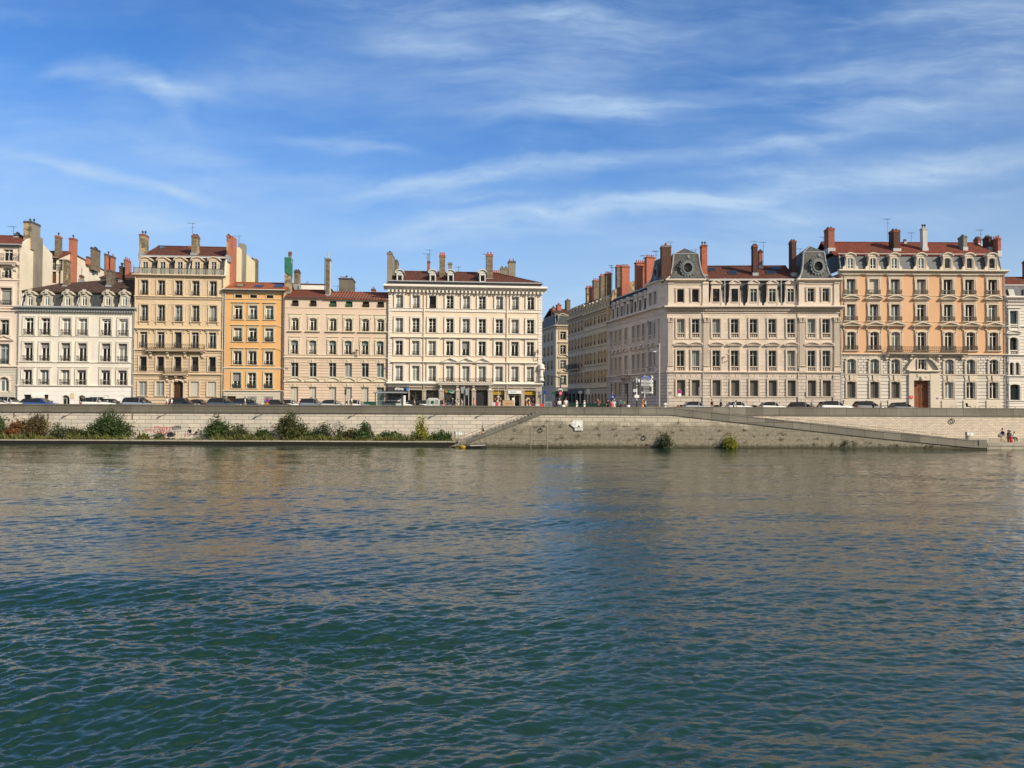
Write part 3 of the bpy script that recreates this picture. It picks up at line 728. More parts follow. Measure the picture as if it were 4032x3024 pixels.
def gable(e, u, pts, mat, thick=.3, name='gable_wall'):
    mb = MB(); n = len(pts); v = [(u, y, z) for y, z in pts] + [(u - thick, y, z) for y, z in pts]
    mb.add(v, [tuple(range(n)), tuple(range(2 * n - 1, n - 1, -1))] + [(i, (i + 1) % n, (i + 1) % n + n, i + n) for i in range(n)])
    return mb.build(name, M[mat], e)
def mansard(e, x0, x1, z0, z1, in0, in1, mat='slate', back=12, t=.0, name='mansard', flash='zinc'):
    mb = MB(); mb.quad((x0, in0, z0), (x1, in0, z0), (x1, in1, z1), (x0, in1, z1))
    for x in (x0, x1): mb.poly([(x, in0, z0), (x, in1, z1), (x, back, z1), (x, back, z0)])
    o = mb.build(name, M[mat], e)
    f = MB()
    for x in (x0 + .12, x1 - .12): f.tube([(x, in0 - .03, z0), (x, in1 - .03, z1)], .09, 6)
    f.box(x0, x1, in1 - .12, in1 + .1, z1 - .1, z1 + .08); f.box(x0, x1, in0 - .15, in0 + .1, z0 - .02, z0 + .14)
    f.build('flashing', M[flash], o)
    return o
FL = Frame(-71.2, 106, math.atan2(6.8, 75.5))
PAV = lambda: None
# ---------------------------------------------------------------- far left pinkish building
b = Bld(FL, 'apartment_building', 'tall pinkish cream building cut by the photo edge, with bare cream gable and balcony', 'A', -1150, 303, 1000)
ze = b.z('A', 200, 520); zm = b.z('B', 100, 960)
cols = [75, -330, -735]
rows = [b.row('A', [125 + d for d in (0, -405, -810)], 550, 742, 1.25), b.row('A', [115 + d for d in (0, -405, -810)], 838, 996, 1.2, 'seg', .18), b.row('A', [97 + d for d in (0, -405, -810)], 1150, 1425, 1.55),
        b.row('B', cols, 225, 470, 1.2), b.row('B', [70, -335, -740], 605, 920, 1.35), b.row('B', [68, -337, -742], 1120, 1345, 1.3, 'round')]
b.wall('pink_cream', zm, ze, sum(rows[:5], []), depth=9); b.wall('grey_base', 0, zm, rows[5], depth=9)
for i, r in enumerate(rows):
    for j, o in enumerate(r):
        window(b.e, o, 'cross' if i not in (2,) else 'open', 'grey_paint' if i in (3, 4) else 'white_paint', ['glass', 'glass', 'glass_curtain', 'glass', 'glass_teal', 'glass_teal'][i],
               rail=None if i in (0, 5) else ('iron', .1, .75, .0 if i == 4 else .1, .12), sur=('pink_cream', .22, .08) if i else None,
               hood=('pink_cream', 'tri', .55, .35, .24, .3, .5) if i == 4 else None, blind=('blind', .14) if i == 2 else None, sill=('pink_cream', .3, .2, .15) if i in (2, 3) else None)
zb = b.z('A', 150, 752); balcony(b.e, .0, b.w - .05, zb, .75, 'pink_cream', 'iron', 1.0, .5, [o['uc'] + s for o in rows[1] for s in (-1.05, 1.05)])
for k, x, y, h, p in (('A', 150, 1045, .35, .15), ('A', 100, 1480, .3, .18), ('B', 100, 100, .3, .2), ('B', 100, 975, .45, .25)): b.band(k, x, y + 20, h, p, 'pink_cream')
band(b.e, 'cornice', 'zinc', 0, b.w, ze - .1, .45, .5)
dr, zr = b.fr.S(*P('A', 560, 385), b.w); db, zbk = b.fr.S(*P('A', 812, 640), b.w)
zr = zr + .2
two_slope(b.e, 0, b.w - .05, 0, ze + .35, dr, zr, db, zbk, 'tile_red')
gable(b.e, b.w + .02, [(0, 0), (0, ze + .2), (dr * .5, (ze + zr) / 2 + .35), (dr, zr + .05), (db, zbk + .05), (db, 0)], 'gable_cream')
c = b.chim('A', 368, 630, 112, 470, dr - 1.6, 2.4, 'rubble_patch', 2, 'cowl', side='render_grey', flash=False)
y1, _ = b.fr.S(*P('A', 515, 700), b.w); y2, _ = b.fr.S(*P('A', 625, 700), b.w)
bx(b.e, 'flue', 'render_grey', b.w + .02, b.w + .35, y1, y2, b.z('A', 560, 1190), zr)
b.chim('A', 222, 335, 310, 372, dr - .5, .9, 'rubble', 1, 'mitre'); b.ant('A', 210, 200, 370, dr)
# ---------------------------------------------------------------- houses behind
rb = Bld(FL.sub(0, 13.5), 'rear_house', 'pale house behind the white building, gable wall with orange brick flue', 'A', 560, 908, 700)
g = lambda x, y: rb.fr.S(*P('A', x, y), rb.w)
ev = g(940, 655); rg = g(1100, 618); bk = g(1665, 915); bk0 = bk[1]
z_e = rb.z('A', 860, 690)
holes = rb.row('A', [855], 715, 880, 2.3) + rb.row('A', [848], 905, 1085, 1.8)
rb.wall('pink_cream', 0, z_e, holes, sides=False)
for o, p in zip(holes, ('glass', 'shut')): window(rb.e, o, 'two', 'dark_paint', 'glass', shut=('wood_door', 1) if p == 'shut' else None, rail=('iron', 0, .9, .0, .12) if p == 'glass' else None)
flat_band(rb.e, 'string_course', 'white_stone', 0, rb.w, rb.z('A', 850, 705), rb.z('A', 850, 690) + .1, .1)
gable(rb.e, rb.w, [(0, 0), (0, z_e), (rg[0], rg[1] + .1), (bk[0], bk[1]), (bk[0], 0)], 'gable_cream')
two_slope(rb.e, 0, rb.w + .15, 0, z_e + .1, rg[0], rg[1] + .2, bk[0], bk[1] + .1, 'tile_red')
rb.chim('A', 852, 972, 340, 660, .8, 1.3, 'rubble', 1, 'cowl', cap='brick_orange', flash=False); rb.chim('A', 1072, 1208, 375, 1020, rg[0] - .2, 1.3, 'brick_orange', 1, 'cowl', side='brick_orange', cap='brick_red', flash=False)
rb.chim('A', 1340, 1412, 665, 720, rg[0] + 5, 1, 'brick_orange', 0, side='brick_orange', flash=False); rb.chim('A', 1408, 1560, 520, 800, rg[0] + 6.3, 3.2, 'rubble_grey', 2, 'mitre', side='rubble', flash=False)
o = opening(0, 0, .9, 1.2); mb = MB(); y1, zz = g(1430, 950); y2, _ = g(1468, 880); mb.box(rb.w + .02, rb.w + .06, y1, y2, zz, zz + 1.2); mb.build('window', M['glass_teal'], rb.e)
rb2 = Bld(FL.sub(0, 15), 'rear_house', 'low red roofed house with tall chimneys between the white and tan buildings', 'A', 1560, 2200, 950)
z1 = rb2.z('A', 1800, 990); z2 = rb2.z('A', 1800, 925, 4)
rb2.wall('gable_cream', 0, z1, [], depth=8); two_slope(rb2.e, 0, rb2.w, 0, z1, 4, z2, 8, z1, 'tile_red')
rb2.chim('A', 1622, 1715, 620, 880, 2.5, 2.6, 'rubble_grey', 1, 'cowl', side='brick_orange', flash=False); rb2.chim('A', 1715, 1782, 655, 880, 3.5, 1.5, 'brick_orange', 1, side='brick_orange', flash=False)
rb2.chim('A', 1928, 2035, 705, 1000, 2, 2.2, 'rubble_grey', 3, 'clay', side='brick_orange', cap='brick_orange', flash=False)
for x in (2050, 2078): rb2.ant('A', x, 795, 900, 3, False)
# ---------------------------------------------------------------- white building with slate mansard
b = Bld(FL, 'apartment_building', 'white cream building with six stone dormers in a dark slate mansard', 'B', 278, 2078, 500)
zc = b.z('B', 1150, 105); zg = b.z('B', 1150, 1275)
R3 = b.row('B', [457, 713, 1035, 1293, 1660, 1925], 212, 475, 1.2); R2 = b.row('B', [445, 703, 1025, 1283, 1652, 1912], 597, 882, 1.2); R1 = b.row('B', [433, 693, 1016, 1272, 1645, 1908], 1015, 1248, 1.2)
b.wall('cream_white', zg, zc + .1, R3 + R2 + R1)
zd = b.z('B', 1000, 1405)
G = [opening(b.u('B', 425, 1460), 0, 1.0, b.z('B', 425, 1397), depth=.4), opening(b.u('B', 715, 1430), b.z('B', 715, 1462), .62, b.z('B', 715, 1397) - b.z('B', 715, 1462), depth=.4)]
D = [opening(b.u('B', x, 1480), 0, 1.05, zd, 'round', depth=.5 if x < 1500 else .1) for x in (1020, 1272, 1642, 1896)]
b.wall('white_base', 0, zg, G + D)
for j, r in enumerate((R3, R2, R1)):
    for i, o in enumerate(r):
        window(b.e, o, ['cross', 'two', 'two_low'][j], 'white_paint', 'glass', rail=('iron_brown', .42, .8, .14, .12), sur=('cream_white', .26, .09, 0, False, True),
               blind=(('blind', .25) if j == 1 else ('blind', .07 + .05 * (i > 2)) if j == 2 else ('white_paint', .1) if i > 3 else None),
               hood=('cream_white', 'flat', .42, .3, .14, .12) if j == 2 else None, sill=('cream_white', .45, .22, .2) if j == 1 else None)
for o in G: window(b.e, o, 'open', 'dark_paint', 'glass')
for i, o in enumerate(D):
    d = link('door', pane_mesh(o['w'], o['h'], 'round', .2, o['depth'] - .04).mesh('door', M[['glass', 'glass', 'white_paint', 'white_paint'][i]]), b.e, (o['uc'], 0, 0))
    if i == 0: link('frame', frame_mesh(o['w'], o['h'], 'round', .2, .44, 'cross').mesh('frame', M['green_paint']), d)
    if i == 1:
        lettering(d, 'HO.', .42, 'white_paint', (0, .42, .95), bold=True); link('poster', (lambda m: (m.ell((0, .45, 1.75), .36, .02, .3), m)[1])(MB()).mesh('poster', M['tan']), d)
    if i == 3: q = MB(); q.tube([(-.15, .04, .7), (.2, .04, .8), (.3, .04, 1.05), (.05, .04, 1.3), (.25, .04, 1.55)], .05, 6); q.build('graffiti', M['brick_red'], d)
bx(b.e, 'notice_panel', 'tan', b.u('B', 1098, 1420), b.u('B', 1158, 1420), -.05, 0, b.z('B', 1120, 1462), b.z('B', 1120, 1368))
ac = MB(); ac.box(b.u('B', 530, 1430), b.u('B', 592, 1430), -.45, 0, b.z('B', 560, 1450), b.z('B', 560, 1405)); ac.box(b.u('B', 597, 1430), b.u('B', 690, 1430), -.5, 0, b.z('B', 640, 1448), b.z('B', 640, 1398)); ac.build('air_conditioner', M['white_paint'], b.e)
for y, h, p in ((505, .16, .12), (912, .2, .14), (1282, .28, .2)): b.band('B', 1150, y, h, p, 'cream_white')
b.band('B', 1150, 150, .12, .08, 'cream_white')
band(b.e, 'cornice', 'zinc', -.15, b.w + .1, zc + .12, .5, .62, (.17, .17, .22, .42))
z1 = b.z('A', 1150, 1225, .9); z0 = zc + .6
mansard(b.e, .1, b.w, z0, z1, .2, .95)
for x in (460, 722, 1045, 1305, 1670, 1930):
    uu = b.u('A', x, 1350); zz = z0 + .1
    dormer(b.e, uu, .15, zz, 'arc_key', 1.12, b.z('A', x, 1262) - zz, .72, b.z('A', x, 1430) - zz, b.z('A', x, 1285) - b.z('A', x, 1430), 'dormer_stone', 'seg', .12, 'cross', scroll=.22, pane='glass_teal' if x in (722, 1930) else 'glass')
rd = 6.5; zr = b.z('A', 1400, 1035, rd)
mb = MB(); zk = z1 + .05
mb.poly([(-.1, .6, zk), (b.w, .6, zk), (b.w, rd, zr + .3), (b.w * .55, rd, zr), (3.2, 4.2, zk + (zr - zk) * .62)]); mb.poly([(-.1, .6, zk), (3.2, 4.2, zk + (zr - zk) * .62), (b.w * .55, rd, zr), (b.w, rd, zr + .3), (b.w, 12, zk), (-.1, 12, zk)])
mb.box(-.1, b.w, .5, .62, zk - .12, zk + .02); mb.build('roof', M['tile_brown'], b.e)
b.chim('A', 985, 1105, 712, 1130, 3.0, 1.3, 'rubble', 0, side='rubble_patch', cap='same'); b.chim('A', 1655, 1795, 870, 1130, 3.2, 1.6, 'rubble_grey', 0, cap='same', side='rubble_grey')
b.chim('A', 1235, 1295, 955, 1030, 6, .9, 'brick_orange', 1, 'pipe'); b.chim('A', 1855, 1945, 815, 1050, 5.5, 1.3, 'brick_dark', 2, 'cowl')
for x in (292, 2072): pipe(b.e, b.u('B', x, 600), 0, zc)
q = MB(); u0 = b.u('A', 1195, 1350); q.tube([(u0 + .1, .85, z1 - .05), (u0, .1, z0 + .5), (u0 - .25, .05, z0 + .05)], .06, 8); q.build('drainpipe', M['zinc_light'], b.e)
# ---------------------------------------------------------------- tan building
b = Bld(FL, 'apartment_building', 'tall tan building with brown tiled mansard, glass balustrade and arched brown door', 'D', 92, 1226, 560)
zt = b.z('C', 650, 740); z2 = b.z('D', 650, 530); z1 = b.z('D', 650, 838)
cs5 = [225, 442, 665, 882, 1105]; cs = [210, 430, 650, 872, 1092]
R = [b.row('C', cs5, 797, 985, 1.02), [opening(b.u('C', x, 1150), b.z('D', 650, 150), 1.02, b.z('C', 665, 1112) - b.z('D', 650, 150)) for x in cs5],
     b.row('D', [212, 433, 655, 873, 1095], 270, 490, 1.02), b.row('D', [208, 430, 650, 870, 1093], 600, 790, 1.0), b.row('D', [204, 425, 868, 1088], 918, 1105, 1.12, depth=.22)]
dr_ = opening(b.u('D', 657, 1050), 0, b.u('D', 722, 1050) - b.u('D', 592, 1050), b.z('D', 657, 905), 'seg', .35, .45)
b.wall('tan', z2, zt, R[0] + R[1] + R[2]); b.wall('tan_block', 0, z2, R[3] + R[4] + [dr_])
for j, r in enumerate(R):
    for i, o in enumerate(r):
        window(b.e, o, ['two', 'two', 'cross', 'open', 'two'][j] if not (j == 2 and i == 2) else 'open', 'grey_paint', ['glass', 'glass', 'glass', 'glass', 'glass_curtain'][j], rail=None if j == 4 else ('iron_brown', .1, .62 if j < 2 else .78, .1, .12),
               sur=('tan_trim', .18, .07, 0, j in (0, 1)), sill=('tan_trim', .32, .14, .22, 1) if j == 1 else ('tan_trim', .2, .12, .14) if j in (3, 4) else None,
               hood=('tan_trim', 'flat', .62, .12, .22, .34, .3, .3, True) if j == 2 else None, shut=('shutter_pale', 1) if j == 4 and i > 1 else None)
for k, x, y, h, p, dn in (('C', 650, 1022, .28, .22, (.12, .1, .14, .16)), ('C', 650, 770, .12, .08, None), ('D', 650, 535, .3, .24, None), ('D', 650, 845, .34, .26, None), ('D', 650, 800, .1, .08, None)): b.band(k, x, y, h, p, 'tan_trim', dent=dn)
for r, t, bt in ((R[0], 775, 990), (R[1], 1090, 1240)):
    for a, c in zip(r, r[1:]):
        mb = MB(); x0, x1 = a['x1'] + .42, c['x0'] - .42; h0, h1 = r[0]['z0'] + .1, r[0]['z1'] + .1
        for q in ((x0, x1, h0, h0 + .06), (x0, x1, h1 - .06, h1), (x0, x0 + .06, h0, h1), (x1 - .06, x1, h0, h1)): mb.box(q[0], q[1], -.045, 0, q[2], q[3])
        mb.build('panel_moulding', M['tan_trim'], b.e)
z = b.z('D', 630, 525); balcony(b.e, b.u('D', 262, 525), b.u('D', 1008, 525), z, .75, 'tan_trim', 'iron_brown', b.z('D', 630, 440) - z, .16, [b.u('D', x, 560) for x in (312, 530, 752, 972)])
z = b.z('D', 630, 830); balcony(b.e, b.u('D', 485, 830), b.u('D', 785, 830), z, .75, 'tan_trim', 'iron_brown', b.z('D', 630, 755) - z, .2, [b.u('D', x, 860) for x in (520, 638, 757)])
d = link('door', pane_mesh(dr_['w'], dr_['h'], 'seg', .35, .40).mesh('door', M['wood_dark']), b.e, (dr_['uc'], 0, 0))
mb = MB(); w = dr_['w']
for s in (-1, 1):
    for a0, a1 in ((.15, 1.1), (1.25, 2.5)): mb.box(s * w * .27 - w * .17, s * w * .27 + w * .17, .35, .40, a0, a1)
mb.build('door_panel', M['wood_dark'], d); mb = MB(); mb.box(-.06, .06, .32, .4, 0, dr_['h'] - .1); mb.box(-.32, -.26, .33, .4, 0, dr_['h'] - .3); mb.build('door_post', M['wood_door'], d)
link('surround', surround_mesh(w, dr_['h'], 'seg', .35, .3, .1).mesh('surround', M['tan_trim']), b.e, (dr_['uc'], 0, 0))
band(b.e, 'cornice', 'tan_trim', -.1, b.w + .1, zt - .12, .3, .5)
balcony(b.e, -.1, b.w + .1, zt + .22, .42, 'tan_trim', 'iron_brown', b.z('C', 650, 645) - zt - .2, .12, [], glassy='balcony_glass')
ze = b.z('C', 650, 482, 1.6); mansard(b.e, 0, b.w, zt + .2, ze, .9, 1.7)
for x in (237, 460, 680, 900, 1113):
    zz = zt + .2; h = b.z('C', x, 540, .8) - zz
    dormer(b.e, b.u('C', x, 600, .8), .75, zz, 'arc', 1.35, h, .78, .1, b.z('C', x, 557, .8) - zz - .1, 'tan_trim', pat='two', frame='grey_paint', scroll=.08)
dr, zr = b.fr.S(*P('C', 1436, 378), b.w); db, zbk = b.fr.S(*P('C', 1676, 600), b.w)
two_slope(b.e, .1, b.w - .05, 1.7, ze, dr, zr, db, zbk, 'tile_maroon', over=.35, gutter='zinc_light')
gable(b.e, b.w + .02, [(0, 0), (0, zt + .3), (.9, zt + .3), (1.65, ze), (dr, zr + .1), (db, zbk + .1), (db, 0)], 'gable_yellow')
b.chim('C', 158, 280, 195, 450, 2.6, 1.5, 'rubble_patch', 2, 'cowl', cap='brick_red', side='rubble_patch'); b.chim('C', 826, 936, 210, 450, 2.6, 1.5, 'rubble', 2, 'mitre', cap='brick_red', side='rubble_patch')
b.chim('C', 1276, 1330, 210, 480, 1.6, 1.4, 'rubble_patch', 1, 'mitre', cap='brick_orange', side='brick_orange')
y1, _ = b.fr.S(*P('C', 1312, 700), b.w); y2, _ = b.fr.S(*P('C', 1366, 700), b.w); zT = b.z('C', 1330, 222, y1); bx(b.e, 'flue', 'brick_orange', b.w + .02, b.w + .4, y1, y2, b.z('C', 1335, 870, y1), zT)
y1, _ = b.fr.S(*P('C', 1466, 700), b.w); y2, _ = b.fr.S(*P('C', 1506, 700), b.w); bx(b.e, 'flue', 'render_grey', b.w - .5, b.w + .25, y1, y2, b.z('C', 1485, 850, y1), b.z('C', 1475, 318, y1))
y1, _ = b.fr.S(*P('C', 1638, 700), b.w); bx(b.e, 'flue', 'rubble', b.w - .3, b.w + .2, y1, y1 + 1.6, b.z('C', 1655, 850, y1), b.z('C', 1650, 515, y1))
b.chim('C', 1560, 1668, 520, 600, db - 1.5, 1.2, 'rubble_patch', 3, 'mitre', cap='brick_red')
b.ant('C', 842, 55, 215, 3.2); b.ant('C', 1435, 220, 380, dr); b.chim('C', 780, 797, 345, 395, dr - .6, .3, 'brick_orange', 0, cap=None)
skylight(b.e, b.fr, 'C', [(420, 390), (485, 388), (495, 367), (432, 368)], (1.7, ze), (zr - ze) / (dr - 1.7))
for x in (97, 1222): pipe(b.e, b.u('D', x, 560), 0, zt, 'tan_trim')
q = MB(); u0 = b.u('C', 772, 600); q.tube([(u0 + .1, 1.6, ze - .2), (u0, .7, zt + 1.2), (u0, .6, zt + .25)], .09, 8); q.build('drainpipe', M['zinc_light'], b.e)
# wall lamp on the tan facade
# ---------------------------------------------------------------- orange building
b = Bld(FL, 'apartment_building', 'narrow orange building of three windows per floor under orange tiles', 'D', 1236, 1998, 600)
zt = b.z('C', 1620, 945); zg = b.z('D', 1600, 1045)
R = [b.row('C', [1428, 1620, 1830], 980, 1020, .95, depth=.25), [opening(b.u('C', x, 1160), b.z('D', 1600, 124), 1.12, b.z('C', 1620, 1118) - b.z('D', 1600, 124)) for x in (1425, 1617, 1826)],
     b.row('D', [1420, 1612, 1823], 236, 408, 1.12), b.row('D', [1417, 1608, 1818], 530, 705, 1.12), b.row('D', [1407, 1600, 1812], 806, 1005, 1.15)]
G = b.row('D', [1335, 1600, 1808], 1106, 1290, 1.25)
for o in G: o['h'] = o['z1']; o['z0'] = 0
b.wall('orange', zg, zt, sum(R, [])); b.wall('grey_base', 0, zg, G)
for j, r in enumerate(R):
    for i, o in enumerate(r):
        window(b.e, o, ['open', 'cross', 'cross', 'two_low', 'grid'][j], 'white_paint' if j else 'dark_paint', 'glass_teal' if j == 1 and i else 'glass', rail=('iron', .1, .6, .1, .11) if j else None, sur=('olive_trim', .2, .06) if j else ('olive_trim', .1, .03),
               hood=('olive_trim', 'flat', .38, .34, .14, .2) if j in (1, 2, 3) else None, sill=('olive_trim', .34, .13, .15) if j else None, blind=('blind', .1) if j in (2, 3) else ('glass_white', .08) if j == 1 else None, plants=j == 4 or (j == 2))
for i, o in enumerate(G): window(b.e, o, 'open', 'wood_dark' if i == 0 else 'dark_paint', 'glass', rail=None if i == 0 else ('white_paint', -.05, o['h'] - .05, .0, .16, False)[:5], shut=('wood_dark', 1) if i == 0 else None)
for k, x, y, h, p in (('C', 1620, 1042, .12, .1), ('D', 1600, 765, .3, .16), ('D', 1600, 1052, .25, .2)): b.band(k, x, y, h, p, 'olive_trim')
band(b.e, 'cornice', 'olive_trim', -.1, b.w, zt - .1, .5, .42)
rd = 4.5; zr = b.z('C', 1750, 828, rd); two_slope(b.e, -.1, b.w + .3, 0, zt + .45, rd, zr, 9, zt + .4, 'tile_orange', over=.5)
sl = (zr - zt - .45) / rd
for pts in ([(1380, 875), (1470, 880), (1520, 850), (1425, 850)], [(1630, 880), (1720, 885), (1750, 862), (1655, 857)], [(1880, 882), (1990, 888), (2010, 860), (1910, 850)]): skylight(b.e, b.fr, 'C', pts, (0, zt + .45), sl, 'car_glass')
pipe(b.e, b.u('D', 1992, 600), 0, zt, 'zinc_dark', r=.09); pipe(b.e, .12, 0, zt, 'zinc', r=.07)
for x, y in ((1930, 200), (1930, 500)):
    u0, z0 = b.fr.L(*P('D', 1880, y - 20)); u1, z1 = b.fr.L(*P('D', 1985, y + 25)); q = MB(); q.tube([(u1, -.05, z1), ((u0 + u1) / 2, -.3, (z0 + z1) / 2 + .2), (u0, -.55, z0 + .35)], .03, 6); q.build('bracket', M['tan_trim'], b.e)
# ---------------------------------------------------------------- pink building
b = Bld(FL, 'apartment_building', 'pinkish beige building with green attic blinds and arched ground floor hoods', 'F', 152, 1762, 500)
zt = b.z('E', 950, 850); zg = b.z('F', 950, 600)
xa = [325, 605, 915, 1163, 1425, 1655]
R = [b.row('E', xa, 888, 980, .95, 'seg', .08), [opening(b.u('E', x, 1230), b.z('F', 900, 172), 1.0, b.z('E', 900, 1160) - b.z('F', 900, 172), 'seg', .14) for x in [325, 607, 915, 1158, 1420, 1655]],
     b.row('F', [315, 598, 908, 1150, 1412, 1647], 320, 535, 1.0, 'seg', .14), b.row('F', [316, 598, 905, 1150, 1412, 1648], 670, 885, 1.05), b.row('F', [312, 593, 903, 1147, 1408, 1650], 1043, 1340, 1.05)]
for o in R[4]: o['h'] = o['z1']; o['z0'] = 0
b.wall('pink', zg, zt, R[0] + R[1] + R[2]); b.wall('pink_block', 0, zg, R[3] + R[4])
for j, r in enumerate(R):
    for i, o in enumerate(r):
        window(b.e, o, ['open', 'two', 'two_low', 'two', 'open'][j], ['dark_paint', 'white_paint', 'white_paint', 'grey_paint', 'grey_paint'][j], 'glass_teal' if j == 4 else 'glass', rail=('iron_brown', .08, .42 if not j else .62, .08, .12) if j < 3 else None,
               sur=None if j in (0, 3, 4) else ('pink_trim', .24, .07, .0, True), hood=('pink_trim', 'flat', .45, .5, .12, .14, .5, .45) if j == 1 else ('pink_trim', 'flat', .36, .42, .1, .12) if j == 2 else ('pink_trim', 'arc', .5, .72, .1, .22, .5, 0, False) if j == 4 else None,
               sill=('pink_trim', .5, .3, .3) if j == 1 else None, blind=('blind_teal', .3) if j == 2 else ('pink_trim', .1) if j == 1 else ('shutter_green', .8) if j == 0 and i in (2, 3) else None, shut=('shutter_pale', 1) if j == 4 and i < 5 else None)
for k, x, y, h, p in (('E', 950, 1010, .1, .08), ('F', 950, 558, .16, .1), ('F', 950, 606, .25, .18), ('F', 950, 898, .12, .08), ('F', 950, 978, .18, .16)): b.band(k, x, y, h, p, 'pink_trim')
mb = MB()
for o in R[3] + R[4]:
    zz = o['z1']
    mb.prism([(o['uc'] - .12, zz), (o['uc'] + .12, zz), (o['uc'] + .17, zz + .5), (o['uc'] - .17, zz + .5)], -.12, 0)
    for s in (-1, 1):
        for t in (.26, .46): mb.prism([(o['uc'] + s * t, zz), (o['uc'] + s * (t + .13), zz), (o['uc'] + s * (t + .25), zz + .42), (o['uc'] + s * (t + .09), zz + .42)][::s], -.04, 0)
mb.build('keystones', M['pink_trim'], b.e)
q = MB(); q.tube([(.0, -.1, zt + .1), (b.w * .5, -.1, zt + .12), (b.w, -.1, zt + .02)], .09, 8); q.build('gutter', M['zinc_dark'], b.e)
band(b.e, 'cornice', 'pink_trim', 0, b.w, zt - .28, .3, .25)
rd = 4.2; zr = b.z('E', 900, 735, rd); um = b.u('E', 790, 800, .5)
two_slope(b.e, 0, um, 0, zt + .15, rd, zr, 9, zt, 'tile_red', over=.3, gutter=None); two_slope(b.e, um, b.w, 0, zt + .1, rd, zr - .15, 9, zt, 'tile_roman', over=.35, gutter=None)
b.chim('E', 163, 283, 205, 760, 2.2, 1.6, 'rubble_patch', 1, 'pipe', cap='green_net', side='rubble_patch'); u0, u1 = b.u('E', 160, 300, 2.1), b.u('E', 274, 300, 3.9)
mb = MB(); z0, z1 = b.z('E', 200, 445, 2.1), b.z('E', 200, 212, 2.1); mb.prism([(u0 - .02, z0 + .3), ((u0 + u1) / 2, z0 - .1), (u1 + .12, z0 - .5), (u1 + .12, z1), (u0 - .02, z1)], 2.1, 3.9); mb.build('netting', M['green_net'], b.e)
b.chim('E', 232, 265, 118, 215, 2.8, .6, 'brick_red', 0, cap=None)
b.chim('E', 308, 410, 410, 640, 7.5, 1.6, 'rubble', 2, 'mitre', side='rubble_patch'); b.chim('E', 800, 885, 222, 800, 1.6, 1.3, 'rubble_grey', 1, 'pipe', side='render_white', cap='rubble')
q = MB(); u0 = b.u('E', 787, 400, 1.5); q.tube([(u0, 1.5, b.z('E', 787, 720, 1.5)), (u0, 1.5, b.z('E', 787, 208, 1.5))], .06, 8); q.build('vent_pipe', M['zinc_dark'], b.e)
b.ant('E', 985, 650, 745, 4.5); b.ant('E', 1243, 680, 750, 4.5)
for x, l in ((195, '47'), (1735, '46')):
    pl = bx(b.e, 'number_plate', 'plate_blue', b.u('F', x - 20, 750), b.u('F', x + 20, 750), -.04, 0, b.z('F', x, 766), b.z('F', x, 738)); lettering(pl, l, .2, 'plate_pink', (b.u('F', x, 750), -.045, b.z('F', x, 752)))
q = MB(); u0, z0 = b.fr.L(*P('F', 1285, 575)); q.tube([(u0, -.0, z0), (u0, -.28, z0 + .1), (u0, -.28, z0 + .9)], .07, 6); q.ell((u0, -.5, z0 + .95), .3, .3, .1); q.tube([(u0, -.28, z0 + .9), (u0, -.5, z0 + 1.1)], .05, 6); q.build('wall_lamp', M['rail_metal'], b.e)
pipe(b.e, b.w - .06, 0, zt, 'zinc_dark', r=.06)
# rear flat-roofed attic seen over the pink roof
r2 = Bld(FL.sub(0, 10.5), 'rear_house', 'flat roofed attic block with white fascia behind the pink building', 'E', 300, 790, 680)
o = r2.row('E', [505], 680, 730, 1.4); z1 = r2.z('E', 540, 640); r2.wall('render_grey', 0, z1, o, depth=8); window(r2.e, o[0], 'two', 'dark_paint')
mb = MB(); mb.box(-.2, r2.w + .2, -.3, 8.2, z1 - .75, z1); mb.build('fascia', M['white_paint'], r2.e); mb = MB(); mb.box(-.3, r2.w + .3, -.4, 8.3, z1, z1 + .15); mb.build('roof', M['tile_maroon'], r2.e)
for x in (495, 512, 527): r2.ant('E', x, 580, 640, 2, False)
r3 = Bld(FL.sub(0, 14), 'rear_house', 'sooty concrete lift block with pots standing behind the pink roof', 'E', 1005, 1212, 640)
z1 = r3.z('E', 1100, 548); r3.wall('soot_concrete', 0, z1, [], depth=4); bx(r3.e, 'coping', 'zinc_dark', -.12, r3.w + .12, -.12, 4.1, z1 + .003, z1 + .16)
for i in range(3): link('pot', pot_mesh('clay').mesh('pot', M['clay_pot']), r3.e, (r3.w * (.1 + .15 * i), 1, z1 + .16))
link('pot', pot_mesh('cowl').mesh('pot', M['dark_pot']), r3.e, (r3.w * .52, 1, z1 + .16)); link('pot', pot_mesh('clay').mesh('pot', M['clay_pot']), r3.e, (r3.w * .88, 1, z1 + .16))
r4 = Bld(FL.sub(0, 22), 'rear_house', 'distant small chimney block over the right end of the pink roof', 'E', 1340, 1700, 750)
z1 = r4.z('E', 1550, 760); r4.wall('pink_cream', 0, z1, [], depth=5); r4.chim('E', 1508, 1580, 695, 760, 1, 1.5, 'brick_orange', 3, 'clay')
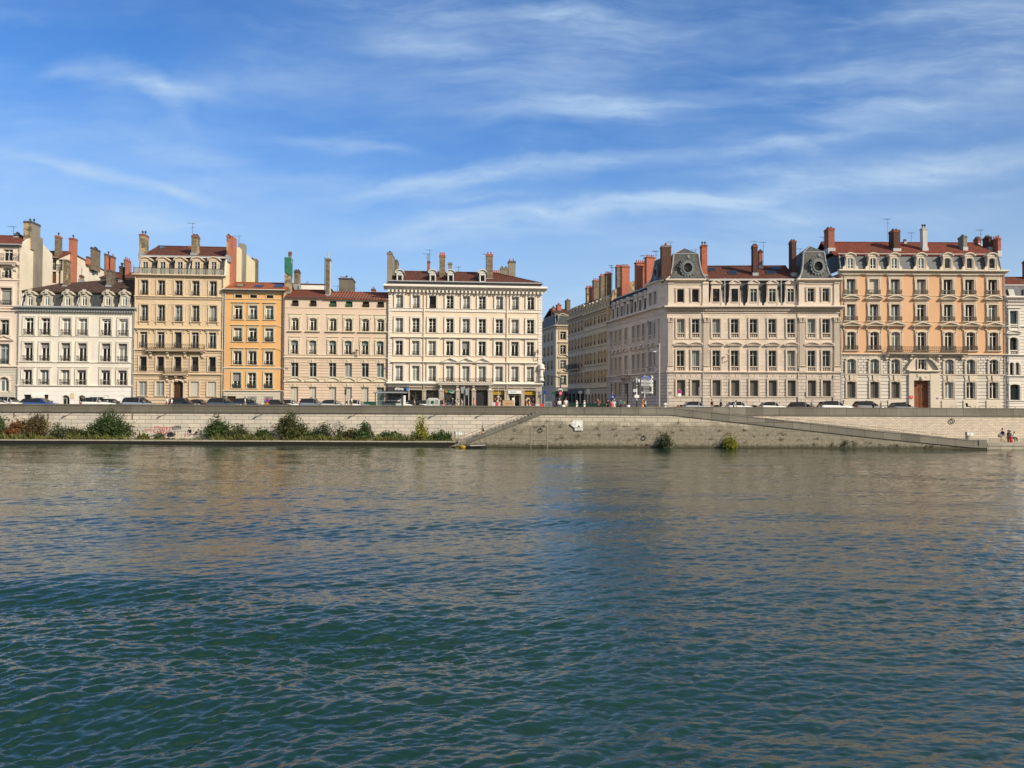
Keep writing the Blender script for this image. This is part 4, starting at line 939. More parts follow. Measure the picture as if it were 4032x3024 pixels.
# ---------------------------------------------------------------- cream corner building with shops
b = Bld(FL, 'corner_building', 'wide cream building with white quoins, shops below and dormers in a red roof', 'H', 93, 2124, 400)
zt = b.z('G', 1100, 625); zg = b.z('H', 1100, 830)
cg = [247, 465, 683, 912, 1128, 1337, 1565, 1773, 1978]; ch = [240, 459, 676, 908, 1120, 1335, 1558, 1767, 1972]
R = [b.row('G', cg, 690, 862, 1.06), [opening(b.u('H', x, 40), b.z('H', 1120, 137), 1.1, b.z('G', 1120, 990) - b.z('H', 1120, 137)) for x in [243, 461, 679, 910, 1124, 1337, 1562, 1770, 1974]],
     b.row('H', ch, 248, 437, 1.1), b.row('H', ch, 575, 776, 1.12)]
b.wall('cream', zg, zt, sum(R, []), depth=12)
spans = [(90, 362, 868), (376, 538, 890), (595, 754, 890), (832, 985, 890), (1040, 1196, 890), (1252, 1410, 890), (1482, 1625, 895), (1686, 1842, 895), (1894, 2040, 897)]
S_ = []
for a, c, t in spans:
    x0, x1 = b.u('H', a, 950), b.u('H', c, 950); S_.append(opening((x0 + x1) / 2, 0, x1 - x0, b.z('H', (a + c) / 2, t), depth=.5))
b.wall('shop_stone', 0, zg, S_)
for j, r in enumerate(R):
    for i, o in enumerate(r):
        cur = j == 3 or (j == 2 and i in (1, 2)) or (j == 1 and i == 0) or (j == 0 and i in (6, 7))
        window(b.e, o, 'grid' if (j < 2 and not (j == 0 and i in (2, 6, 7, 8))) else 'open' if j == 0 and i == 2 else 'two', 'white_paint', 'glass_curtain' if cur else 'glass',
               rail=('iron', .06, .58, .1, .11) if not (j == 3 and i in (1, 4)) else None, sur=('white_stone', .27, .09), hood=('white_stone', 'tri', .62, .38, .2, .4, .55) if j == 3 and i in (3, 4, 5) else ('white_stone', 'flat', .58, .38, .2, .38) if j > 1 else None)
mb = MB(); z1 = b.z('G', 1100, 905); z2 = b.z('G', 1100, 867)
mb.box(0, b.w, -.06, 0, z1, z2); mb.sweep(mould(.1, .16, z2), -.1, b.w + .1); mb.sweep(mould(.1, .14, z1), -.1, b.w + .1)
n = int(b.w / .36)
for i in range(n): mb.ell((b.w * (i + .5) / n, -.06, (z1 + z2) / 2 + .05), .13, .05, .13, 6, 4)
mb.build('frieze', M['white_stone'], b.e)
for y, h, p in ((153, .16, .12), (456, .18, .14), (832, .4, .4)): b.band('H', 1100, y, h, p, 'white_stone')
z = b.z('H', 1100, 815); zz = b.z('H', 1100, 780); flat_band(b.e, 'plinth_course', 'white_stone', .0, b.w, z, zz, .05)
for x0, x1 in ((0, b.u('H', 135, 300)), (b.u('H', 2073, 300), b.w)):
    mb = MB(); mb.box(x0, x1, -.07, .0, zg + .3, zt); mb.build('quoins', M['quoin'], b.e)
band(b.e, 'cornice', 'white_stone', -.2, b.w + .2, zt, .75, .95, (.26, .30, .36, .55))
z = b.z('G', 1100, 650); flat_band(b.e, 'architrave', 'white_stone', 0, b.w, z - .1, z + .08, .06)
ze = b.z('G', 1100, 520, 1.2); mb = MB(); mb.box(.1, b.w - .1, .25, .5, zt + .7, ze); mb.build('parapet', M['zinc_dark'], b.e)
rd = 6.0; zr = b.z('G', 900, 375, rd); xr = b.u('G', 1500, 400, rd); zr2 = zr
mb = MB(); y0 = .15; xl = 0
mb.quad((xl, y0, ze), (b.w + .15, y0, ze), (xr, rd, zr), (xl, rd, zr)); mb.poly([(b.w + .15, y0, ze), (b.w + .15, 12, ze), (xr, rd, zr)]); mb.quad((xl, 12, ze), (b.w + .15, 12, ze), (xr, rd, zr), (xl, rd, zr)); mb.poly([(xl, y0, ze), (xl, rd, zr), (xl, 12, ze)])
mb.box(xl, b.w + .15, y0, y0 + .2, ze - .1, ze - .005); rf = mb.build('roof', M['tile_maroon'], b.e)
q = MB(); q.tube([(xl, y0 - .08, ze), (b.w + .2, y0 - .08, ze)], .1, 8); q.build('gutter', M['zinc'], rf); q = MB(); q.tube([(xl, rd, zr), (xr, rd, zr + .02), (b.w + .15, y0, ze)], .12, 6); q.build('ridge_tiles', M['tile_red'], rf)
for x in (247, 683, 920, 1340):
    dz = b.z('G', x, 510, .6); dormer(b.e, b.u('G', x, 440, .6), .6, dz, 'arc', .95, b.z('G', x, 385, .6) - dz, .66, .14, b.z('G', x, 400, .6) - dz - .3, 'zinc_light', pat='open', back=2.6)
b.chim('G', 82, 155, 105, 500, .6, 1.5, 'render_grey', 1, 'mitre', side='render_grey', cap='same'); b.chim('G', 150, 174, 155, 500, 2.4, 1.2, 'render_grey', 0, cap='same'); b.chim('G', 168, 234, 205, 440, 3.5, 3, 'rubble_grey', 1, 'mitre', side='rubble_patch', cap='same')
b.chim('G', 614, 648, 222, 380, 5.8, .7, 'brick_orange', 1, 'pipe', cap='brick_red'); b.chim('G', 772, 848, 142, 455, 2.8, .7, 'rubble', 3, 'clay', cap='brick_orange'); b.chim('G', 888, 936, 243, 400, 6.5, .8, 'render_grey', 0, cap='same')
b.chim('G', 1394, 1470, 132, 465, 2.6, .9, 'rubble', 2, 'clay', side='brick_orange', cap='brick_orange'); b.chim('G', 1470, 1560, 375, 420, 6, .8, 'brick_orange', 4, 'clay', cap='brick_red'); b.chim('G', 1576, 1668, 312, 450, 7, 1, 'render_grey', 2, 'mitre', cap='same'); b.chim('G', 1682, 1768, 222, 460, 7, 1, 'render_grey', 2, 'clay', cap='zinc_dark')
for x, y, yb in ((612, 125, 370), (645, 75, 370), (1025, 300, 385), (1385, 130, 380)): b.ant('G', x, y, yb, 6)
for x in (565, 1660): pipe(b.e, b.u('H', x, 300), zg, zt + .3, 'cream', r=.08)
for x in (565, 1660): pipe(b.e, b.u('H', x, 900), 0, zg, 'shop_stone', r=.09)
z = b.z('H', 1100, 815); balcony(b.e, b.u('H', 760, 800), b.u('H', 1474, 800), z, .8, 'white_stone', 'iron_brown', b.z('H', 1100, 737) - z, .18, [b.u('H', x, 850) for x in (792, 1010, 1222, 1436)])
for i, (a, c, t) in enumerate(spans):
    if i: 
        o = S_[i]; mb = MB(); mb.sweep(mould(.22, .2, o['z1'] + .25), o['x0'] - .1, o['x1'] + .1); mb.build('hood', M['shop_stone'], b.e)
for a, c in ((545, 592), (768, 828), (990, 1036), (1200, 1248), (1414, 1478), (1630, 1682), (1846, 1890), (2044, 2116)):
    x0, x1 = b.u('H', a, 950), b.u('H', c, 950); z = b.z('H', 1100, 905); mb = MB(); mb.box(x0, x1, -.16, 0, 0, z); mb.box(x0 - .08, x1 + .08, -.22, 0, z, z + .22); mb.box(x0 - .04, x1 + .04, -.2, 0, 0, .5); mb.build('pier', M['shop_stone'], b.e)
for i, o in enumerate(S_):
    w, h = o['w'], o['h']; pn = ['glass', 'glass', 'glass', 'glass', 'glass', 'iron', 'shop_dark', 'glass', 'shop_dark'][i]
    s = link('shop_front', frame_mesh(w, h, 'flat', 0, .44, 'two' if i in (1, 2, 3, 4, 7) else 'open', .09).mesh('shop_front', M['white_paint' if i == 7 else 'dark_paint']), b.e, (o['uc'], 0, 0))
    link('door' if i == 5 else 'pane', pane_mesh(w, h, 'flat', 0, .42).mesh('pane', M[pn]), s)
    if i == 0:
        z0, z1 = b.z('H', 220, 920), b.z('H', 220, 852)
        mb = MB(); mb.hexa([(-w / 2, -1.0, z0), (w / 2, -1.0, z0), (w / 2, .0, z0 + .1), (-w / 2, .0, z0 + .1), (-w / 2, -.35, z1), (w / 2, -.35, z1), (w / 2, 0, z1 + .1), (-w / 2, 0, z1 + .1)]); mb.build('awning', M['awning'], s)
        lettering(s, 'shina', .62, 'white_paint', (.2, -.92, (z0 + z1) / 2 + .12), bold=True, depth=.02); bx(s, 'blue_sign', 'sign_blue', w / 2 - .25, w / 2 + .05, -1.1, -.5, z0 + .15, z1 - .1)
        bx(s, 'inner_sign', 'sign_blue', -w / 2 + 1, -w / 2 + 2.0, .3, .38, .95, 1.75)
    if i == 3:
        z = h - .45; q = MB(); q.prism([(-w / 2 + .35, z), (-w / 2 + .6, z + .25), (-w / 2 + .35, z + .5), (-w / 2 + .1, z + .25)], .1, .14); q.build('yellow_sign', M['sign_yellow'], s)
        bx(s, 'green_sign', 'sign_green', -w / 2 + .65, -w / 2 + 1.35, .1, .14, z + .08, z + .36)
        bx(s, 'white_sign', 'white_paint', w / 2 - .75, w / 2 - .1, .1, .14, z, z + .45)
    if i == 5:
        q = MB()
        for sgn in (-1, 1):
            for k in range(5): q.tube([(sgn * (.12 + .16 * k), .38, .5), (sgn * (.12 + .16 * k), .38, h - 1.0 + .12 * (4 - k)), (sgn * (.12 + .1 * k), .38, h - .6)], .018, 4)
            q.tube([(sgn * w * .45 * math.cos(t), .38, h - 1.4 + 1.1 * math.sin(t)) for t in [PI / 2 * j / 8 for j in range(9)]], .03, 5)
        q.build('grille', M['zinc_dark'], s)
    if i in (6, 8):
        bx(s, 'yellow_fascia', 'sign_yellow', -w / 2 + .05, w / 2 - .05, .25, .35, h - .65, h - .08)
        r_ = random.Random(i); q = MB(); q.box(-w / 2 + .1, w / 2 - .1, .1, .4, 0, .5)
        q.build('display_base', M['white_paint'], s)
        for k, mt in enumerate(('tan', 'brick_orange', 'cream', 'wood_door')):
            q = MB()
            for _ in range(7): x = r_.uniform(-w / 2 + .2, w / 2 - .2); z = r_.uniform(.5, h - 1.2); q.box(x - .09, x + .09, .3, .4, z, z + r_.uniform(.15, .4))
            q.build('goods', M[mt], s)
    if i == 7:
        bx(s, 'fascia', 'white_paint', -w / 2 - .1, w / 2 + .1, -.3, .2, h - .5, h - .03); bx(s, 'blue_script', 'sign_blue', -.75, .2, -.32, -.3, h - .3, h - .2); bx(s, 'poster', 'white_paint', -.35, .05, .3, .33, 1.2, 1.9)
q = MB(); ux = b.u('H', 2112, 650); z0, z1 = b.z('H', 2112, 772), b.z('H', 2112, 540); hgt = z1 - z0
q.smooth = True; q.lathe([(.42, 0), (.5, .1), (.3, .3), (.36, .42), (.28, .5)], (ux, -.3, z0), 10); q.lathe([(.32, .5), (.3, .9), (.24, 1.3), (.3, 1.75), (.33, 2.1), (.1, 2.25), (.09, 2.3), (.14, 2.4), (.15, 2.52), (.06, 2.66)], (ux, -.32, z0), 10)
q.tube([(ux - .28, -.32, z0 + 2.05), (ux - .42, -.45, z0 + 1.7), (ux - .15, -.6, z0 + 1.6)], [.1, .08, .06]); q.tube([(ux + .28, -.32, z0 + 2.05), (ux + .4, -.4, z0 + 1.6), (ux + .3, -.5, z0 + 1.25)], [.1, .08, .06]); q.lathe([(.5, hgt - .9), (.62, hgt - .75), (.4, hgt - .5), (.55, hgt - .35), (.1, hgt)], (ux, -.25, z0), 9)
q.build('statue', M['white_stone'], b.e)
q = MB(); uu = b.u('H', 2062, 450); zz = b.z('H', 2062, 500); q.tube([(uu, 0, zz), (uu, -.5, zz + .3), (uu, -.6, zz + .9), (uu, -.6, zz + 1.2)], .06, 6); q.lathe([(.05, 0), (.2, .1), (.16, .5), (.05, .65)], (uu, -.6, zz + 1.0), 8); q.build('wall_lamp', M['rail_metal'], b.e)
bx(b.e, 'number_plate', 'plate_blue', b.u('H', 2078, 925), b.u('H', 2100, 925), -.26, -.2, b.z('H', 2090, 935), b.z('H', 2090, 918))
# ---------------------------------------------------------------- stone palace
p0 = at_y(*P('M', 240, 600), 111); PAL = Frame(p0.x, p0.y, math.radians(-2.5))
b = Bld(PAL, 'palace_building', 'pinkish stone palace with two slate pavilion roofs, fluted pilasters and balustraded windows', 'M', 240, 2122, 600)
zs = b.z('M', 1180, 705); zc = b.z('K', 1180, 972); zp = b.z('K', 1180, 690)
x3 = [387, 550, 773, 975, 1180, 1383, 1587, 1808, 1970]
R = [b.row('M', x3, 100, 306, 1.12), b.row('M', [386, 550, 774, 976, 1181, 1385, 1588, 1810, 1972], 443, 670, 1.12), b.row('M', [390, 550, 777, 980, 1184, 1388, 1594, 1814, 1976], 766, 940, 1.2, depth=.4)]
AT = b.row('K', [385, 547], 770, 910, 1.0) + b.row('K', [1806, 1968], 762, 905, 1.0)
b.wall('palace', zs, zc, R[0] + R[1], depth=14); CE = b.row('M', [385, 777, 1187, 1590], 1037, 1075, 1.1, 'seg', .35); b.wall('palace_block', 0, zs, R[2] + CE, depth=14)
xp = [(0, b.u('M', 640, 400)), (b.u('M', 1668, 400), b.w)]
for i, (x0, x1) in enumerate(xp): b.wall('palace', zc, zp, AT[2 * i:2 * i + 2], x0, x1, depth=6)
for j, r in enumerate(R):
    for i, o in enumerate(r):
        window(b.e, o, 'cross' if j < 2 else 'open', 'green_paint' if j < 2 else 'dark_paint', 'glass_curtain' if (j, i) == (1, 1) else 'glass', sur=('palace_trim', .2, .08, 0, j < 2), bal=('palace_trim', .12, .74) if j < 2 else None,
               hood=('palace_trim', 'arc', .5, .62, .16, .36, .36, .3) if j == 1 else None, shut=('shutter_dark', 1) if j == 2 else None, sill=('palace_trim', .26, .14, .12) if j == 2 else None)
for i, o in enumerate(AT): window(b.e, o, 'open' if i < 2 else 'cross', 'dark_paint' if i < 2 else 'green_paint', 'glass', sur=('palace_trim', .2, .08, 0, True))
for o in CE: window(b.e, o, 'open', 'dark_paint', 'glass', rail=('iron', -.1, o['h'] - .1, 0, .14, 0))
b.band('M', 1180, 700, .4, .3, 'palace_trim'); b.band('M', 1180, 325, .12, .1, 'palace_trim'); b.band('M', 1180, 45, .25, .14, 'palace_trim'); b.band('M', 1180, 955, .15, .12, 'palace_trim')
band(b.e, 'cornice', 'palace_trim', -.1, b.w + .1, zc - .25, .5, .7, (.1, .1, .22, .34))
for x0, x1 in xp: band(b.e, 'cornice', 'palace_trim', x0, x1, zp - .1, .5, .55); band(b.e, 'cornice', 'palace_trim', x0 - .02, x1 + .02, zc - .3, .52, .95); flat_band(b.e, 'architrave', 'palace_trim', x0, x1, b.z('K', 500, 722), b.z('K', 500, 712), .08)
mb = MB()
for o in R[2]:
    for s in (-1, 1):
        for t in (.05, .26, .48): mb.prism([(o['uc'] + s * t, o['z1'] + .3), (o['uc'] + s * (t + .17), o['z1'] + .3), (o['uc'] + s * (t + .27), o['z1'] + .85), (o['uc'] + s * (t + .08), o['z1'] + .85)][::s], -.05, 0)
mb.build('keystones', M['palace_trim'], b.e)
def pilaster(e, x0, x1, z0, zb, zcap, z1, p=.22, mat='palace_trim', y=0.0):
    mb = MB(); w = x1 - x0; mb.box(x0 - .08, x1 + .08, y - p - .1, y, z0, zb - .35); mb.sweep([(yy + y, zz) for yy, zz in mould(.3, p + .12, zb - .34)], x0 - .06, x1 + .06); mb.box(x0, x1, y - p + .05, y, zb, zcap)
    for i in range(6): a = x0 + w * (i + .18) / 6; mb.box(a, a + w / 6 * .64, y - p, y - p + .05, zb + .1, zcap - .1)
    n = 4
    for k, (zz, ex, rr) in enumerate(((.12, .02, .13), (.42, .07, .14), (.68, .12, .13))):
        h = zcap + (z1 - zcap) * zz
        for i in range(n): mb.ell((x0 + w * (i + .5) / n + (ex if i > 1 else -ex), y - p - .03 - ex * .6, h), w / n * .46, .1, rr * 1.2, 6, 4)
    mb.box(x0 - .02, x1 + .02, y - p + .06, y, zcap, z1 - .12); mb.box(x0 - .14, x1 + .14, y - p - .16, y, z1 - .12, z1)
    return mb.build('pilaster', M[mat], e)
zb_, zca, zc1 = b.z('M', 1180, 600), b.z('M', 1180, 138), b.z('M', 1180, 82)
for a, c in ((246, 304), (637, 695), (1676, 1738), (2055, 2114)): pilaster(b.e, b.u('M', a, 400), b.u('M', c, 400), zs + .45, zb_, zca, zc1); 
za = b.z('K', 1180, 925)
for a, c in ((250, 310), (625, 690), (1672, 1720), (2055, 2112)): x0, x1 = b.u('K', a, 800), b.u('K', c, 800); mb = MB(); mb.box(x0, x1, -.16, 0, zc + .25, zp); mb.sweep(mould(.2, .3, b.z('K', 500, 722)), x0 - .03, x1 + .03); mb.box(x0 - .06, x1 + .06, -.22, 0, zc + .25, zc + .7); mb.build('pilaster', M['palace_trim'], b.e)
# ground floor projecting piers
for a, c in ((240, 310), (625, 700), (1665, 1745), (2045, 2122)): bx(b.e, 'pier', 'palace_block', b.u('M', a, 850), b.u('M', c, 850), -.18, 0, 0, zs)
xm0, xm1 = xp[0][1], xp[1][0]; ze = b.z('K', 1180, 663, 1.1); mansard(b.e, xm0, xm1, zc + .2, ze, .45, 1.15, 'slate', 13, flash='zinc_light')
for i, x in enumerate((773, 975, 1180, 1384, 1584)):
    zz = zc + .25; h = b.z('K', x, 722, .3) - zz; dormer(b.e, b.u('K', x, 800, .3), .25, zz, 'tri', 1.4, h, 1.0, b.z('K', x, 910, .3) - zz, b.z('K', x, 766, .3) - b.z('K', x, 910, .3), 'palace_trim', pat='open' if i < 2 else 'cross', frame='dark_paint' if i < 2 else 'green_paint', scroll=.4)
rd = 6.5; zr = b.z('K', 1100, 520, rd); two_slope(b.e, xm0 - .3, xm1 + .3, 1.15, ze + .05, rd, zr, 12, ze, 'tile_maroon', over=.3, gutter='zinc_light'); sl = (zr - ze) / (rd - 1.15)
for pts in ([(690, 572), (768, 572), (755, 545), (680, 545)], [(915, 610), (1002, 610), (990, 577), (905, 577)], [(1330, 608), (1420, 606), (1412, 577), (1318, 577)], [(1378, 562), (1470, 562), (1462, 533), (1365, 533)]): skylight(b.e, b.fr, 'K', pts, (1.15, ze + .05), sl, 'car_glass')
for x in (865, 1478): pipe(b.e, b.u('K', x, 800, .5), zc + .2, ze, 'zinc_light', y=.35)
def oculus(e, x, y, z, r, mat='zinc_dim'):
    mb = MB(); n = 20; mb.smooth = False
    for i in range(n):
        a, c = 2 * PI * i / n, 2 * PI * (i + 1) / n
        for r0, r1, y0 in ((r * .62, r * .8, -.32), (r * .8, r * 1.02, -.22)):
            P_ = lambda rr, t, yy: (x + rr * math.cos(t), y + yy, z + rr * 1.12 * math.sin(t))
            mb.hexa([P_(r0, a, y0), P_(r0, a, .6), P_(r1, a, .6), P_(r1, a, y0), P_(r0, c, y0), P_(r0, c, .6), P_(r1, c, .6), P_(r1, c, y0)])
    for i in range(11):
        t = PI * (.02 + .96 * i / 10); mb.ell((x + r * 1.16 * math.cos(t), y - .2, z + r * 1.3 * math.sin(t) + .05), .13, .14, .15, 6, 4)
    mb.ell((x, y - .25, z + r * 1.55), .3, .2, .32, 8, 5)
    for i in range(7): t = PI + PI * (.12 + .76 * i / 6); mb.ell((x + r * 1.05 * math.cos(t), y - .15, z + r * 1.25 * math.sin(t)), .17, .13, .2, 6, 4)
    mb.box(x - r * .9, x + r * .9, y - .1, y + .6, z - r * 1.62, z - r * 1.42)
    o = mb.build('oculus', M[mat], e)
    mb = MB(); mb.poly([(x + r * .65 * math.cos(2 * PI * i / n), y + .05, z + r * .72 * math.sin(2 * PI * i / n)) for i in range(n)]); mb.build('pane', M['glass'], o)
    return o
def tower(e, x0, x1, y0, y1, zb, zt, zpk, ins, mat='slate_lead', oc=True):
    lv = [(0, 0.0), (.1, .34), (.25, .6), (.5, .8), (1, 1)]; rings = []
    for t, k in lv: d = ins * k; z = zb + (zt - zb) * t; rings.append([(x0 + d, y0 + d, z), (x1 - d, y0 + d, z), (x1 - d, y1 - d, z), (x0 + d, y1 - d, z)])
    mb = MB()
    for a, c in zip(rings, rings[1:]):
        for i in range(4): mb.quad(a[i], a[(i + 1) % 4], c[(i + 1) % 4], c[i])
    t_ = rings[-1]; cx, cy = (x0 + x1) / 2, (y0 + y1) / 2
    for i in range(4): mb.poly([t_[i], t_[(i + 1) % 4], (cx, cy, zpk)])
    o = mb.build('tower_roof', M[mat], e); f = MB()
    for i in range(4): f.tube([r[i] for r in rings], [.2, .16, .13, .12, .12], 6); f.tube([t_[i], t_[(i + 1) % 4]], .1, 6); f.tube([t_[i], (cx, cy, zpk)], .07, 5)
    f.build('flashing', M['zinc_mid'], o)
    return o
for (kx0, kx1, kb, ktop, kpk, oc) in ((232, 692, 652, 388, 327, (465, 538)), (1662, 2078, 640, 374, 310, (1885, 522))):
    x0, x1 = b.u('K', kx0, kb), b.u('K', kx1, kb); zb = zp + .3; d = 6.0; ins = 1.25; ztp = b.z('K', 465, ktop, ins)
    tower(b.e, x0, x1, -.05, d, zb, ztp, b.z('K', 465, kpk, d / 2), ins); oculus(b.e, b.u('K', oc[0], oc[1], .5), .62, b.z('K', oc[0], oc[1], .5), 1.0)
b.chim('K', 597, 677, 283, 620, 2.6, 1.4, 'brick_orange', 2, 'cowl', side='brick_orange', cap='brick_red'); b.chim('K', 1155, 1226, 290, 600, 2.6, 1.1, 'brick_dark', 2, 'mitre', side='brick_orange', cap='brick_red', label='sooty chimney with orange top'); b.chim('K', 1224, 1280, 348, 520, 5.5, 1, 'brick_red', 1, 'mitre', cap='brick_dark')
b.chim('K', 1563, 1646, 238, 600, 2.2, 1.5, 'brick_dark', 2, 'mitre', side='brick_dark', cap='brick_red'); b.chim('K', 164, 284, 290, 650, .35, 1.5, 'brick_dark', 4, 'clay', cap='render_grey', side='brick_red', zmin=zp, flash=False)
for x, y, yb in ((1288, 255, 500), (1195, 245, 300), (120, 350, 640), (1688, 325, 420), (550, 335, 400), (280, 250, 330)): b.ant('K', x, y, yb, 5)
for k, x in (('M', 630), ('M', 1662), ('M', 2128)): pipe(b.e, b.u(k, x, 400), 0, zc, 'palace', r=.06)
q = MB(); uu, zz = b.fr.L(*P('M', 890, 560)); q.tube([(uu, 0, zz), (uu, -.5, zz + .2), (uu, -.5, zz + .9)], .06, 6); q.lathe([(.05, 0), (.26, .1), (.1, .25)], (uu, -.5, zz + .85), 8); q.build('wall_lamp', M['palace_trim'], b.e)
lab = bx(b.e, 'street_sign', 'plate_dark', b.u('M', 263, 908), b.u('M', 286, 908), -.23, -.18, b.z('M', 275, 917), b.z('M', 275, 900)); bx(lab, 'plate_text', 'white_paint', b.u('M', 267, 908), b.u('M', 282, 908), -.236, -.231, b.z('M', 275, 911), b.z('M', 275, 906))
PALB = b
# rounded corner and side wing of the palace
N0 = (PAL.o.x - 1.15, PAL.o.y + 2.0); DIRA = math.atan2(-.976, .217); SIDE = Frame(N0[0], N0[1], DIRA)
w_ = Bld(SIDE, 'palace_building', '', 'I', 1155, 1930, 1000); wl = w_.fr
def zrow(zz): return zz
mb = MB(); zs_, zc_, zp_ = zs, zc, zp
for z0, z1, mi, off in ((0, zs, 0, 0), (zs, zc, 1, 0), (zc, zp, 1, 0)):
    mb.mi = mi; A = wl.R @ (PAL.o - wl.o); pts = [(w_.w, 0), (w_.w + .75, .12), (w_.w + 1.5, .5), (A.x, A.y)]
    for a, c in zip(pts, pts[1:]): mb.quad((a[0], a[1], z0), (c[0], c[1], z0), (c[0], c[1], z1), (a[0], a[1], z1))
mb.build('corner_wall', [M['palace_block'], M['palace']], w_.e)
for z, h, p in ((zs, .4, .3), (zc - .25, .5, .75), (zp - .1, .5, .5), (zc - 1.0, .2, .14)):
    mb = MB()
    for a, c in zip(pts, pts[1:]):
        n = Vector((c[1] - a[1], -(c[0] - a[0]))).normalized()
        for (y0, q0), (y1, q1) in zip(mould(h, p, z), mould(h, p, z)[1:]): mb.quad((a[0] - n.x * y0 * -1, a[1] + n.y * -y0, q0), (c[0] + n.x * y0, c[1] - n.y * y0, q0), (c[0] + n.x * y1, c[1] - n.y * y1, q1), (a[0] + n.x * y1, a[1] - n.y * y1, q1))
    mb.build('string_course', M['palace_trim'], w_.e)
cx_ = [1222, 1288, 1353, 1445, 1562, 1637, 1717, 1825, 1900]; us = [w_.u('J', x, 600) for x in cx_]
Rw = [[opening(u, r[0]['z0'], 1.05, r[0]['h'], depth=.35) for u in us] for r in R]
xb = us[6] + (us[7] - us[6]) * .5; dd = opening(us[3], 0, 1.6, 4.4, depth=.5)
w_.wall('palace', zs, zc, Rw[0] + Rw[1], depth=10); w_.wall('palace_block', 0, zs, [o for i, o in enumerate(Rw[2]) if i != 3] + [dd], depth=10); ATw = [opening(u, AT[0]['z0'], .95, AT[0]['h']) for u in us[7:]]; w_.wall('palace', zc, zp, ATw, xb, w_.w, depth=6)
for j, r in enumerate(Rw):
    for i, o in enumerate(r):
        if j == 2 and i == 3: continue
        window(w_.e, o, 'cross' if j < 2 else 'open', 'grey_paint', 'glass', sur=('palace_trim', .18, .08), bal=('palace_trim', .12, .74) if j < 2 else None, hood=('palace_trim', 'arc', .42, .6, .16, .34, .5) if j == 1 else None)
for o in ATw: window(w_.e, o, 'open', 'dark_paint', 'glass_teal', sur=('palace_trim', .18, .08))
link('door', pane_mesh(1.6, 4.4, 'flat', 0, .46).mesh('door', M['wood_dark']), w_.e, (us[3], 0, 0)); balcony(w_.e, us[3] - 1.6, us[3] + 1.6, zs + .1, .8, 'palace_trim', 'iron', .2, .3, (us[3] - 1.2, us[3] + 1.2))
for z, h, p in ((zs, .4, .3), (zc - .25, .5, .7), (b.z('M', 1180, 45), .25, .14), (b.z('M', 1180, 325), .12, .1)): band(w_.e, 'string_course', 'palace_trim', 0, w_.w, z, h, p, ends=False)
band(w_.e, 'cornice', 'palace_trim', xb, w_.w, zp - .1, .5, .5, ends=False)
for u in (us[0] - .9, us[7] - .95, us[8] + .75): pilaster(w_.e, u - .38, u + .38, zs + .45, zb_, zca, zc1)
mansard(w_.e, .1, xb, zc + .2, ze, .45, 1.15, 'slate', 9); two_slope(w_.e, 0, xb, 1.15, ze, 5, ze + 1.2, 9, ze, 'zinc_dark', over=.2, gutter='zinc')
for i, u in enumerate(us[:7]): zz = zc + .25; dormer(w_.e, u, .25, zz, 'tri', 1.5, 2.5, .95, .35, 1.75, 'palace_trim', pat='two', frame='dark_paint', pane='glass_teal', scroll=.45 if i in (0, 3, 6) else .2)
xa, xz = xb - .2, w_.w + 1.0; tower(w_.e, xa, xz, -.05, 4.5, zp + .3, b.z('K', 100, 440, 3), b.z('K', 100, 425, 4), 1.0, 'slate'); oculus(w_.e, (xa + xz) / 2, .6, zp + 1.9, .85)
def slab(h, x0, x1, yt, d0, mt, zlow, npot=5, cap='brick_red'):
    """long party-wall stack: its narrow side looks at the street, its broad face at the river"""
    u1 = h.fr.U(*P('I', x0, yt), d0); zt_ = h.fr.W(*P('I', x0, yt), d0); d1 = max(d0 + 1, h.fr.S(*P('I', x1, yt), u1)[0]); mb = MB(); mb.box(u1 - .9, u1, d0, d1, zlow, zt_); c = mb.build('chimney', M[mt], h.e); mb = MB(); mb.box(u1 - 1.0, u1 + .1, d0 - .1, d1 + .1, zt_ + .002, zt_ + .16); mb.build('cap', M[cap], c)
    for i in range(npot): link('pot', cached(('pot', 'clay'), lambda: 0), c, (u1 - .45, d0 + (d1 - d0) * (i + .5) / npot, zt_ + .16))
for x0, x1, yt, mt, d0 in ((1762, 1896, 215, 'brick_orange', 3.0), (1605, 1758, 300, 'brick_orange', 2.2), (1380, 1500, 360, 'brick_orange', 2.0), (1300, 1378, 365, 'rubble_grey', 4.0)): slab(w_, x0, x1, yt, d0, mt, ze - .5)
q = MB(); ug = us[0] - 1.3; dg_ = [w_.fr.S(*P('I', x, y), ug) for x, y in ((1215, 890), (1240, 720), (1340, 670), (1590, 560), (1600, 800))]; q.add([(ug, d_, z_) for d_, z_ in dg_] + [(ug - .4, d_, z_) for d_, z_ in dg_], [(0, 1, 2, 3, 4), (9, 8, 7, 6, 5), (0, 5, 6, 1), (1, 6, 7, 2), (2, 7, 8, 3)]); q.build('gable_wall', M['rubble_patch'], w_.e)
for x, y in ((1218, 330), (1233, 360), (1707, 175), (1910, 105)): w_.ant('I', x, y, y + 350, 6)
inv = PALB.e.matrix_basis.inverted() @ w_.e.matrix_basis
for ch_ in list(w_.e.children): m = inv @ ch_.matrix_basis; ch_.parent = PALB.e; ch_.matrix_basis = m
bpy.data.objects.remove(w_.e)
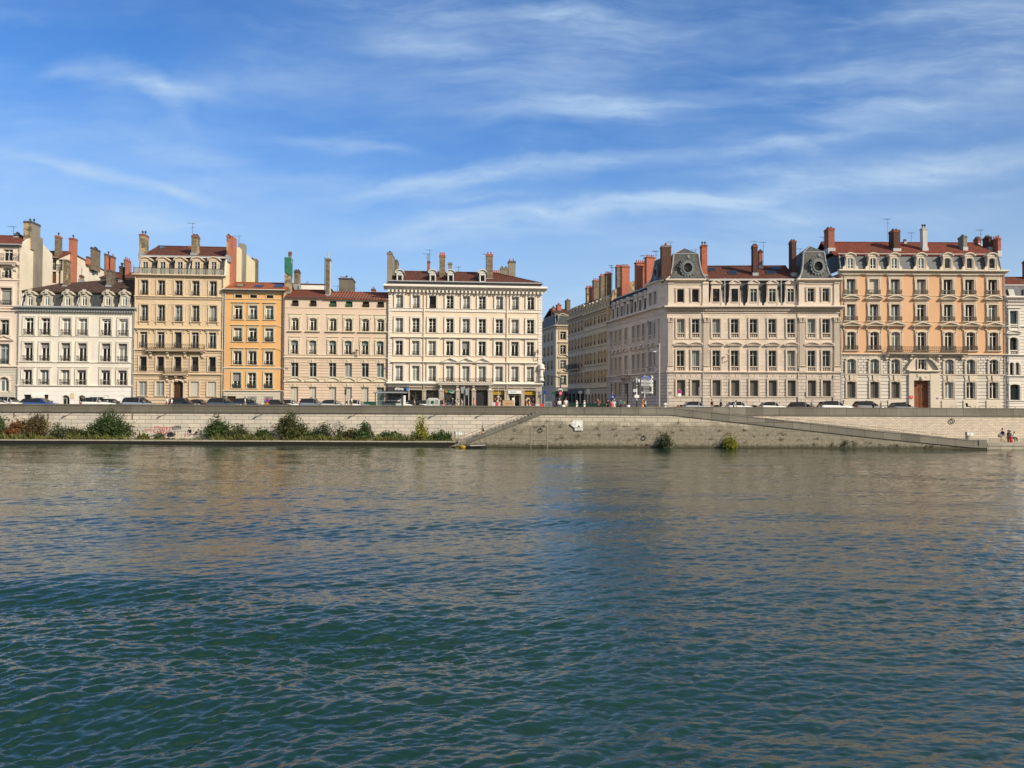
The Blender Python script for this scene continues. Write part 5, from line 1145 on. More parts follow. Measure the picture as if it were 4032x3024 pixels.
# ---------------------------------------------------------------- side street
def street_house(label, k0, x0, x1, cols, rows, mat, dorm, nshop, trim='street_stone', cat='building'):
    h = Bld(SIDE, 'street_building', label, 'J', x0, x1, 600); us = [h.u('J', x, 600) for x in cols]; xr = cols[-1]
    zz = [(h.z(k, xr, yb), h.z(k, xr, yt)) for k, yt, yb in rows]; zsh = zz[-1][0] - .9; ztop = zz[0][1] + .8
    Rr = [[opening(u, a, .95, c - a, 'round', depth=.35) for u in us] for a, c in zz]
    h.wall(mat, zsh, ztop, sum(Rr, []), depth=10)
    sh = [opening(h.w * (i + .5) / nshop, 0, h.w / nshop * .68, zsh - 1.1, 'seg' if nshop > 4 else 'flat', .5, .45) for i in range(nshop)]
    h.wall('street_shop' if nshop < 5 else 'street_stone', 0, zsh, sh, depth=10)
    for j, r in enumerate(Rr):
        for o in r: window(h.e, o, 'two', 'grey_paint', 'glass_curtain', rail=('iron', .0, .7, .06, .12), sur=(trim, .2, .1, 0, False, True), blind=None)
        if j: band(h.e, 'string_course', trim, 0, h.w, r[0]['z1'] + .75, .22, .16, ends=False)
    for i, o in enumerate(sh):
        s = link('shop_front', frame_mesh(o['w'], o['h'], o['arch'], .5, .42, 'two', .1).mesh('shop_front', M['dark_paint']), h.e, (o['uc'], 0, 0)); link('pane', pane_mesh(o['w'], o['h'], o['arch'], .5, .4).mesh('pane', M['glass']), s)
    band(h.e, 'cornice', trim, 0, h.w, zsh - .3, .35, .3, ends=False); band(h.e, 'cornice', trim, 0, h.w, ztop - .3, .4, .5, (.14, .14, .18, .3), ends=False)
    zd = h.z(*dorm); mansard(h.e, 0, h.w, ztop + .1, zd, .3, .9, 'slate', 9); two_slope(h.e, 0, h.w, .9, zd, 5, zd + 1.5, 9, zd, 'tile_brown', over=.2, gutter='zinc')
    for u in us: dormer(h.e, u, .2, ztop + .1, 'arc', 1.25, (zd - ztop) * .62, .7, .2, (zd - ztop) * .42, trim, 'seg', .1, 'two', 'grey_paint', scroll=.22)
    return h
h = street_house('yellowish side street house with arched dormers next to the palace wing', 'J', 797, 1150, [818, 860, 903, 963, 1028, 1075, 1125], [('I', 1075, 1205), ('J', 95, 275), ('J', 385, 575), ('J', 685, 882)], 'street_yellow', ('I', 1125, 800), 7, 'street_yellow')
for x0, x1, yt, mt, d0 in ((940, 1042, 575, 'rubble', 2.5), (1048, 1126, 508, 'rubble', 2.5), (1132, 1220, 470, 'rubble', 2.5), (834, 880, 690, 'rubble_patch', 2.5), (886, 932, 690, 'brick_orange', 2.5)): slab(h, x0, x1, yt, d0, mt, h.z('J', 1100, 20), 4, 'brick_orange')
h2 = street_house('grey shaded side street house with a dark balcony, further down', 'J', 537, 795, [568, 615, 663, 712, 763], [('I', 1180, 1350), ('J', 187, 365), ('J', 455, 655), ('J', 735, 900)], 'street_stone', ('I', 763, 915), 4)
balcony(h2.e, h2.u('J', 555, 690), h2.u('J', 735, 690), h2.z('J', 740, 680), .7, 'street_stone', 'iron', 1.1, .25)
# corner building lit at the end of the street
pe = at_y(*P('J', 350, 500), 186); CF = Frame(pe.x, pe.y, math.radians(12.5))
c = Bld(CF, 'street_building', 'cream corner house at the end of the side street, front in sun', 'J', 350, 640, 500)
zt = c.z('I', 450, 1290); R = [c.row('J', [463], 100, 225, 1.5), c.row('J', [463], 312, 455, 1.5), c.row('J', [463], 545, 682, 1.5), c.row('J', [465], 780, 930, 1.5)]
R = [r + [dict(r[0], uc=r[0]['uc'] + 5, x0=r[0]['x0'] + 5, x1=r[0]['x1'] + 5)] for r in R]; zs_ = c.z('J', 450, 965)
c.wall('corner_cream', zs_, zt, sum(R, []), depth=.5, sides=False); sh = [opening(c.u('J', 450, 1100), 0, 3.4, zs_ - 1, depth=.5)]; c.wall('street_shop', 0, zs_, sh, sides=False)
for j, r in enumerate(R):
    for o in r: window(c.e, o, 'two', 'white_paint', 'glass', rail=('iron', .05, .7, .08, .12), sur=('corner_cream', .3, .1), hood=('corner_cream', 'arc' if j == 2 else 'tri' if j == 3 else 'flat', .6, .5, .25, .4, .6) if j else None)
link('shop_front', pane_mesh(3.4, zs_ - 1, 'flat', 0, .4).mesh('shop_front', M['glass']), c.e, (sh[0]['uc'], 0, 0))
mb = MB(); L_ = 16; hs = []
for j, (kk, yt, yb) in enumerate((('J', 100, 225), ('J', 312, 455), ('J', 545, 682), ('J', 780, 930))):
    z0, z1 = R[j][0]['z0'], R[j][0]['z1']; hs += [dict(opening(-(-L_ + 2 + 3.6 * i), z0, 1.2, z1 - z0, depth=.3)) for i in range(4)]
wing = Frame(CF.o.x, CF.o.y, CF.a - PI / 2); tmp = thing('street_building', '', 'building', wing.wp(-L_, 0), wing.a); sw = MB(); hs2 = [opening(L_ - (-o['uc']) if False else 2 + 3.6 * i, o0['z0'], 1.2, o0['h'], depth=.3) for o0 in (R[0][0], R[1][0], R[2][0], R[3][0]) for i in range(4)]
wall_into(sw, 0, L_, 0, zt, hs2); sw.build('wall', M['corner_cream'], tmp)
for o in hs2: window(tmp, o, 'two', 'grey_paint', 'glass', rail=('iron', .05, .7, .08, .12), sur=('corner_cream', .2, .1))
band(tmp, 'cornice', 'corner_cream', 0, L_, zt - .2, .6, .6); mansard(tmp, 0, L_, zt + .3, zt + 3.2, .3, 1.2, 'slate', 8)
for i in range(4): dormer(tmp, 2 + 3.6 * i, .2, zt + .3, 'tri', 1.6, 2.2, .9, .3, 1.5, 'corner_cream', pat='two', frame='grey_paint')
inv = c.e.matrix_basis.inverted() @ tmp.matrix_basis
for ch_ in list(tmp.children): m = inv @ ch_.matrix_basis; ch_.parent = c.e; ch_.matrix_basis = m
bpy.data.objects.remove(tmp)
band(c.e, 'cornice', 'corner_cream', 0, c.w, zt - .2, .6, .6, (.2, .25, .3, .4)); mansard(c.e, 0, c.w, zt + .3, zt + 3.2, .3, 1.2, 'slate', 12); dormer(c.e, R[0][0]['uc'], .2, zt + .3, 'tri', 2.4, 2.3, 1.3, .3, 1.6, 'corner_cream', pat='two')
two_slope(c.e, 0, c.w, 1.2, zt + 3.2, 6, zt + 5, 12, zt + 3.2, 'tile_brown', over=.2, gutter=None)
for x0, x1, yt, mt in ((276, 345, 985, 'brick_orange'), (350, 437, 940, 'brick_orange'), (490, 577, 870, 'rubble')): c.chim('I', x0, x1, yt, 1100, 5, 1.5, mt, 4, 'clay', zmin=zt)
f = Bld(Frame(at_y(*P('J', 100, 400), 250).x, 250, math.radians(12)), 'street_building', 'plain shaded house glimpsed deepest in the side street', 'J', 60, 215, 400)
zt = f.z('J', 170, 190); rr = [opening(f.w * (i + .5) / 4, zt - 4 - 4.4 * j, 1.2, 2.4) for j in range(5) for i in range(4)]; f.wall('street_stone', 0, zt, rr, depth=10)
for o in rr: window(f.e, o, 'two', 'grey_paint', 'glass_teal')
mb = MB(); mb.box(0, f.w, 1, 9, zt + .01, zt + 2.4); mb.build('attic', M['white_stone'], f.e)
# ---------------------------------------------------------------- peach building
e0 = PAL.o + PAL.Ri @ Vector((PALB.w + .02, 0, 0)); PE = Frame(e0.x, e0.y, 0.0)
b = Bld(PE, 'apartment_building', 'peach orange building with long balcony, blue slate mansard and carved brown door', 'O', 296, 2012, 500)
zs = b.z('O', 1100, 440); z1 = b.z('O', 1100, 660); zt = b.z('N', 1100, 628)
co = [403, 645, 865, 1140, 1425, 1652, 1892]; cn = [398, 637, 860, 1133, 1413, 1638, 1880]
R = [b.row('N', cn, 692, 852, 1.3), [opening(b.u('N', x + 2, 1040), b.z('O', 1100, 92), 1.25, b.z('N', 1100, 955) - b.z('O', 1100, 92)) for x in cn], b.row('O', co, 205, 398, 1.25, 'seg', .2), b.row('O', co[:3] + co[4:], 490, 648, 1.25, 'seg', .25), b.row('O', co[:3] + co[4:], 730, 900, 1.25)]
cw = b.row('O', [1143], 492, 597, 1.15); dr_ = opening(b.u('O', 1138, 850), 0, b.u('O', 1224, 850) - b.u('O', 1052, 850), b.z('O', 1138, 712), depth=.55)
b.wall('peach', zs, zt, R[0] + R[1] + R[2]); b.wall('peach_block', z1, zs, R[3] + cw); b.wall('peach_rust', 0, z1, R[4] + [dr_])
for j, r in enumerate(R):
    for i, o in enumerate(r):
        tl = (j == 3 and i < 3) or (j == 1 and i < 3) or (j == 0 and i < 3)
        window(b.e, o, 'cross' if j in (2,) or (j == 1 and i in (3, 6)) else 'two_low' if j in (0, 1) else 'two', 'white_paint' if not (j == 4 and i < 3) else 'dark_paint', 'glass_teal' if tl else 'glass', rail=('iron_brown', .62, .66, .22, .12) if j < 3 else ('iron_brown', .0, .55, .06, .12) if j == 3 else None,
               sur=('peach_trim', .3, .1, 0, j < 3) if j < 4 else ('peach_trim', .22, .08), hood=('peach_trim', 'flat', .62, .5, .2, .34, .5, .3) if j == 0 else ('peach_trim', 'arc', .6, .62, .16, .42, .42, .2) if j == 1 else ('peach_trim', 'tri', .78, .7, .2, .5, .42, 0, True) if j == 2 else None,
               shut=('shutter_dark', 1) if j == 4 and i < 3 else None, blind=('shutter_pale', .85) if (j, i) == (0, 1) else ('shutter_dark', .08) if j < 2 and not (j == 1 and i in (3, 6)) else None, sill=('peach_trim', .5, .2, .3) if j < 3 else ('peach_trim', .3, .15, .1) if j == 4 else None)
window(b.e, cw[0], 'two', 'white_paint', 'glass', sur=('peach_trim', .2, .1))
for k, x, y, h_, p in (('N', 1100, 868, .1, .08), ('O', 1100, 104, .1, .08), ('O', 1100, 668, .3, .16), ('O', 1100, 455, .3, .25)): b.band(k, x, y, h_, p, 'peach_trim')
mb = MB()
for o in R[4]: mb.prism([(o['uc'] - .2, o['z1'] + .1), (o['uc'] + .2, o['z1'] + .1), (o['uc'] + .28, z1), (o['uc'] - .28, z1)], -.22, 0); mb.prism([(o['uc'] - .75, o['z1'] + .28), (o['uc'] - .3, o['z1'] + .28), (o['uc'] - .4, z1), (o['uc'] - .95, z1)], -.1, 0); mb.prism([(o['uc'] + .3, o['z1'] + .28), (o['uc'] + .75, o['z1'] + .28), (o['uc'] + .95, z1), (o['uc'] + .4, z1)], -.1, 0)
mb.build('keystones', M['peach_trim'], b.e)
for o in R[4]: bx(b.e, 'plinth', 'peach_trim', o['x0'] - .45, o['x1'] + .45, -.12, 0, 0, o['z0'] - .25)
z = b.z('O', 1100, 428); balcony(b.e, b.u('O', 765, 430), b.u('O', 1592, 430), z, .8, 'peach_trim', 'iron_brown', b.z('O', 1100, 362) - z, .24, [b.u('O', x, 470) for x in (770, 1024, 1312, 1560)])
d = link('door', pane_mesh(dr_['w'], dr_['h'], 'flat', .35, .50).mesh('door', M['wood_brown']), b.e, (dr_['uc'], 0, 0)); w = dr_['w']; h_ = dr_['h']
mb = MB()
for s in (-1, 1):
    for a0, a1 in ((.12, .26), (.3, .68), (.74, .9)):
        x0, x1 = sorted((s * w * .08, s * w * .42)); mb.box(x0, x1, .44, .5, h_ * a0, h_ * a1); 
        mb.box(x0 - .05, x1 + .05, .47, .5, h_ * a0 - .05, h_ * a1 + .05)
mb.box(-.07, .07, .4, .5, 0, h_); mb.build('door_panel', M['wood_brown'], d); mb = MB()
for s in (-1, 1): x0, x1 = sorted((s * w * .18, s * w * .32)); mb.box(x0, x1, .43, .44, h_ * .8, h_ * .87)
mb.build('door_light', M['glass'], d)
zp_, zq = b.z('O', 1138, 640), b.z('O', 1138, 605); mb = MB(); xo0, xo1 = b.u('O', 1000, 850), b.u('O', 1322, 850)
mb.box(xo0, dr_['x0'], -.25, 0, 0, zp_); mb.box(dr_['x1'], xo1, -.25, 0, 0, zp_); mb.box(dr_['x0'], dr_['x1'], -.2, 0, h_, zp_); mb.sweep(mould(zq - zp_, .55, zp_), xo0 - .1, xo1 + .1); mb.ell((dr_['uc'], -.3, h_ + .25), .3, .15, .35); mb.box(dr_['uc'] - .7, dr_['uc'] + .7, -.3, -.2, h_ + .5, zp_ - .1)
W = (xo1 - xo0) / 2 + .1; zc_ = zq
for s in (-1, 1):
    pts = [(s * W * (1 - .62 * t), zc_ + 1.55 * math.sin(PI / 2 * t)) for t in [i / 7 for i in range(8)]]
    for a, c in zip(pts, pts[1:]): mb.hexa([(dr_['uc'] + a[0], -.5, a[1]), (dr_['uc'] + a[0], 0, a[1]), (dr_['uc'] + c[0], 0, c[1]), (dr_['uc'] + c[0], -.5, c[1]), (dr_['uc'] + a[0], -.5, a[1] + .22), (dr_['uc'] + a[0], 0, a[1] + .22), (dr_['uc'] + c[0], 0, c[1] + .22), (dr_['uc'] + c[0], -.5, c[1] + .22)])
    mb.poly([(dr_['uc'] + x, -.1, zz) for x, zz in pts] + [(dr_['uc'] + pts[-1][0], -.1, zc_)])
mb.build('portal', M['peach_trim'], b.e)
q = MB(); uu, zz = b.fr.L(*P('O', 1022, 888)); q.cyl((uu, -.3, zz), .26, .05, 14, axis='y'); s_ = q.build('round_sign', M['sign_red'], b.e); lettering(s_, 'P', .3, 'white_paint', (uu, -.305, zz)); bx(b.e, 'number_plate', 'plate_blue', b.u('O', 1284, 900), b.u('O', 1305, 900), -.29, -.25, b.z('O', 1294, 907), b.z('O', 1294, 892))
band(b.e, 'cornice', 'peach_trim', -.1, b.w + .1, zt - .08, .55, .65, (.1, .1, .14, .3))
ze = b.z('N', 1100, 428, 1.1); mansard(b.e, .1, b.w, zt + .45, ze, .4, 1.1, 'slate_blue', 11, flash='zinc')
for i, x in enumerate((393, 630, 853, 1133, 1410, 1640, 1875)):
    zz = zt + .5; zt_ = b.z('N', x, 452, .2) - zz; dormer(b.e, b.u('N', x, 520, .2), .15, zz, 'arc', 1.25, zt_, .88, b.z('N', x, 578, .2) - zz, b.z('N', x, 468, .2) - b.z('N', x, 578, .2), 'peach_trim', 'seg', .12, 'open' if i > 3 else 'two_low', 'white_paint', 'glass_teal' if i in (0, 2, 3) else 'glass', scroll=.4, back=1.8)
rd = 5.5; zr = b.z('N', 1000, 308, rd); two_slope(b.e, -.6, b.w - .5, 1.1, ze + .05, rd, zr, 10, ze, 'tile_red_smooth', over=.25, gutter=None)
b.chim('N', 118, 228, 150, 370, 2.2, 1.6, 'brick_red', 2, 'mitre', side='brick_orange', cap='brick_red'); b.chim('N', 795, 915, 170, 375, 2.2, 1.5, 'brick_dark', 2, 'mitre', side='brick_red', cap='brick_red'); b.chim('N', 1122, 1200, 148, 365, 2.4, .8, 'render_white', 2, 'cowl', cap='same'); b.chim('N', 1520, 1615, 232, 360, 2.6, 1.4, 'render_grey', 1, 'mitre', cap='same', side='render_grey')
b.chim('N', 1682, 1765, 255, 320, 6, 1.2, 'brick_orange', 2, 'mitre', cap='brick_red', side='brick_orange'); b.chim('N', 1778, 1874, 240, 360, 3.5, 1.5, 'brick_dark', 2, 'mitre', side='brick_dark', cap='brick_dark'); b.chim('N', 1872, 1970, 252, 400, 2.4, 1.5, 'brick_orange', 3, 'clay', side='brick_red', cap='brick_orange')
for x, y, yb in ((785, 55, 245), (1033, 200, 300), (1757, 170, 320), (110, 245, 320)): b.ant('N', x, y, yb, 5)
b.chim('N', 950, 960, 268, 305, 5.3, .3, 'zinc_dark', 0, cap=None)
for x in (302, 2010): pipe(b.e, b.u('O', x, 500), 0, zt, 'zinc')
# ---------------------------------------------------------------- right edge white building
b = Bld(PE, 'apartment_building', 'white banded stone building with twin arched windows, cut by the right photo edge', 'O', 2030, 3300, 500)
zt = b.z('N', 2130, 905); xs = [2100, 2520, 2940]
R = [b.row('N', xs, 1022, 1170, 1.15), b.row('O', xs, 262, 448, 1.15, 'seg', .25), b.row('O', [x for q in xs for x in (q - 20, q + 38)], 525, 655, .62, 'round'), b.row('O', [x + 12 for x in xs], 755, 918, 1.4, 'seg', .15)]
R[0] = [opening(b.u('N', x, 1040), b.z('O', 2100, 172), 1.15, b.z('N', 2100, 1022) - b.z('O', 2100, 172)) for x in xs]
b.wall('right_white', 0, zt, sum(R, []))
for j, r in enumerate(R):
    for o in r: window(b.e, o, 'two' if j < 2 else 'open', 'dark_paint', 'glass', sur=('white_stone', .24, .1, 0, j == 0), bal=('white_stone', .3, .7) if j < 2 else None, hood=('white_stone', 'arc', .5, .4, .16, .3, .35) if j == 1 else ('white_stone', 'flat', .5, .3, .2, .3) if j == 0 else None, rail=('iron_teal', -.05, o['h'] - .1, -.05, .13, 0) if j == 3 else None)
for k, y, h_, p in (('N', 970, .3, .25), ('O', 160, .25, .25), ('O', 460, .3, .3), ('O', 680, .3, .2), ('O', 935, .2, .15)): b.band(k, 2110, y, h_, p, 'white_stone')
band(b.e, 'cornice', 'white_stone', 0, b.w, zt - .1, .6, .6, (.12, .12, .18, .3))
z1 = b.z('N', 2110, 748, 1); mansard(b.e, 0, b.w, zt + .4, z1, .3, 1.3, 'slate_blue', 10); zr = b.z('N', 2110, 672, 5); two_slope(b.e, 0, b.w, 1.3, z1, 5, zr, 9, z1, 'tile_red', over=.1, gutter=None)
sl = (z1 - zt - .4) / 1.0; skylight(b.e, b.fr, 'N', [(2060, 880), (2120, 878), (2098, 800), (2040, 800)], (.22, zt + .5), sl, 'glass_white'); skylight(b.e, b.fr, 'N', [(2205, 880), (2265, 878), (2255, 800), (2205, 800)], (.22, zt + .5), sl, 'car_glass')
b.chim('N', 2192, 2290, 490, 680, 4, 1.2, 'brick_red', 2, 'mitre', cap='brick_red')
pipe(b.e, .18, 0, zt, 'zinc')
# ================================================================ river, quay and street
def structure(name, o): o.name = name; o['kind'] = 'structure'; return o
M['asphalt'] = plain('asphalt', (.05, .05, .052), .9, var=.25)
M['paving'] = blocks('pavement slabs', (.26, .25, .23), .8, .5, .015, .7, .1, .2)
M['marking'] = plain('worn road paint', (.62, .61, .58), .8)
M['ground'] = plain('city ground', (.16, .15, .14), .9)
M['bed'] = plain('river bed', (.02, .04, .035), .9)
yq = 96.9
def sheet(name, mat, pts, z): mb = MB(); mb.poly([(x, y, z) for x, y in pts]); return structure(name, mb.build(name, M[mat]))
sheet('ground', 'ground', [(-1500, 90.2), (-300, 97.2), (300, 97.2), (1500, 90), (1500, 2500), (-1500, 2500)], STREET - .02)
sheet('road', 'asphalt', [(-160, 93.5), (5, 99.5), (20, 99.6), (160, 98.6), (160, 106), (24, 107), (4, 108.5), (-160, 94.5 + 6)], STREET - .012)
sheet('side_street', 'asphalt', [(8, 108), (20, 107.5), (-28, 330), (-42, 330)], STREET - .008)
for p in ([(-160, 101), (4.2, 108.7), (4.3, 112.7), (-160, 97.9 + 3.2)], [(24, 107.2), (160, 106.2), (160, 110), (22.6, 111)]):
    mb = MB(); n = len(p); v = [(x, y, STREET - .1) for x, y in p] + [(x, y, STREET + .12) for x, y in p]; mb.add(v, [tuple(range(n, 2 * n))] + [(i, (i + 1) % n, (i + 1) % n + n, i + n) for i in range(n)]); structure('pavement', mb.build('pavement', M['paving']))
mb = MB()
for i in range(40): x = -110 + i * 6; y = 99.5 + (x + 110) * .035 if x < 5 else 103; mb.quad((x, y, STREET + .002), (x + 3, y + (.105 if x < 5 else 0), STREET + .002), (x + 3, y + .14 + (.105 if x < 5 else 0), STREET + .002), (x, y + .14, STREET + .002))
structure('road_marking', mb.build('road_marking', M['marking']))
sheet('river_bed', 'bed', [(-400, -60), (400, -60), (400, 96), (-400, 96)], -3.5)
# ---- left wall
qa = at_y(-500, 1590, 93.9); qb = at_y(2130, 1598, 96.9); ang = math.atan2(qb.y - qa.y, qb.x - qa.x); QL = Frame(qa.x, qa.y, ang, 0.0); LEN = QL.U(2133, 1598)
PT = 4.78
t = thing('quay_wall', 'long pale stone river wall behind the shrubs with grey parapet on top', 'wall', QL.o, ang)
mb = MB(); mb.box(-60, LEN, 0, .9, -1, 3.72); mb.build('wall_face', M['quay_pale'], t)
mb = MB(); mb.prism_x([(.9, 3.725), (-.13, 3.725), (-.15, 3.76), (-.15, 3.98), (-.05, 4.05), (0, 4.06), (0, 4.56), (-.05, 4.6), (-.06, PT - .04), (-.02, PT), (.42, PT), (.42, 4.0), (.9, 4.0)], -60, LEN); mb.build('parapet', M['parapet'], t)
for px, py in ((56, 1632), (191, 1640), (522, 1640)):
    u, z = QL.L(px, py); bx(t, 'iron_bracket', 'rail_metal', u - .06, u + .06, -.07, 0, z - .35, z + .35)
# lights on bracket arms under the parapet cast the slanting shadows
for px, py in ((280, 1628), (655, 1629), (1033, 1631), (1406, 1629), (1722, 1630), (1905, 1629)):
    u, z = QL.L(px, py); q = MB(); q.tube([(u, 0, z), (u + .02, -.85, z + .28)], .045, 6); q.box(u - .12, u + .12, -1.0, -.7, z + .26, z + .36); tag(q.build('wall_spotlight', M['rail_metal'], None, QL.o, ang), 'small arm spotlight fixed under the left parapet', 'spotlight', 'spotlights along the left river wall')
# ---- lower ledge
l0 = at_y(-600, 1745, 91.1); structure('lower_quay', (lambda m: (m.add([(-150, 91.0, .5), (QL.wp(QL.U(1795, 1740), 0).x, 91.6, .5), (QL.wp(QL.U(1795, 1740), 0).x, 96.6, .5), (-150, 90, .5), (-150, 96, .5)], [(0, 1, 2, 4)]), m)[1])(MB()).build('lower_quay', M['ledge']))
xe = at_y(1795, 1745, 91.3).x
mb = MB(); mb.hexa([(-150, 90.95, -1), (xe, 91.3, -1), (xe, 92, -1), (-150, 92, -1), (-150, 90.95, .40), (xe, 91.3, .40), (xe, 92, .40), (-150, 92, .40)]); e = thing('quay_edge', 'black wet edge of the lower quay with a pale kerb along the water', 'quay edge'); mb.build('edge_face', M['ledge_face'], e)
mb = MB(); mb.hexa([(-150, 90.85, .403), (xe, 91.2, .403), (xe, 91.9, .403), (-150, 91.6, .403), (-150, 90.85, .55), (xe, 91.2, .55), (xe, 91.9, .55), (-150, 91.6, .55)]); mb.build('kerb', M['ledge'], e)
# ---- front wall with stair and ramp
YF = 88.5; QF = Frame(0, YF, 0, 0.0)
prof = [QF.L(*p) for p in ((1766, 1762), (1800, 1746), (1960, 1685), (2132, 1619))]
flat = QF.L(2132, 1605); top = 4.74; xr0 = QF.U(2640, 1606); ramp = [QF.L(2640, 1609.5), QF.L(3440, 1694), QF.L(3819, 1731.5), QF.L(3851, 1733)]; xend = QF.U(3884, 1733)
BODY = thing('bastion_wall', 'projecting mossy stone wall rising from the water between the stair and the ramp', 'wall', (0, YF, 0))
th = .42
mb = MB(); low = [(x, z - th) for x, z in prof]
pts = [(low[0][0], -1), (xend, -1), (xend, .45)] + [(x, z - .74) for x, z in ramp[::-1]] + [(xr0, top - .9), (flat[0], top - .9), (flat[0], low[3][1])] + low[2::-1]
mb.prism(pts, 0, .8); mb.build('wall_face', M['quay_dark'], BODY)
mb = MB()
for a, c in zip(prof, prof[1:]): mb.hexa([(a[0], -.12, a[1] - th), (a[0], .6, a[1] - th), (c[0], .6, c[1] - th), (c[0], -.12, c[1] - th), (a[0], -.12, a[1]), (a[0], .6, a[1]), (c[0], .6, c[1]), (c[0], -.12, c[1])])
mb.build('stair_coping', M['parapet_right'], BODY)
mb = MB(); x0 = flat[0]
mb.prism_x([(.6, top - .9), (-.1, top - .9), (-.12, top - .66), (-.02, top - .62), (-.02, top - .12), (-.06, top - .1), (-.06, top), (.5, top), (.5, top - .7), (.6, top - .7)], x0, xr0)
mb.build('parapet', M['parapet_right'], BODY)
mb = MB(); R_ = [(xr0, top)] + ramp[1:]
for a, c in zip(R_, R_[1:]):
    for y0, y1, h0, h1 in ((-.12, .6, -.88, -.64), (-.02, .5, -.639, -.12), (-.06, .52, -.119, 0)): mb.hexa([(a[0], y0, a[1] + h0), (a[0], y1, a[1] + h0), (c[0], y1, c[1] + h0), (c[0], y0, c[1] + h0), (a[0], y0, a[1] + h1), (a[0], y1, a[1] + h1), (c[0], y1, c[1] + h1), (c[0], y0, c[1] + h1)])
a = R_[-1]; mb.box(a[0] + .04, xend, -.1, .7, .2, a[1] + .02); mb.build('ramp_parapet', M['parapet_right'], BODY)
mb = MB()
for px in (2250, 2262, 2395, 2430, 2585, 2612): pass
for i in range(26):
    r_ = random.Random(i); x = x0 + 1 + i * 2.3; 
q = MB(); n = 22; p0, p1 = prof[1], (prof[3][0], 4.0)
for i in range(n): a = i / n; x = p0[0] + (p1[0] - p0[0]) * a; z = .5 + (4.0 - .5) * (i + 1) / n; q.box(x, p1[0] + .02 if i == n - 1 else x + (p1[0] - p0[0]) / n, .8, 8.3, -.5, z)
st = thing('river_stair', 'stone stair climbing the wall from the water with a thin metal handrail', 'stair', (0, YF, 0)); q.build('steps', M['ledge'], st)
q = MB(); a, c = QF.L(1791, 1729), QF.L(2105, 1607)
for k in (0, -.36, -.7): q.tube([(a[0], .2, a[1] + k), (c[0], .2, c[1] + k)], .028, 6)
for i in range(10): s = i / 9; x = a[0] + (c[0] - a[0]) * s; z = a[1] + (c[1] - a[1]) * s; q.tube([(x, .2, z - 1.05), (x, .2, z)], .028, 6)
q.build('handrail', M['rail_metal'], st)
structure('bastion_deck', (lambda m: (m.box(flat[0], xr0 + .3, YF + .6, 97.3, STREET - .5, STREET - .01), m)[1])(MB()).build('bastion_deck', M['paving']))
mb = MB(); mb.hexa([(xr0, YF + .55, -1), (xend + .1, YF + .55, -1), (xend + .1, 96, -1), (xr0, 96, -1), (xr0, YF + .55, STREET - .02), (xend + .1, YF + .55, .66), (xend + .1, 96, .66), (xr0, 96, STREET - .02)]); structure('ramp', mb.build('ramp', M['paving']))
mb = MB(); mb.box(xend + .1, xend + 70, YF, 96, -1, .62); mb.box(xend + .1, xend + 70, YF - .08, YF + .6, .45, .66); structure('lower_quay', mb.build('lower_quay', M['ledge']))
# ---- right upper wall
YR = 95.8; UW = thing('quay_wall', 'pale small-coursed stone wall behind the descending ramp, with beige parapet', 'wall', (0, YR, 0)); xw0 = QF.U(2640, 1606) - .4; xw1 = xend + 70
mb = MB(); mb.box(xw0, xw1, 0, .9, -1, 3.72); mb.build('wall_face', M['quay_small'], UW)
mb = MB(); mb.prism_x([(.9, 3.723), (-.12, 3.723), (-.14, 3.96), (-.03, 4.02), (-.02, PT - .12), (-.06, PT - .1), (-.06, PT), (.45, PT), (.45, 4), (.9, 4)], xw0 - 1.5, xw1); mb.build('parapet', M['parapet_right'], UW)
q = MB(); FR_ = Frame(0, YR, 0, 0.0); hp = [FR_.L(*p) for p in ((2700, 1608), (3000, 1637), (3332, 1669), (3720, 1712))]; q.tube([(x, -.3, z) for x, z in hp], .028, 6)
for i in range(22): s = i / 21 * 2.999; k = int(s); f_ = s - k; x = hp[k][0] + (hp[k + 1][0] - hp[k][0]) * f_; z = hp[k][1] + (hp[k + 1][1] - hp[k][1]) * f_; q.tube([(x, -.3, z - .95), (x, -.3, z)], .022, 5)
tag(q.build('ramp_handrail', M['rail_metal'], None, (0, YR, 0)), 'thin metal handrail running down behind the ramp parapet', 'handrail')
q = MB(); q.box(xw0 + 34, xw1, -.75, 0, .55, 1.05); tag(q.build('stone_bench', M['ledge'], None, (0, YR, 0)), 'long low stone bench against the wall beside the ramp foot', 'bench')
u, z = FR_.L(3747, 1658); q = MB(); n = 14
q.tube([(u + .28 * math.cos(2 * PI * i / n), -.12, z + .28 * math.sin(2 * PI * i / n)) for i in range(n + 1)], .05, 6); q.box(u - .05, u + .05, -.1, 0, z + .2, z + .34); tag(q.build('mooring_ring', M['iron'], None, (0, YR, 0)), 'dark iron mooring ring high on the wall behind the ramp', 'mooring ring')
# mooring ladder, ring, navigation sign on the bastion
u0, z0 = QF.L(2090, 1757); u1, z1 = QF.L(2155, 1676); lad = thing('mooring_ladder', 'wide iron boat fender ladder on the wall beside the stair', 'ladder', (u0, YF, 0)); w = u1 - u0
q = MB()
for x in (0, w): q.box(x - .03, x + .03, -.05, 0, -.4, z1)
q.build('post', M['ladder'], lad); q = MB()
for i in range(5): z = .35 + (z1 - .4) * i / 4; q.box(0, w, -.045, -.01, z - .02, z + .02)
q.build('rung', M['ladder'], lad)
for px, py, mt in ((2128, 1694, 'mooring ring beside the ladder'), (2535, 1724, 'mooring ring under the ramp start')):
    u, z = QF.L(px, py); q = MB(); q.tube([(u + .24 * math.cos(2 * PI * i / n), -.1, z + .24 * math.sin(2 * PI * i / n)) for i in range(n + 1)], .04, 6); q.box(u - .05, u + .05, -.08, 0, z + .18, z + .3); tag(q.build('mooring_ring', M['iron'], None, (0, YF, 0)), 'small iron ' + mt, 'mooring ring')
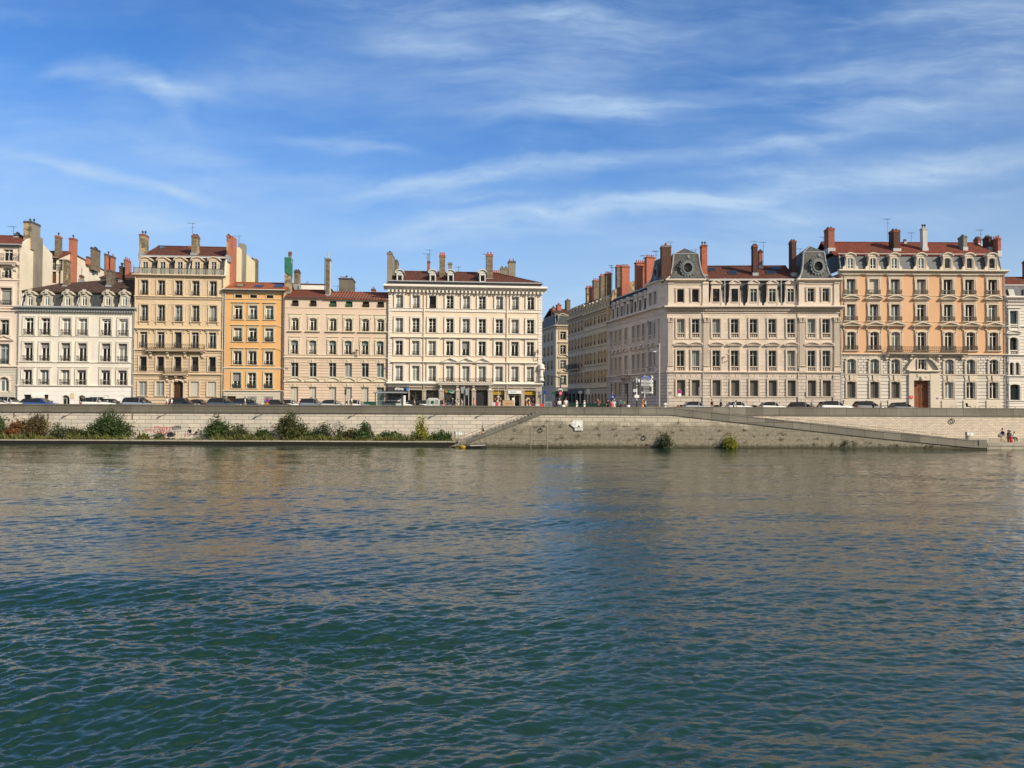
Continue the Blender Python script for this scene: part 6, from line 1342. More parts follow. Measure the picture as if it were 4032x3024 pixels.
def S5(x, y): s = 100 / 2212; return QF.L(2220 + x * s, 1640 + y * s, -.15)
sg = thing('navigation_sign', 'white river sign with arrow pointing left and black triangle, bolted on the bastion', 'sign', (0, YF, 0)); M['sign_white'] = plain('white enamel', (.82, .82, .78), .5); M['sign_grey'] = plain('grey border', (.42, .42, .42), .6)
def plate(name, pts, y, mat, t=.03): q = MB(); q.prism([S5(*p) for p in pts], y, y + t); return q.build(name, M[mat], sg)
plate('board', [(955, 310), (1660, 310), (1660, 990), (955, 990)], -.15, 'sign_white'); plate('arrow', [(520, 655), (950, 320), (950, 995)], -.16, 'sign_white'); plate('distance_plate', [(955, 1000), (1660, 1000), (1660, 1215), (955, 1215)], -.16, 'sign_white')
for i, r_ in enumerate(([(970, 350), (1610, 350), (1610, 380), (970, 380)], [(970, 380), (1010, 380), (1010, 985), (970, 985)], [(1575, 380), (1610, 380), (1610, 985), (1575, 985)], [(1010, 925), (1575, 925), (1575, 985), (1010, 985)])): plate('border', r_, -.156, 'sign_grey', .004)
plate('triangle', [(1180, 915), (1425, 915), (1297, 750)], -.158, 'dark_paint', .006)
x, z = S5(1310, 1105); lettering(sg, '190m', .36, 'sign_grey', (x, -.165, z)); x, z = S5(770, 665); lettering(sg, '40m', .32, 'sign_grey', (x, -.165, z))
# information boards and posts
def info_board(label, px0, px1, py0, py1, Y, zg, post=True):
    a = at_y(px0, py0, Y); c = at_y(px1, py1, Y); t = thing('information_board', label, 'information board', ((a.x + c.x) / 2, Y, zg)); w = c.x - a.x; z0, z1 = c.z - zg, a.z - zg
    q = MB(); q.box(-w / 2, w / 2, 0, .08, z0, z1); q.build('board', M['zinc_light'], t)
    for k in range(4): bx(t, 'panel', 'sign_white' if k != 1 else 'zinc_light', -w / 2 + .08 + w * .23 * k, -w / 2 + .08 + w * .23 * k + w * .19, -.01, 0, z0 + .08, z1 - .12)
    q = MB(); q.box(-w / 2 - .14, -w / 2, -.05, .1, 0, z1); q.build('post', M['dark_paint' if post else 'zinc_light'], t); return t
info_board('pale framed notice board on a dark post at the foot of the stair', 1793, 1819, 1699, 1714, 92.5, .5); info_board('tilted white notice board behind the foot of the ramp', 3807, 3834, 1701, 1718, 93.5, .66)
def pillar(px, py0, py1, Y, zg, label): a = at_y(px, py0, Y); q = MB(); q.lathe([(.3, 0), (.28, .1), (.26, a.z - zg - .12), (.3, a.z - zg - .1), (.3, a.z - zg)], n=10); tag(q.build('stone_bollard', M['ledge'], None, (a.x, Y, zg)), label, 'bollard')
pillar(1783, 1709, 1733, 92.6, .5, 'short pale stone bollard left of the stair foot'); pillar(3811, 1714, 1730, 92.8, .66, 'short pale stone bollard under the tilted notice board')
# graffiti painted on the left wall
def G5(x, y): s = 300 / 2212; return QL.L(560 + x * s, 1660 + y * s, -.01)
M['spray_pink'] = plain('pink spray paint', (.52, .15, .14), .8); M['spray_fill'] = plain('pale pink spray fill', (.60, .44, .38), .85); M['spray_black'] = plain('black spray paint', (.05, .05, .05), .8)
gr = thing('graffiti', 'pink outlined MOK graffiti with black scrawl on the left river wall', 'graffiti', QL.o, ang)
def stroke(pts, w, mat, name='stroke'):
    q = MB(); pp = [G5(*p) for p in pts]
    for a, c in zip(pp, pp[1:]):
        d = Vector((c[0] - a[0], c[1] - a[1])); L = max(d.length, 1e-4); n = Vector((-d.y, d.x)) / L * w / 2; e = d / L * w * .4
        q.hexa([(a[0] - n.x - e.x, -.012, a[1] - n.y - e.y), (a[0] - n.x - e.x, -.001, a[1] - n.y - e.y), (c[0] - n.x + e.x, -.001, c[1] - n.y + e.y), (c[0] - n.x + e.x, -.012, c[1] - n.y + e.y), (a[0] + n.x - e.x, -.012, a[1] + n.y - e.y), (a[0] + n.x - e.x, -.001, a[1] + n.y - e.y), (c[0] + n.x + e.x, -.001, c[1] + n.y + e.y), (c[0] + n.x + e.x, -.012, c[1] + n.y + e.y)])
    q.build(name, M[mat], gr)
Mo = [(365, 150), (400, 165), (425, 150), (485, 150), (480, 215), (530, 265), (520, 330), (490, 325), (455, 290), (430, 340), (390, 320), (350, 320), (320, 255), (365, 240), (365, 150)]
Oo = [(530, 175), (640, 180), (650, 240), (620, 300), (560, 325), (530, 290), (515, 220), (530, 175)]; Oi = [(565, 225), (590, 215), (605, 245), (570, 275), (565, 225)]
Ko = [(660, 170), (710, 170), (705, 235), (750, 170), (820, 170), (805, 240), (740, 270), (830, 300), (890, 350), (830, 400), (740, 330), (700, 300), (690, 340), (620, 360)]
for o_, f_ in ((Mo, 1), (Oo, 1), (Ko, 1)):
    pass
for o_ in (Mo, Oo, Oi, Ko): stroke(o_, .1, 'spray_pink')
stroke([(70, 240), (250, 240), (260, 155)], .1, 'spray_pink'); stroke([(615, 365), (720, 335)], .14, 'spray_pink')
r_ = random.Random(3)
for row in range(3):
    x = 850 + row * 8
    while x < 1120: y = 165 + row * 38 - (x - 850) * .12; stroke([(x, y), (x + r_.uniform(6, 16), y - r_.uniform(8, 26)), (x + r_.uniform(10, 22), y + r_.uniform(-5, 8))], .05, 'spray_black'); x += r_.uniform(20, 34)
# ---------------------------------------------------------------- plants
def leafmat(name, c1, c2, c3):
    m, nt, b = material(name); v = coords(nt); n = nt.noise(v, 1.5, 4, .7); f = nt.noise(v, 14, 2)
    c = nt.mix(nt.smooth(n, .38, .66), c1, c2); c = nt.mix(nt.mul(nt.smooth(f, .5, .75), .7), c, c3); nt.put(b.inputs['Base Color'], c); b.inputs['Roughness'].default_value = .6; b.inputs['Specular IOR Level'].default_value = .3
    M[name] = m
leafmat('leaf_green', (.022, .048, .012), (.055, .092, .022), (.11, .15, .045)); leafmat('leaf_olive', (.030, .038, .010), (.075, .085, .022), (.16, .16, .045)); leafmat('leaf_yellow', (.16, .17, .02), (.30, .30, .03), (.40, .38, .05))
leafmat('leaf_rust', (.09, .035, .018), (.24, .085, .03), (.22, .16, .03)); leafmat('leaf_brown', (.05, .045, .02), (.13, .085, .035), (.13, .13, .04)); leafmat('leaf_grey', (.032, .045, .022), (.075, .095, .042), (.14, .15, .08))
leafmat('grass_mix', (.035, .06, .012), (.15, .14, .035), (.32, .25, .08)); M['bark'] = plain('grey twig', (.07, .055, .04), .9)
def shrub(label, px0, px1, pyt, pyb, Y, zg, mat, n, seed, lsize=.14, dens=1.0, shape=1.0, name='shrub', group='shrubs growing along the lower quay', cat='shrub', thick=None):
    """twigs that fan out from the foot; leaf-sized faces clumped along each twig"""
    r = random.Random(seed); a, c = at_y(px0, pyt, Y), at_y(px1, pyb, Y); w, h = c.x - a.x, a.z - zg; t = thing(name, label, cat, ((a.x + c.x) / 2, Y, zg), 0, group)
    tw = MB(); lf = MB(); d = thick or min(w * .5, 1.6)
    for i in range(n):
        ang_ = r.uniform(0, 2 * PI); q = r.random() ** .6; tip = Vector((math.cos(ang_) * q * w / 2 * r.uniform(.6, 1.22), math.sin(ang_) * q * d, h * (1 - .66 * q ** 1.6) * r.choice((r.uniform(.3, .8), r.uniform(.7, 1.1))) * shape))
        base = Vector((tip.x * .25, tip.y * .25, 0)); mid = base.lerp(tip, .55) + Vector((r.gauss(0, .1), r.gauss(0, .1), h * .08)); tw.tube([base, mid, tip], [.03, .02, .006], 4)
        for k in range(int(46 * dens)):
            s = r.uniform(.22, 1.04); p = base.lerp(mid, s / .55) if s < .55 else mid.lerp(tip, (s - .55) / .45); sp = .10 + .22 * (1 - abs(s - .6)); leaf(lf, p + Vector((r.gauss(0, sp), r.gauss(0, sp), r.gauss(0, sp * .8))), lsize * r.uniform(.6, 1.3), r, .5)
    tw.build('twigs', M['bark'], t); lf.build('foliage', M[mat], t); return t
YS = 93.2
for i, a in enumerate([('dense dark green shrub cut by the left photo edge', -70, 30, 1612, 1735, 'leaf_green', 60, 1.2), ('low rusty orange and yellow bush beside the dark green one', 20, 130, 1646, 1736, 'leaf_rust', 62, 1.1), ('tall olive brown shrub rising behind the rusty bush', 88, 196, 1613, 1736, 'leaf_brown', 70, 1.0),
        ('thin grey green shrub between the brown and the big green one', 190, 290, 1650, 1736, 'leaf_grey', 38, .7), ('biggest dense green shrub, left of the pink graffiti', 326, 540, 1615, 1736, 'leaf_green', 150, 1.15), ('small feathery bush under the pink graffiti', 606, 655, 1712, 1738, 'leaf_grey', 16, .9), ('scrubby little bush at the foot of the biggest green shrub', 540, 585, 1712, 1738, 'leaf_olive', 18, .8),
        ('wide feathery green shrub right of the seated people', 800, 915, 1638, 1736, 'leaf_green', 80, 1.0), ('dark sparse shrub next to the feathery green one', 900, 990, 1662, 1736, 'leaf_grey', 36, .7), ('large olive shrub with pale leaf tips under the orange building', 1060, 1225, 1616, 1737, 'leaf_olive', 110, 1.1), ('low shadowy scrub left of the olive shrub', 985, 1075, 1690, 1738, 'leaf_green', 40, 1.0),
        ('wiry dark shrub right of the olive shrub', 1230, 1318, 1655, 1737, 'leaf_grey', 34, .7), ('thin grey twiggy shrub below the pink building', 1302, 1380, 1660, 1737, 'leaf_grey', 28, .5), ('bushy dark green shrub at the end of the tall row', 1385, 1478, 1658, 1737, 'leaf_green', 60, 1.0), ('low mound of green scrub before the yellow sapling', 1465, 1612, 1704, 1738, 'leaf_green', 60, 1.0),
        ('slender yellow green sapling standing by the wall', 1628, 1686, 1629, 1737, 'leaf_yellow', 42, .8), ('scrub of brownish stems between the rusty and the brown bush', 60, 120, 1668, 1738, 'leaf_brown', 40, .8), ('low olive scrub left of the biggest green shrub', 262, 345, 1690, 1738, 'leaf_olive', 44, .9), ('straggly dry bush between the thin grey and the dense dark one', 1352, 1402, 1688, 1738, 'leaf_brown', 26, .7), ('low green thicket behind the feathery and the sparse shrub', 860, 1010, 1690, 1738, 'leaf_olive', 60, .9),
        ('low green thicket under the right side of the olive shrub', 1190, 1300, 1694, 1738, 'leaf_green', 50, .9), ('faded weeds between the sapling and the dark clump', 1600, 1700, 1708, 1738, 'leaf_olive', 40, .8), ('low dark leafy clump beside the notice board', 1690, 1780, 1696, 1738, 'leaf_green', 46, 1.0)]):
    shrub(a[0], a[1], a[2], a[3], a[4], YS + (i % 3) * .35, .5, a[5], a[6], 100 + i, .15 if a[5] != 'leaf_yellow' else .13, a[7])
shrub('green bush growing out of the water at the middle of the bastion wall', 2594, 2650, 1698, 1762, 88.0, -.05, 'leaf_grey', 26, 201, .13, 1.0, group='bushes rooted in the bastion wall', thick=.5)
shrub('bright yellow round bush at the waterline under the ramp', 2853, 2898, 1712, 1758, 88.0, .05, 'leaf_yellow', 46, 202, .10, 1.0, group='bushes rooted in the bastion wall', thick=.6)
shrub('small dark tuft hanging on the wall below the ramp', 3319, 3337, 1724, 1750, 88.4, .5, 'leaf_green', 9, 203, .07, .7, group='bushes rooted in the bastion wall', thick=.3)
r = random.Random(11); mb = MB()
for i in range(9000):
    px = r.uniform(-60, 1800) ; k = math.sin(px * .021) + math.sin(px * .067 + 1) * .7 + r.uniform(-.8, .8)
    if (560 < px < 790 and r.random() < .75) or (1640 < px and r.random() < .8) or (k < -.9): continue
    y = r.uniform(91.3, 93.2); p = at_y(px, 1740, y); h = r.uniform(.22, .78) * (1 + .5 * math.sin(px * .13) * math.sin(px * .041)) * (1 if k > 0 else .6) * (.4 if 575 < px < 785 else 1); a = r.uniform(0, PI); w = .045; dx, dy = math.cos(a) * w, math.sin(a) * w; lx, ly = r.gauss(0, .22), r.gauss(0, .15)
    z0 = .5 if y > 91.9 else .55
    mb.add([(p.x - dx, y - dy, z0), (p.x + dx, y + dy, z0), (p.x + dx * .6 + lx * .5, y + dy + ly * .5, z0 + h * .6), (p.x + lx, y + ly, z0 + h)], [(0, 1, 2, 3)])
tag(mb.build('grass', M['grass_mix']), 'tall yellow green grass along the edge of the lower quay', 'grass', None, 'stuff')
r = random.Random(12); mb = MB()
for i in range(75):
    px = r.uniform(1990, 3700); top_ = 1650 if px < 2640 else 1650 + (px - 2640) * .108; py = r.uniform(top_ + 8, 1756)
    if py > 1758 or (2235 < px < 2305 and py < 1710): continue
    u, z = QF.L(px, py)
    for k in range(r.randint(6, 26)): leaf(mb, (u + r.gauss(0, .14), YF - abs(r.gauss(0, .08)) - .02, z + r.gauss(0, .09)), .07, r)
tag(mb.build('wall_weeds', M['leaf_olive']), 'small dark weeds sprouting from the joints of the bastion wall', 'weeds', None, 'stuff')
# ================================================================ cars
CARMAT = {}
def carpaint(c):
    if c not in CARMAT:
        m, nt, b = material('car paint'); b.inputs['Base Color'].default_value = (*c, 1); b.inputs['Roughness'].default_value = .28; b.inputs['Coat Weight'].default_value = .6; b.inputs['Coat Roughness'].default_value = .06; CARMAT[c] = m
    return CARMAT[c]
M['tyre'] = plain('tyre rubber', (.02, .02, .02), .8); M['rim'] = plain('alloy rim', (.35, .35, .36), .35, .8); M['lamp_red'] = plain('rear lamp', (.35, .015, .015), .2); M['lamp_white'] = plain('headlamp', (.6, .62, .62), .15)
KINDS_ = dict(
    hatch=dict(H=1.46, belt=[(0, .55), (.02, .82), (.07, .95), (.35, .93), (.62, .92), (.74, .9), (.93, .76), (.985, .62), (1, .45)], roof=[(.04, .96), (.13, 1.36), (.2, 1.43), (.42, 1.46), (.52, 1.44), (.70, .92)], gl=[0, 1, 1, 2, 0]),
    suv=dict(H=1.62, belt=[(0, .6), (.015, .9), (.05, 1.05), (.35, 1.03), (.64, 1.0), (.75, .99), (.94, .88), (.99, .72), (1, .5)], roof=[(.025, 1.06), (.09, 1.5), (.16, 1.59), (.4, 1.62), (.54, 1.59), (.72, 1.0)], gl=[0, 1, 1, 2, 0]),
    mpv=dict(H=1.66, belt=[(0, .55), (.01, .9), (.04, 1.02), (.35, 1.0), (.68, .97), (.79, .93), (.95, .8), (.99, .65), (1, .45)], roof=[(.012, 1.03), (.05, 1.52), (.13, 1.63), (.42, 1.66), (.56, 1.62), (.8, .94)], gl=[0, 1, 1, 2, 0]),
    sedan=dict(H=1.45, belt=[(0, .5), (.01, .82), (.05, .97), (.16, .97), (.35, .94), (.63, .92), (.74, .9), (.94, .74), (.99, .6), (1, .42)], roof=[(.14, .97), (.28, 1.36), (.36, 1.43), (.48, 1.45), (.55, 1.42), (.71, .92)], gl=[0, 1, 1, 2, 0]),
    van=dict(H=1.82, belt=[(0, .5), (.005, 1.0), (.02, 1.1), (.4, 1.06), (.68, 1.04), (.78, 1.0), (.95, .86), (.99, .7), (1, .45)], roof=[(.006, 1.12), (.02, 1.7), (.1, 1.8), (.42, 1.82), (.58, 1.78), (.8, 1.02)], gl=[0, 0, 1, 2, 0]))
def lerp_tab(tab, x):
    for (a, u), (b, v) in zip(tab, tab[1:]):
        if x <= b: return u + (v - u) * (x - a) / max(b - a, 1e-6)
    return tab[-1][1]
def car_meshes(kind, L):
    k = KINDS_[kind]; W = .88; B = MB(); G = MB(); B.smooth = True
    xs = sorted(set([p[0] for p in k['belt']] + [.1, .2, .3, .45, .55, .85, .97]))
    def hw(x): return W * (1 - .16 * max(0, (.1 - x) / .1) ** 2 - .22 * max(0, (x - .86) / .14) ** 2)
    rings = []
    for x in xs:
        t = lerp_tab(k['belt'], x); w = hw(x); zb = .26 if .05 < x < .95 else .32
        rings.append([(x * L, s * w * f, z) for s, lst in ((-1, [(.0, zb), (.9, zb), (1, zb + .18), (1.01, min(t, .68)), (.95, t)]), (1, [(.95, t), (1.01, min(t, .68)), (1, zb + .18), (.9, zb)])) for f, z in lst])
    n = len(rings[0]); v = [p for r_ in rings for p in r_]; fs = []
    for i in range(len(rings) - 1):
        for j in range(n): fs.append((i * n + j, i * n + (j + 1) % n, (i + 1) * n + (j + 1) % n, (i + 1) * n + j))
    fs += [tuple(range(n)), tuple(range((len(rings) - 1) * n, len(rings) * n))]; B.add(v, fs); B.smooth = False
    rf = k['roof']; tw = .70
    def ro(i, s, f=0): x, z = rf[i]; e = i in (0, len(rf) - 1); w = hw(x) * (.9 if e else tw if 0 < i < 5 else .8); return (x * L, s * w, z)
    def lo(i, s): x, z = rf[i]; return (x * L, s * hw(x) * .93, lerp_tab(k['belt'], x) - .01)
    for i in range(len(rf) - 1):
        a, b = i, i + 1; steep = i in (0, len(rf) - 2)
        (G if steep else B).quad(ro(a, -1), ro(b, -1), ro(b, 1), ro(a, 1))
        for s in (-1, 1):
            q = [lo(a, s), lo(b, s), ro(b, s), ro(a, s)]
            B.add([(x, y * .985, z) for x, y, z in q], [(0, 1, 2, 3)])
            c = sum((Vector(p) for p in q), Vector()) / 4; m = [c.lerp(Vector(p), .97) + Vector((0, s * .02, 0)) for p in q]
            if i in (0, len(rf) - 2): m = [c.lerp(Vector(p), .84) + Vector((0, s * .02, 0)) for p in q]
            if i >= 1 or kind != 'van': G.add(m, [(0, 1, 2, 3)])
    for s in (-1, 1): x = rf[-1][0] * L - .25; z = rf[-1][1] + .08; B.box(x - .09, x + .09, s * .92 - .1, s * .92 + .1, z, z + .14)
    return B, G
def wheel_meshes():
    t = MB(); t.cyl((0, -.11, 0), .32, .22, 20, axis='y'); r = MB(); r.cyl((0, -.125, 0), .21, .25, 14, axis='y')
    for i in range(5): a = 2 * PI * i / 5; r.tube([(0, -.13, 0), (.19 * math.cos(a), -.13, .19 * math.sin(a))], .025, 4)
    return t.mesh('tyre', M['tyre']), r.mesh('rim', M['rim'])
TY, RM = wheel_meshes()
def car(label, kind, col, px0, px1, pyroof, Y, group='cars parked and driving along the quay street', flip=False, extra=None):
    xm = (px0 + px1) / 2; a, c = at_y(px0, pyroof, Y), at_y(px1, pyroof, Y); L = max(3.6, min(4.7, c.x - a.x)); cx = (a.x + c.x) / 2
    B, G = cached(('car', kind, round(L, 1)), lambda: car_meshes(kind, round(L, 1))); L = round(L, 1)
    t = thing('parked_car', label, 'car', (cx, Y, STREET + .01), PI if flip else 0, group)
    link('body', cached(('cb', kind, L, col), lambda: B.mesh('body', carpaint(col))), t, (-L / 2, 0, 0)); link('window_glass', cached(('cg', kind, L), lambda: G.mesh('window_glass', M['car_glass'])), t, (-L / 2, 0, 0))
    for x in (.18, .81):
        for s in (-1, 1): w = link('wheel', TY, t, (-L / 2 + L * x, s * .78, .32)); link('rim', RM, w)
    H = KINDS_[kind]['belt']
    for s in (-1, 1):
        z = lerp_tab(H, .03) - .12; q = cached(('tl',), lambda: (lambda m: (m.box(-.06, .2, -.1, .1, -.1, .1), m)[1])(MB()).mesh('tail_lamp', M['lamp_red'])); link('tail_lamp', q, t, (-L / 2 + .05, s * .68, z))
        z = lerp_tab(H, .95) - .1; q = cached(('hl',), lambda: (lambda m: (m.box(-.25, .1, -.14, .14, -.08, .07), m)[1])(MB()).mesh('headlight', M['lamp_white'])); link('headlight', q, t, (L / 2 - .12, s * .6, z))
    if extra == 'taxi': bx(t, 'roof_sign', 'dark_paint', -.2, .2, -.3, .3, KINDS_[kind]['H'] + .02, KINDS_[kind]['H'] + .26)
    if extra == 'rack':
        for s in (-1, 1): bx(t, 'roof_rail', 'dark_paint', -.9, .5, s * .52 - .03, s * .52 + .03, KINDS_[kind]['H'] - .02, KINDS_[kind]['H'] + .05)
    return t
WH, BK, GR, NV, SV = (.72, .72, .70), (.012, .012, .014), (.13, .14, .16), (.025, .035, .07), (.33, .37, .43)
for a in [('white car cut by the left photo edge', 'sedan', WH, -75, 40, 1570, 98.6), ('white van behind the first white car at far left', 'mpv', WH, -10, 85, 1563, 101.5), ('blue hatchback before the white rendered building', 'hatch', (.012, .07, .30), 104, 236, 1567, 98.5), ('grey car half hidden behind the blue hatchback', 'hatch', GR, 88, 190, 1574, 102.5),
          ('white crossover with dark roof rails under the white dormered building', 'suv', WH, 330, 448, 1571, 100.2, dict(extra='rack')), ('dark green hatchback right behind the white crossover', 'hatch', (.02, .035, .03), 396, 489, 1573, 103.0), ('grey blue people carrier between white and tan buildings', 'mpv', (.22, .27, .32), 489, 612, 1569, 99.4),
          ('dark car before the brown arched door', 'suv', (.02, .025, .035), 672, 778, 1570, 100.2), ('low black car behind, right of the brown arched door', 'sedan', BK, 742, 826, 1578, 103.2), ('dark blue estate with a taxi sign on its roof', 'suv', (.05, .07, .11), 820, 944, 1569, 99.2, dict(extra='taxi')), ('navy car under the orange building', 'suv', NV, 922, 1028, 1574, 102.6),
          ('black hatchback beside the no stopping sign', 'hatch', (.03, .03, .035), 1056, 1144, 1577, 100.2), ('white hatchback at the left end of the pink building', 'hatch', WH, 1108, 1192, 1578, 102.6), ('violet grey crossover before the pink building', 'suv', (.17, .19, .26), 1192, 1281, 1573, 100.0), ('silver hatchback in the middle of the pink building', 'hatch', (.42, .43, .43), 1274, 1363, 1578, 99.2),
          ('white small car behind the white haired couple', 'hatch', WH, 1366, 1452, 1577, 101.8), ('white people carrier behind the bus shelter', 'mpv', WH, 1514, 1632, 1572, 101.2), ('black car right of the white people carrier', 'hatch', BK, 1596, 1668, 1576, 103.8), ('white car tail beside the glass bank', 'hatch', WH, 1652, 1720, 1577, 104.2), ('dark grey car right of the glass bank', 'hatch', GR, 1718, 1790, 1580, 103.8),
          ('silver hatchback before the left palace windows', 'hatch', SV, 2690, 2800, 1581, 102.0), ('white small car behind the long haired woman', 'hatch', WH, 2864, 2960, 1586, 104.0), ('white hatchback below the middle palace windows', 'hatch', WH, 2992, 3095, 1585, 104.0), ('black hatchback below the right palace pavilion', 'hatch', BK, 3104, 3215, 1586, 104.0),
          ('white crossover between palace and peach building', 'suv', WH, 3224, 3354, 1583, 102.0), ('grey estate before the left peach windows', 'suv', (.18, .19, .20), 3362, 3482, 1583, 103.0), ('dark grey hatchback left of the carved brown door', 'hatch', (.10, .11, .12), 3508, 3604, 1588, 104.0)]:
    car(*a[:7], **(a[7] if len(a) > 7 else {}))
# ================================================================ people
M['skin'] = plain('skin', (.50, .30, .21), .6, var=.05); M['hair_dark'] = plain('dark hair', (.018, .014, .012), .6); M['hair_brown'] = plain('brown hair', (.09, .045, .022), .6); M['hair_grey'] = plain('grey hair', (.45, .44, .42), .7)
CL = dict(white=(.75, .74, .72), black=(.015, .015, .018), navy=(.02, .03, .07), pink=(.60, .22, .24), coral=(.72, .13, .13), red=(.5, .015, .02), blue=(.25, .38, .60), cream=(.62, .55, .42), maroon=(.14, .02, .03), orange=(.62, .30, .16), grey=(.25, .26, .27), jean=(.06, .10, .18), beige=(.50, .42, .30), yellow=(.62, .38, .06), teal=(.05, .16, .15), light=(.45, .62, .70), taupe=(.22, .18, .14))
for k_, c_ in CL.items(): M['cloth_' + k_] = plain('cloth', c_, .85, var=.1)
ZONES = ['head', 'torso', 'upper_arm', 'forearm', 'hand', 'thigh', 'shin', 'foot']
def person_mesh(pose):
    V, E, Rr, Zn = [], [], [], []
    def pt(p, r, par, zone):
        V.append(Vector(p)); Rr.append(r); i = len(V) - 1
        if par is not None: E.append((par, i)); Zn.append(zone)
        return i
    P_ = POSES[pose]; lean = P_.get('lean', 0); pz = P_.get('pz', .95); ly = P_.get('lie', 0)
    def tr(x, z):  # torso leans about the pelvis
        c, s = math.cos(lean), math.sin(lean); return (x * c + z * s, z * c - x * s + pz)
    def tp(x, y, z): a, b_ = tr(x, z); return (a, y, b_)
    pel = pt((0, 0, pz), .125, None, None); wai = pt(tp(0, 0, .16), .112, pel, 'torso'); che = pt(tp(.01, 0, .34), .135, wai, 'torso'); nb = pt(tp(0, 0, .47), .075, che, 'torso'); nk = pt(tp(.015, 0, .54), .05, nb, 'head'); h1 = pt(tp(.03, 0, .63), .082, nk, 'head'); h2 = pt(tp(.025, 0, .715), .085, h1, 'head'); pt(tp(.125, 0, .64), .014, h1, 'head')
    for s in (-1, 1):
        side = 'l' if s > 0 else 'r'; el, wr = P_['arm_' + side]; kn, an = P_['leg_' + side]
        sh = pt(tp(0, s * .165, .44), .062, che, 'torso'); e_ = pt(tp(el[0], s * el[1], el[2]), .043, sh, 'upper_arm'); w_ = pt(tp(wr[0], s * wr[1], wr[2]), .03, e_, 'forearm'); d = (V[w_] - V[e_]).normalized(); f = d.cross(Vector((0, 1, 0))).normalized(); pa = pt(V[w_] + d * .085, .032, w_, 'hand')
        for q, ln in ((-.9, .062), (-.3, .075), (.3, .07), (.9, .055)):
            k1 = pt(V[pa] + d * .045 + f * q * .028, .0095, pa, 'hand'); pt(V[k1] + d * ln * .8 + Vector((0, -s * .018, 0)), .008, k1, 'hand')
        tb = pt(V[w_] + d * .05 + f * .045, .011, w_, 'hand'); pt(V[tb] + d * .045 + f * .012, .009, tb, 'hand')
        hp = pt((0, s * .095, pz - .05), .092, pel, 'thigh'); k_ = pt((kn[0], s * kn[1], kn[2]), .06, hp, 'thigh'); ca = pt(V[k_].lerp(Vector((an[0], s * an[1], an[2])), .35) + Vector((-.015, 0, 0)), .056, k_, 'shin'); a_ = pt((an[0], s * an[1], an[2]), .04, ca, 'shin'); pt((an[0] + .15, s * (an[1] + .02), max(.03, an[2] - .045)), .032, a_, 'foot')
    me = bpy.data.meshes.new('person'); me.from_pydata(V, E, []); o = bpy.data.objects.new('person', me); COL.objects.link(o); m = o.modifiers.new('skin', 'SKIN'); m.use_smooth_shade = True
    for i, r_ in enumerate(Rr): me.skin_vertices[0].data[i].radius = (r_, r_); me.skin_vertices[0].data[i].use_root = i == pel
    for i in (wai, che): me.skin_vertices[0].data[i].radius = (Rr[i] * 1.18, Rr[i] * .85)
    o.modifiers.new('sub', 'SUBSURF').levels = 1
    dg = bpy.context.evaluated_depsgraph_get(); out = bpy.data.meshes.new_from_object(o.evaluated_get(dg)); bpy.data.objects.remove(o)
    segs = [(V[a], V[b_], ZONES.index(z)) for (a, b_), z in zip(E, Zn)]
    for p in out.polygons:
        c = p.center; best = (9, 0)
        for a, b_, z in segs:
            ab = b_ - a; t = max(0, min(1, (c - a).dot(ab) / max(ab.length_squared, 1e-9))); dd = (c - a - ab * t).length
            if dd < best[0]: best = (dd, z)
        p.material_index = best[1]; p.use_smooth = True
    out['head'] = list(V[h2]); return out, V[h1], V[h2], V[pel], lean
ARM_D = ((-.02, .23, .17), (.06, .24, -.07)); 
POSES = dict(
    stand=dict(arm_l=ARM_D, arm_r=ARM_D, leg_l=((.02, .11, .5), (0, .11, .08)), leg_r=((.02, .11, .5), (0, .11, .08))),
    walk=dict(lean=.04, arm_l=((-.12, .22, .18), (-.1, .23, -.06)), arm_r=((.1, .22, .18), (.24, .2, -.02)), leg_l=((.22, .1, .54), (.27, .1, .1)), leg_r=((-.02, .1, .5), (-.33, .1, .16))),
    phone=dict(lean=.06, arm_l=((.06, .22, .17), (.26, .12, .2)), arm_r=((.06, .22, .17), (.26, .1, .18)), leg_l=((.02, .11, .5), (0, .11, .08)), leg_r=((.06, .1, .5), (.04, .1, .08))),
    bent=dict(lean=.55, arm_l=((.14, .2, .2), (.36, .16, .12)), arm_r=((.14, .2, .2), (.36, .16, .1)), leg_l=((.06, .11, .5), (.0, .11, .08)), leg_r=((-.02, .11, .5), (-.12, .11, .08))),
    run=dict(lean=.16, arm_l=((-.2, .22, .24), (-.08, .2, .08)), arm_r=((.16, .22, .2), (.32, .12, .3)), leg_l=((.3, .1, .6), (.2, .1, .2)), leg_r=((-.06, .1, .5), (-.42, .1, .4))),
    push=dict(lean=.18, arm_l=((.12, .22, .2), (.4, .18, .1)), arm_r=((.12, .22, .2), (.4, .18, .1)), leg_l=((.16, .1, .52), (.16, .1, .09)), leg_r=((-.06, .1, .5), (-.3, .1, .14))),
    sit=dict(pz=.5, lean=.22, arm_l=((.12, .22, .2), (.34, .14, .12)), arm_r=((.12, .22, .2), (.34, .12, .14)), leg_l=((.42, .14, .52), (.44, .14, .08)), leg_r=((.42, .12, .5), (.5, .12, .08))),
    recline=dict(pz=.42, lean=-.75, arm_l=((-.12, .24, .16), (-.16, .26, -.1)), arm_r=((-.12, .24, .16), (-.16, .26, -.1)), leg_l=((.42, .12, .5), (.6, .12, .12)), leg_r=((.44, .1, .44), (.8, .1, .1))))
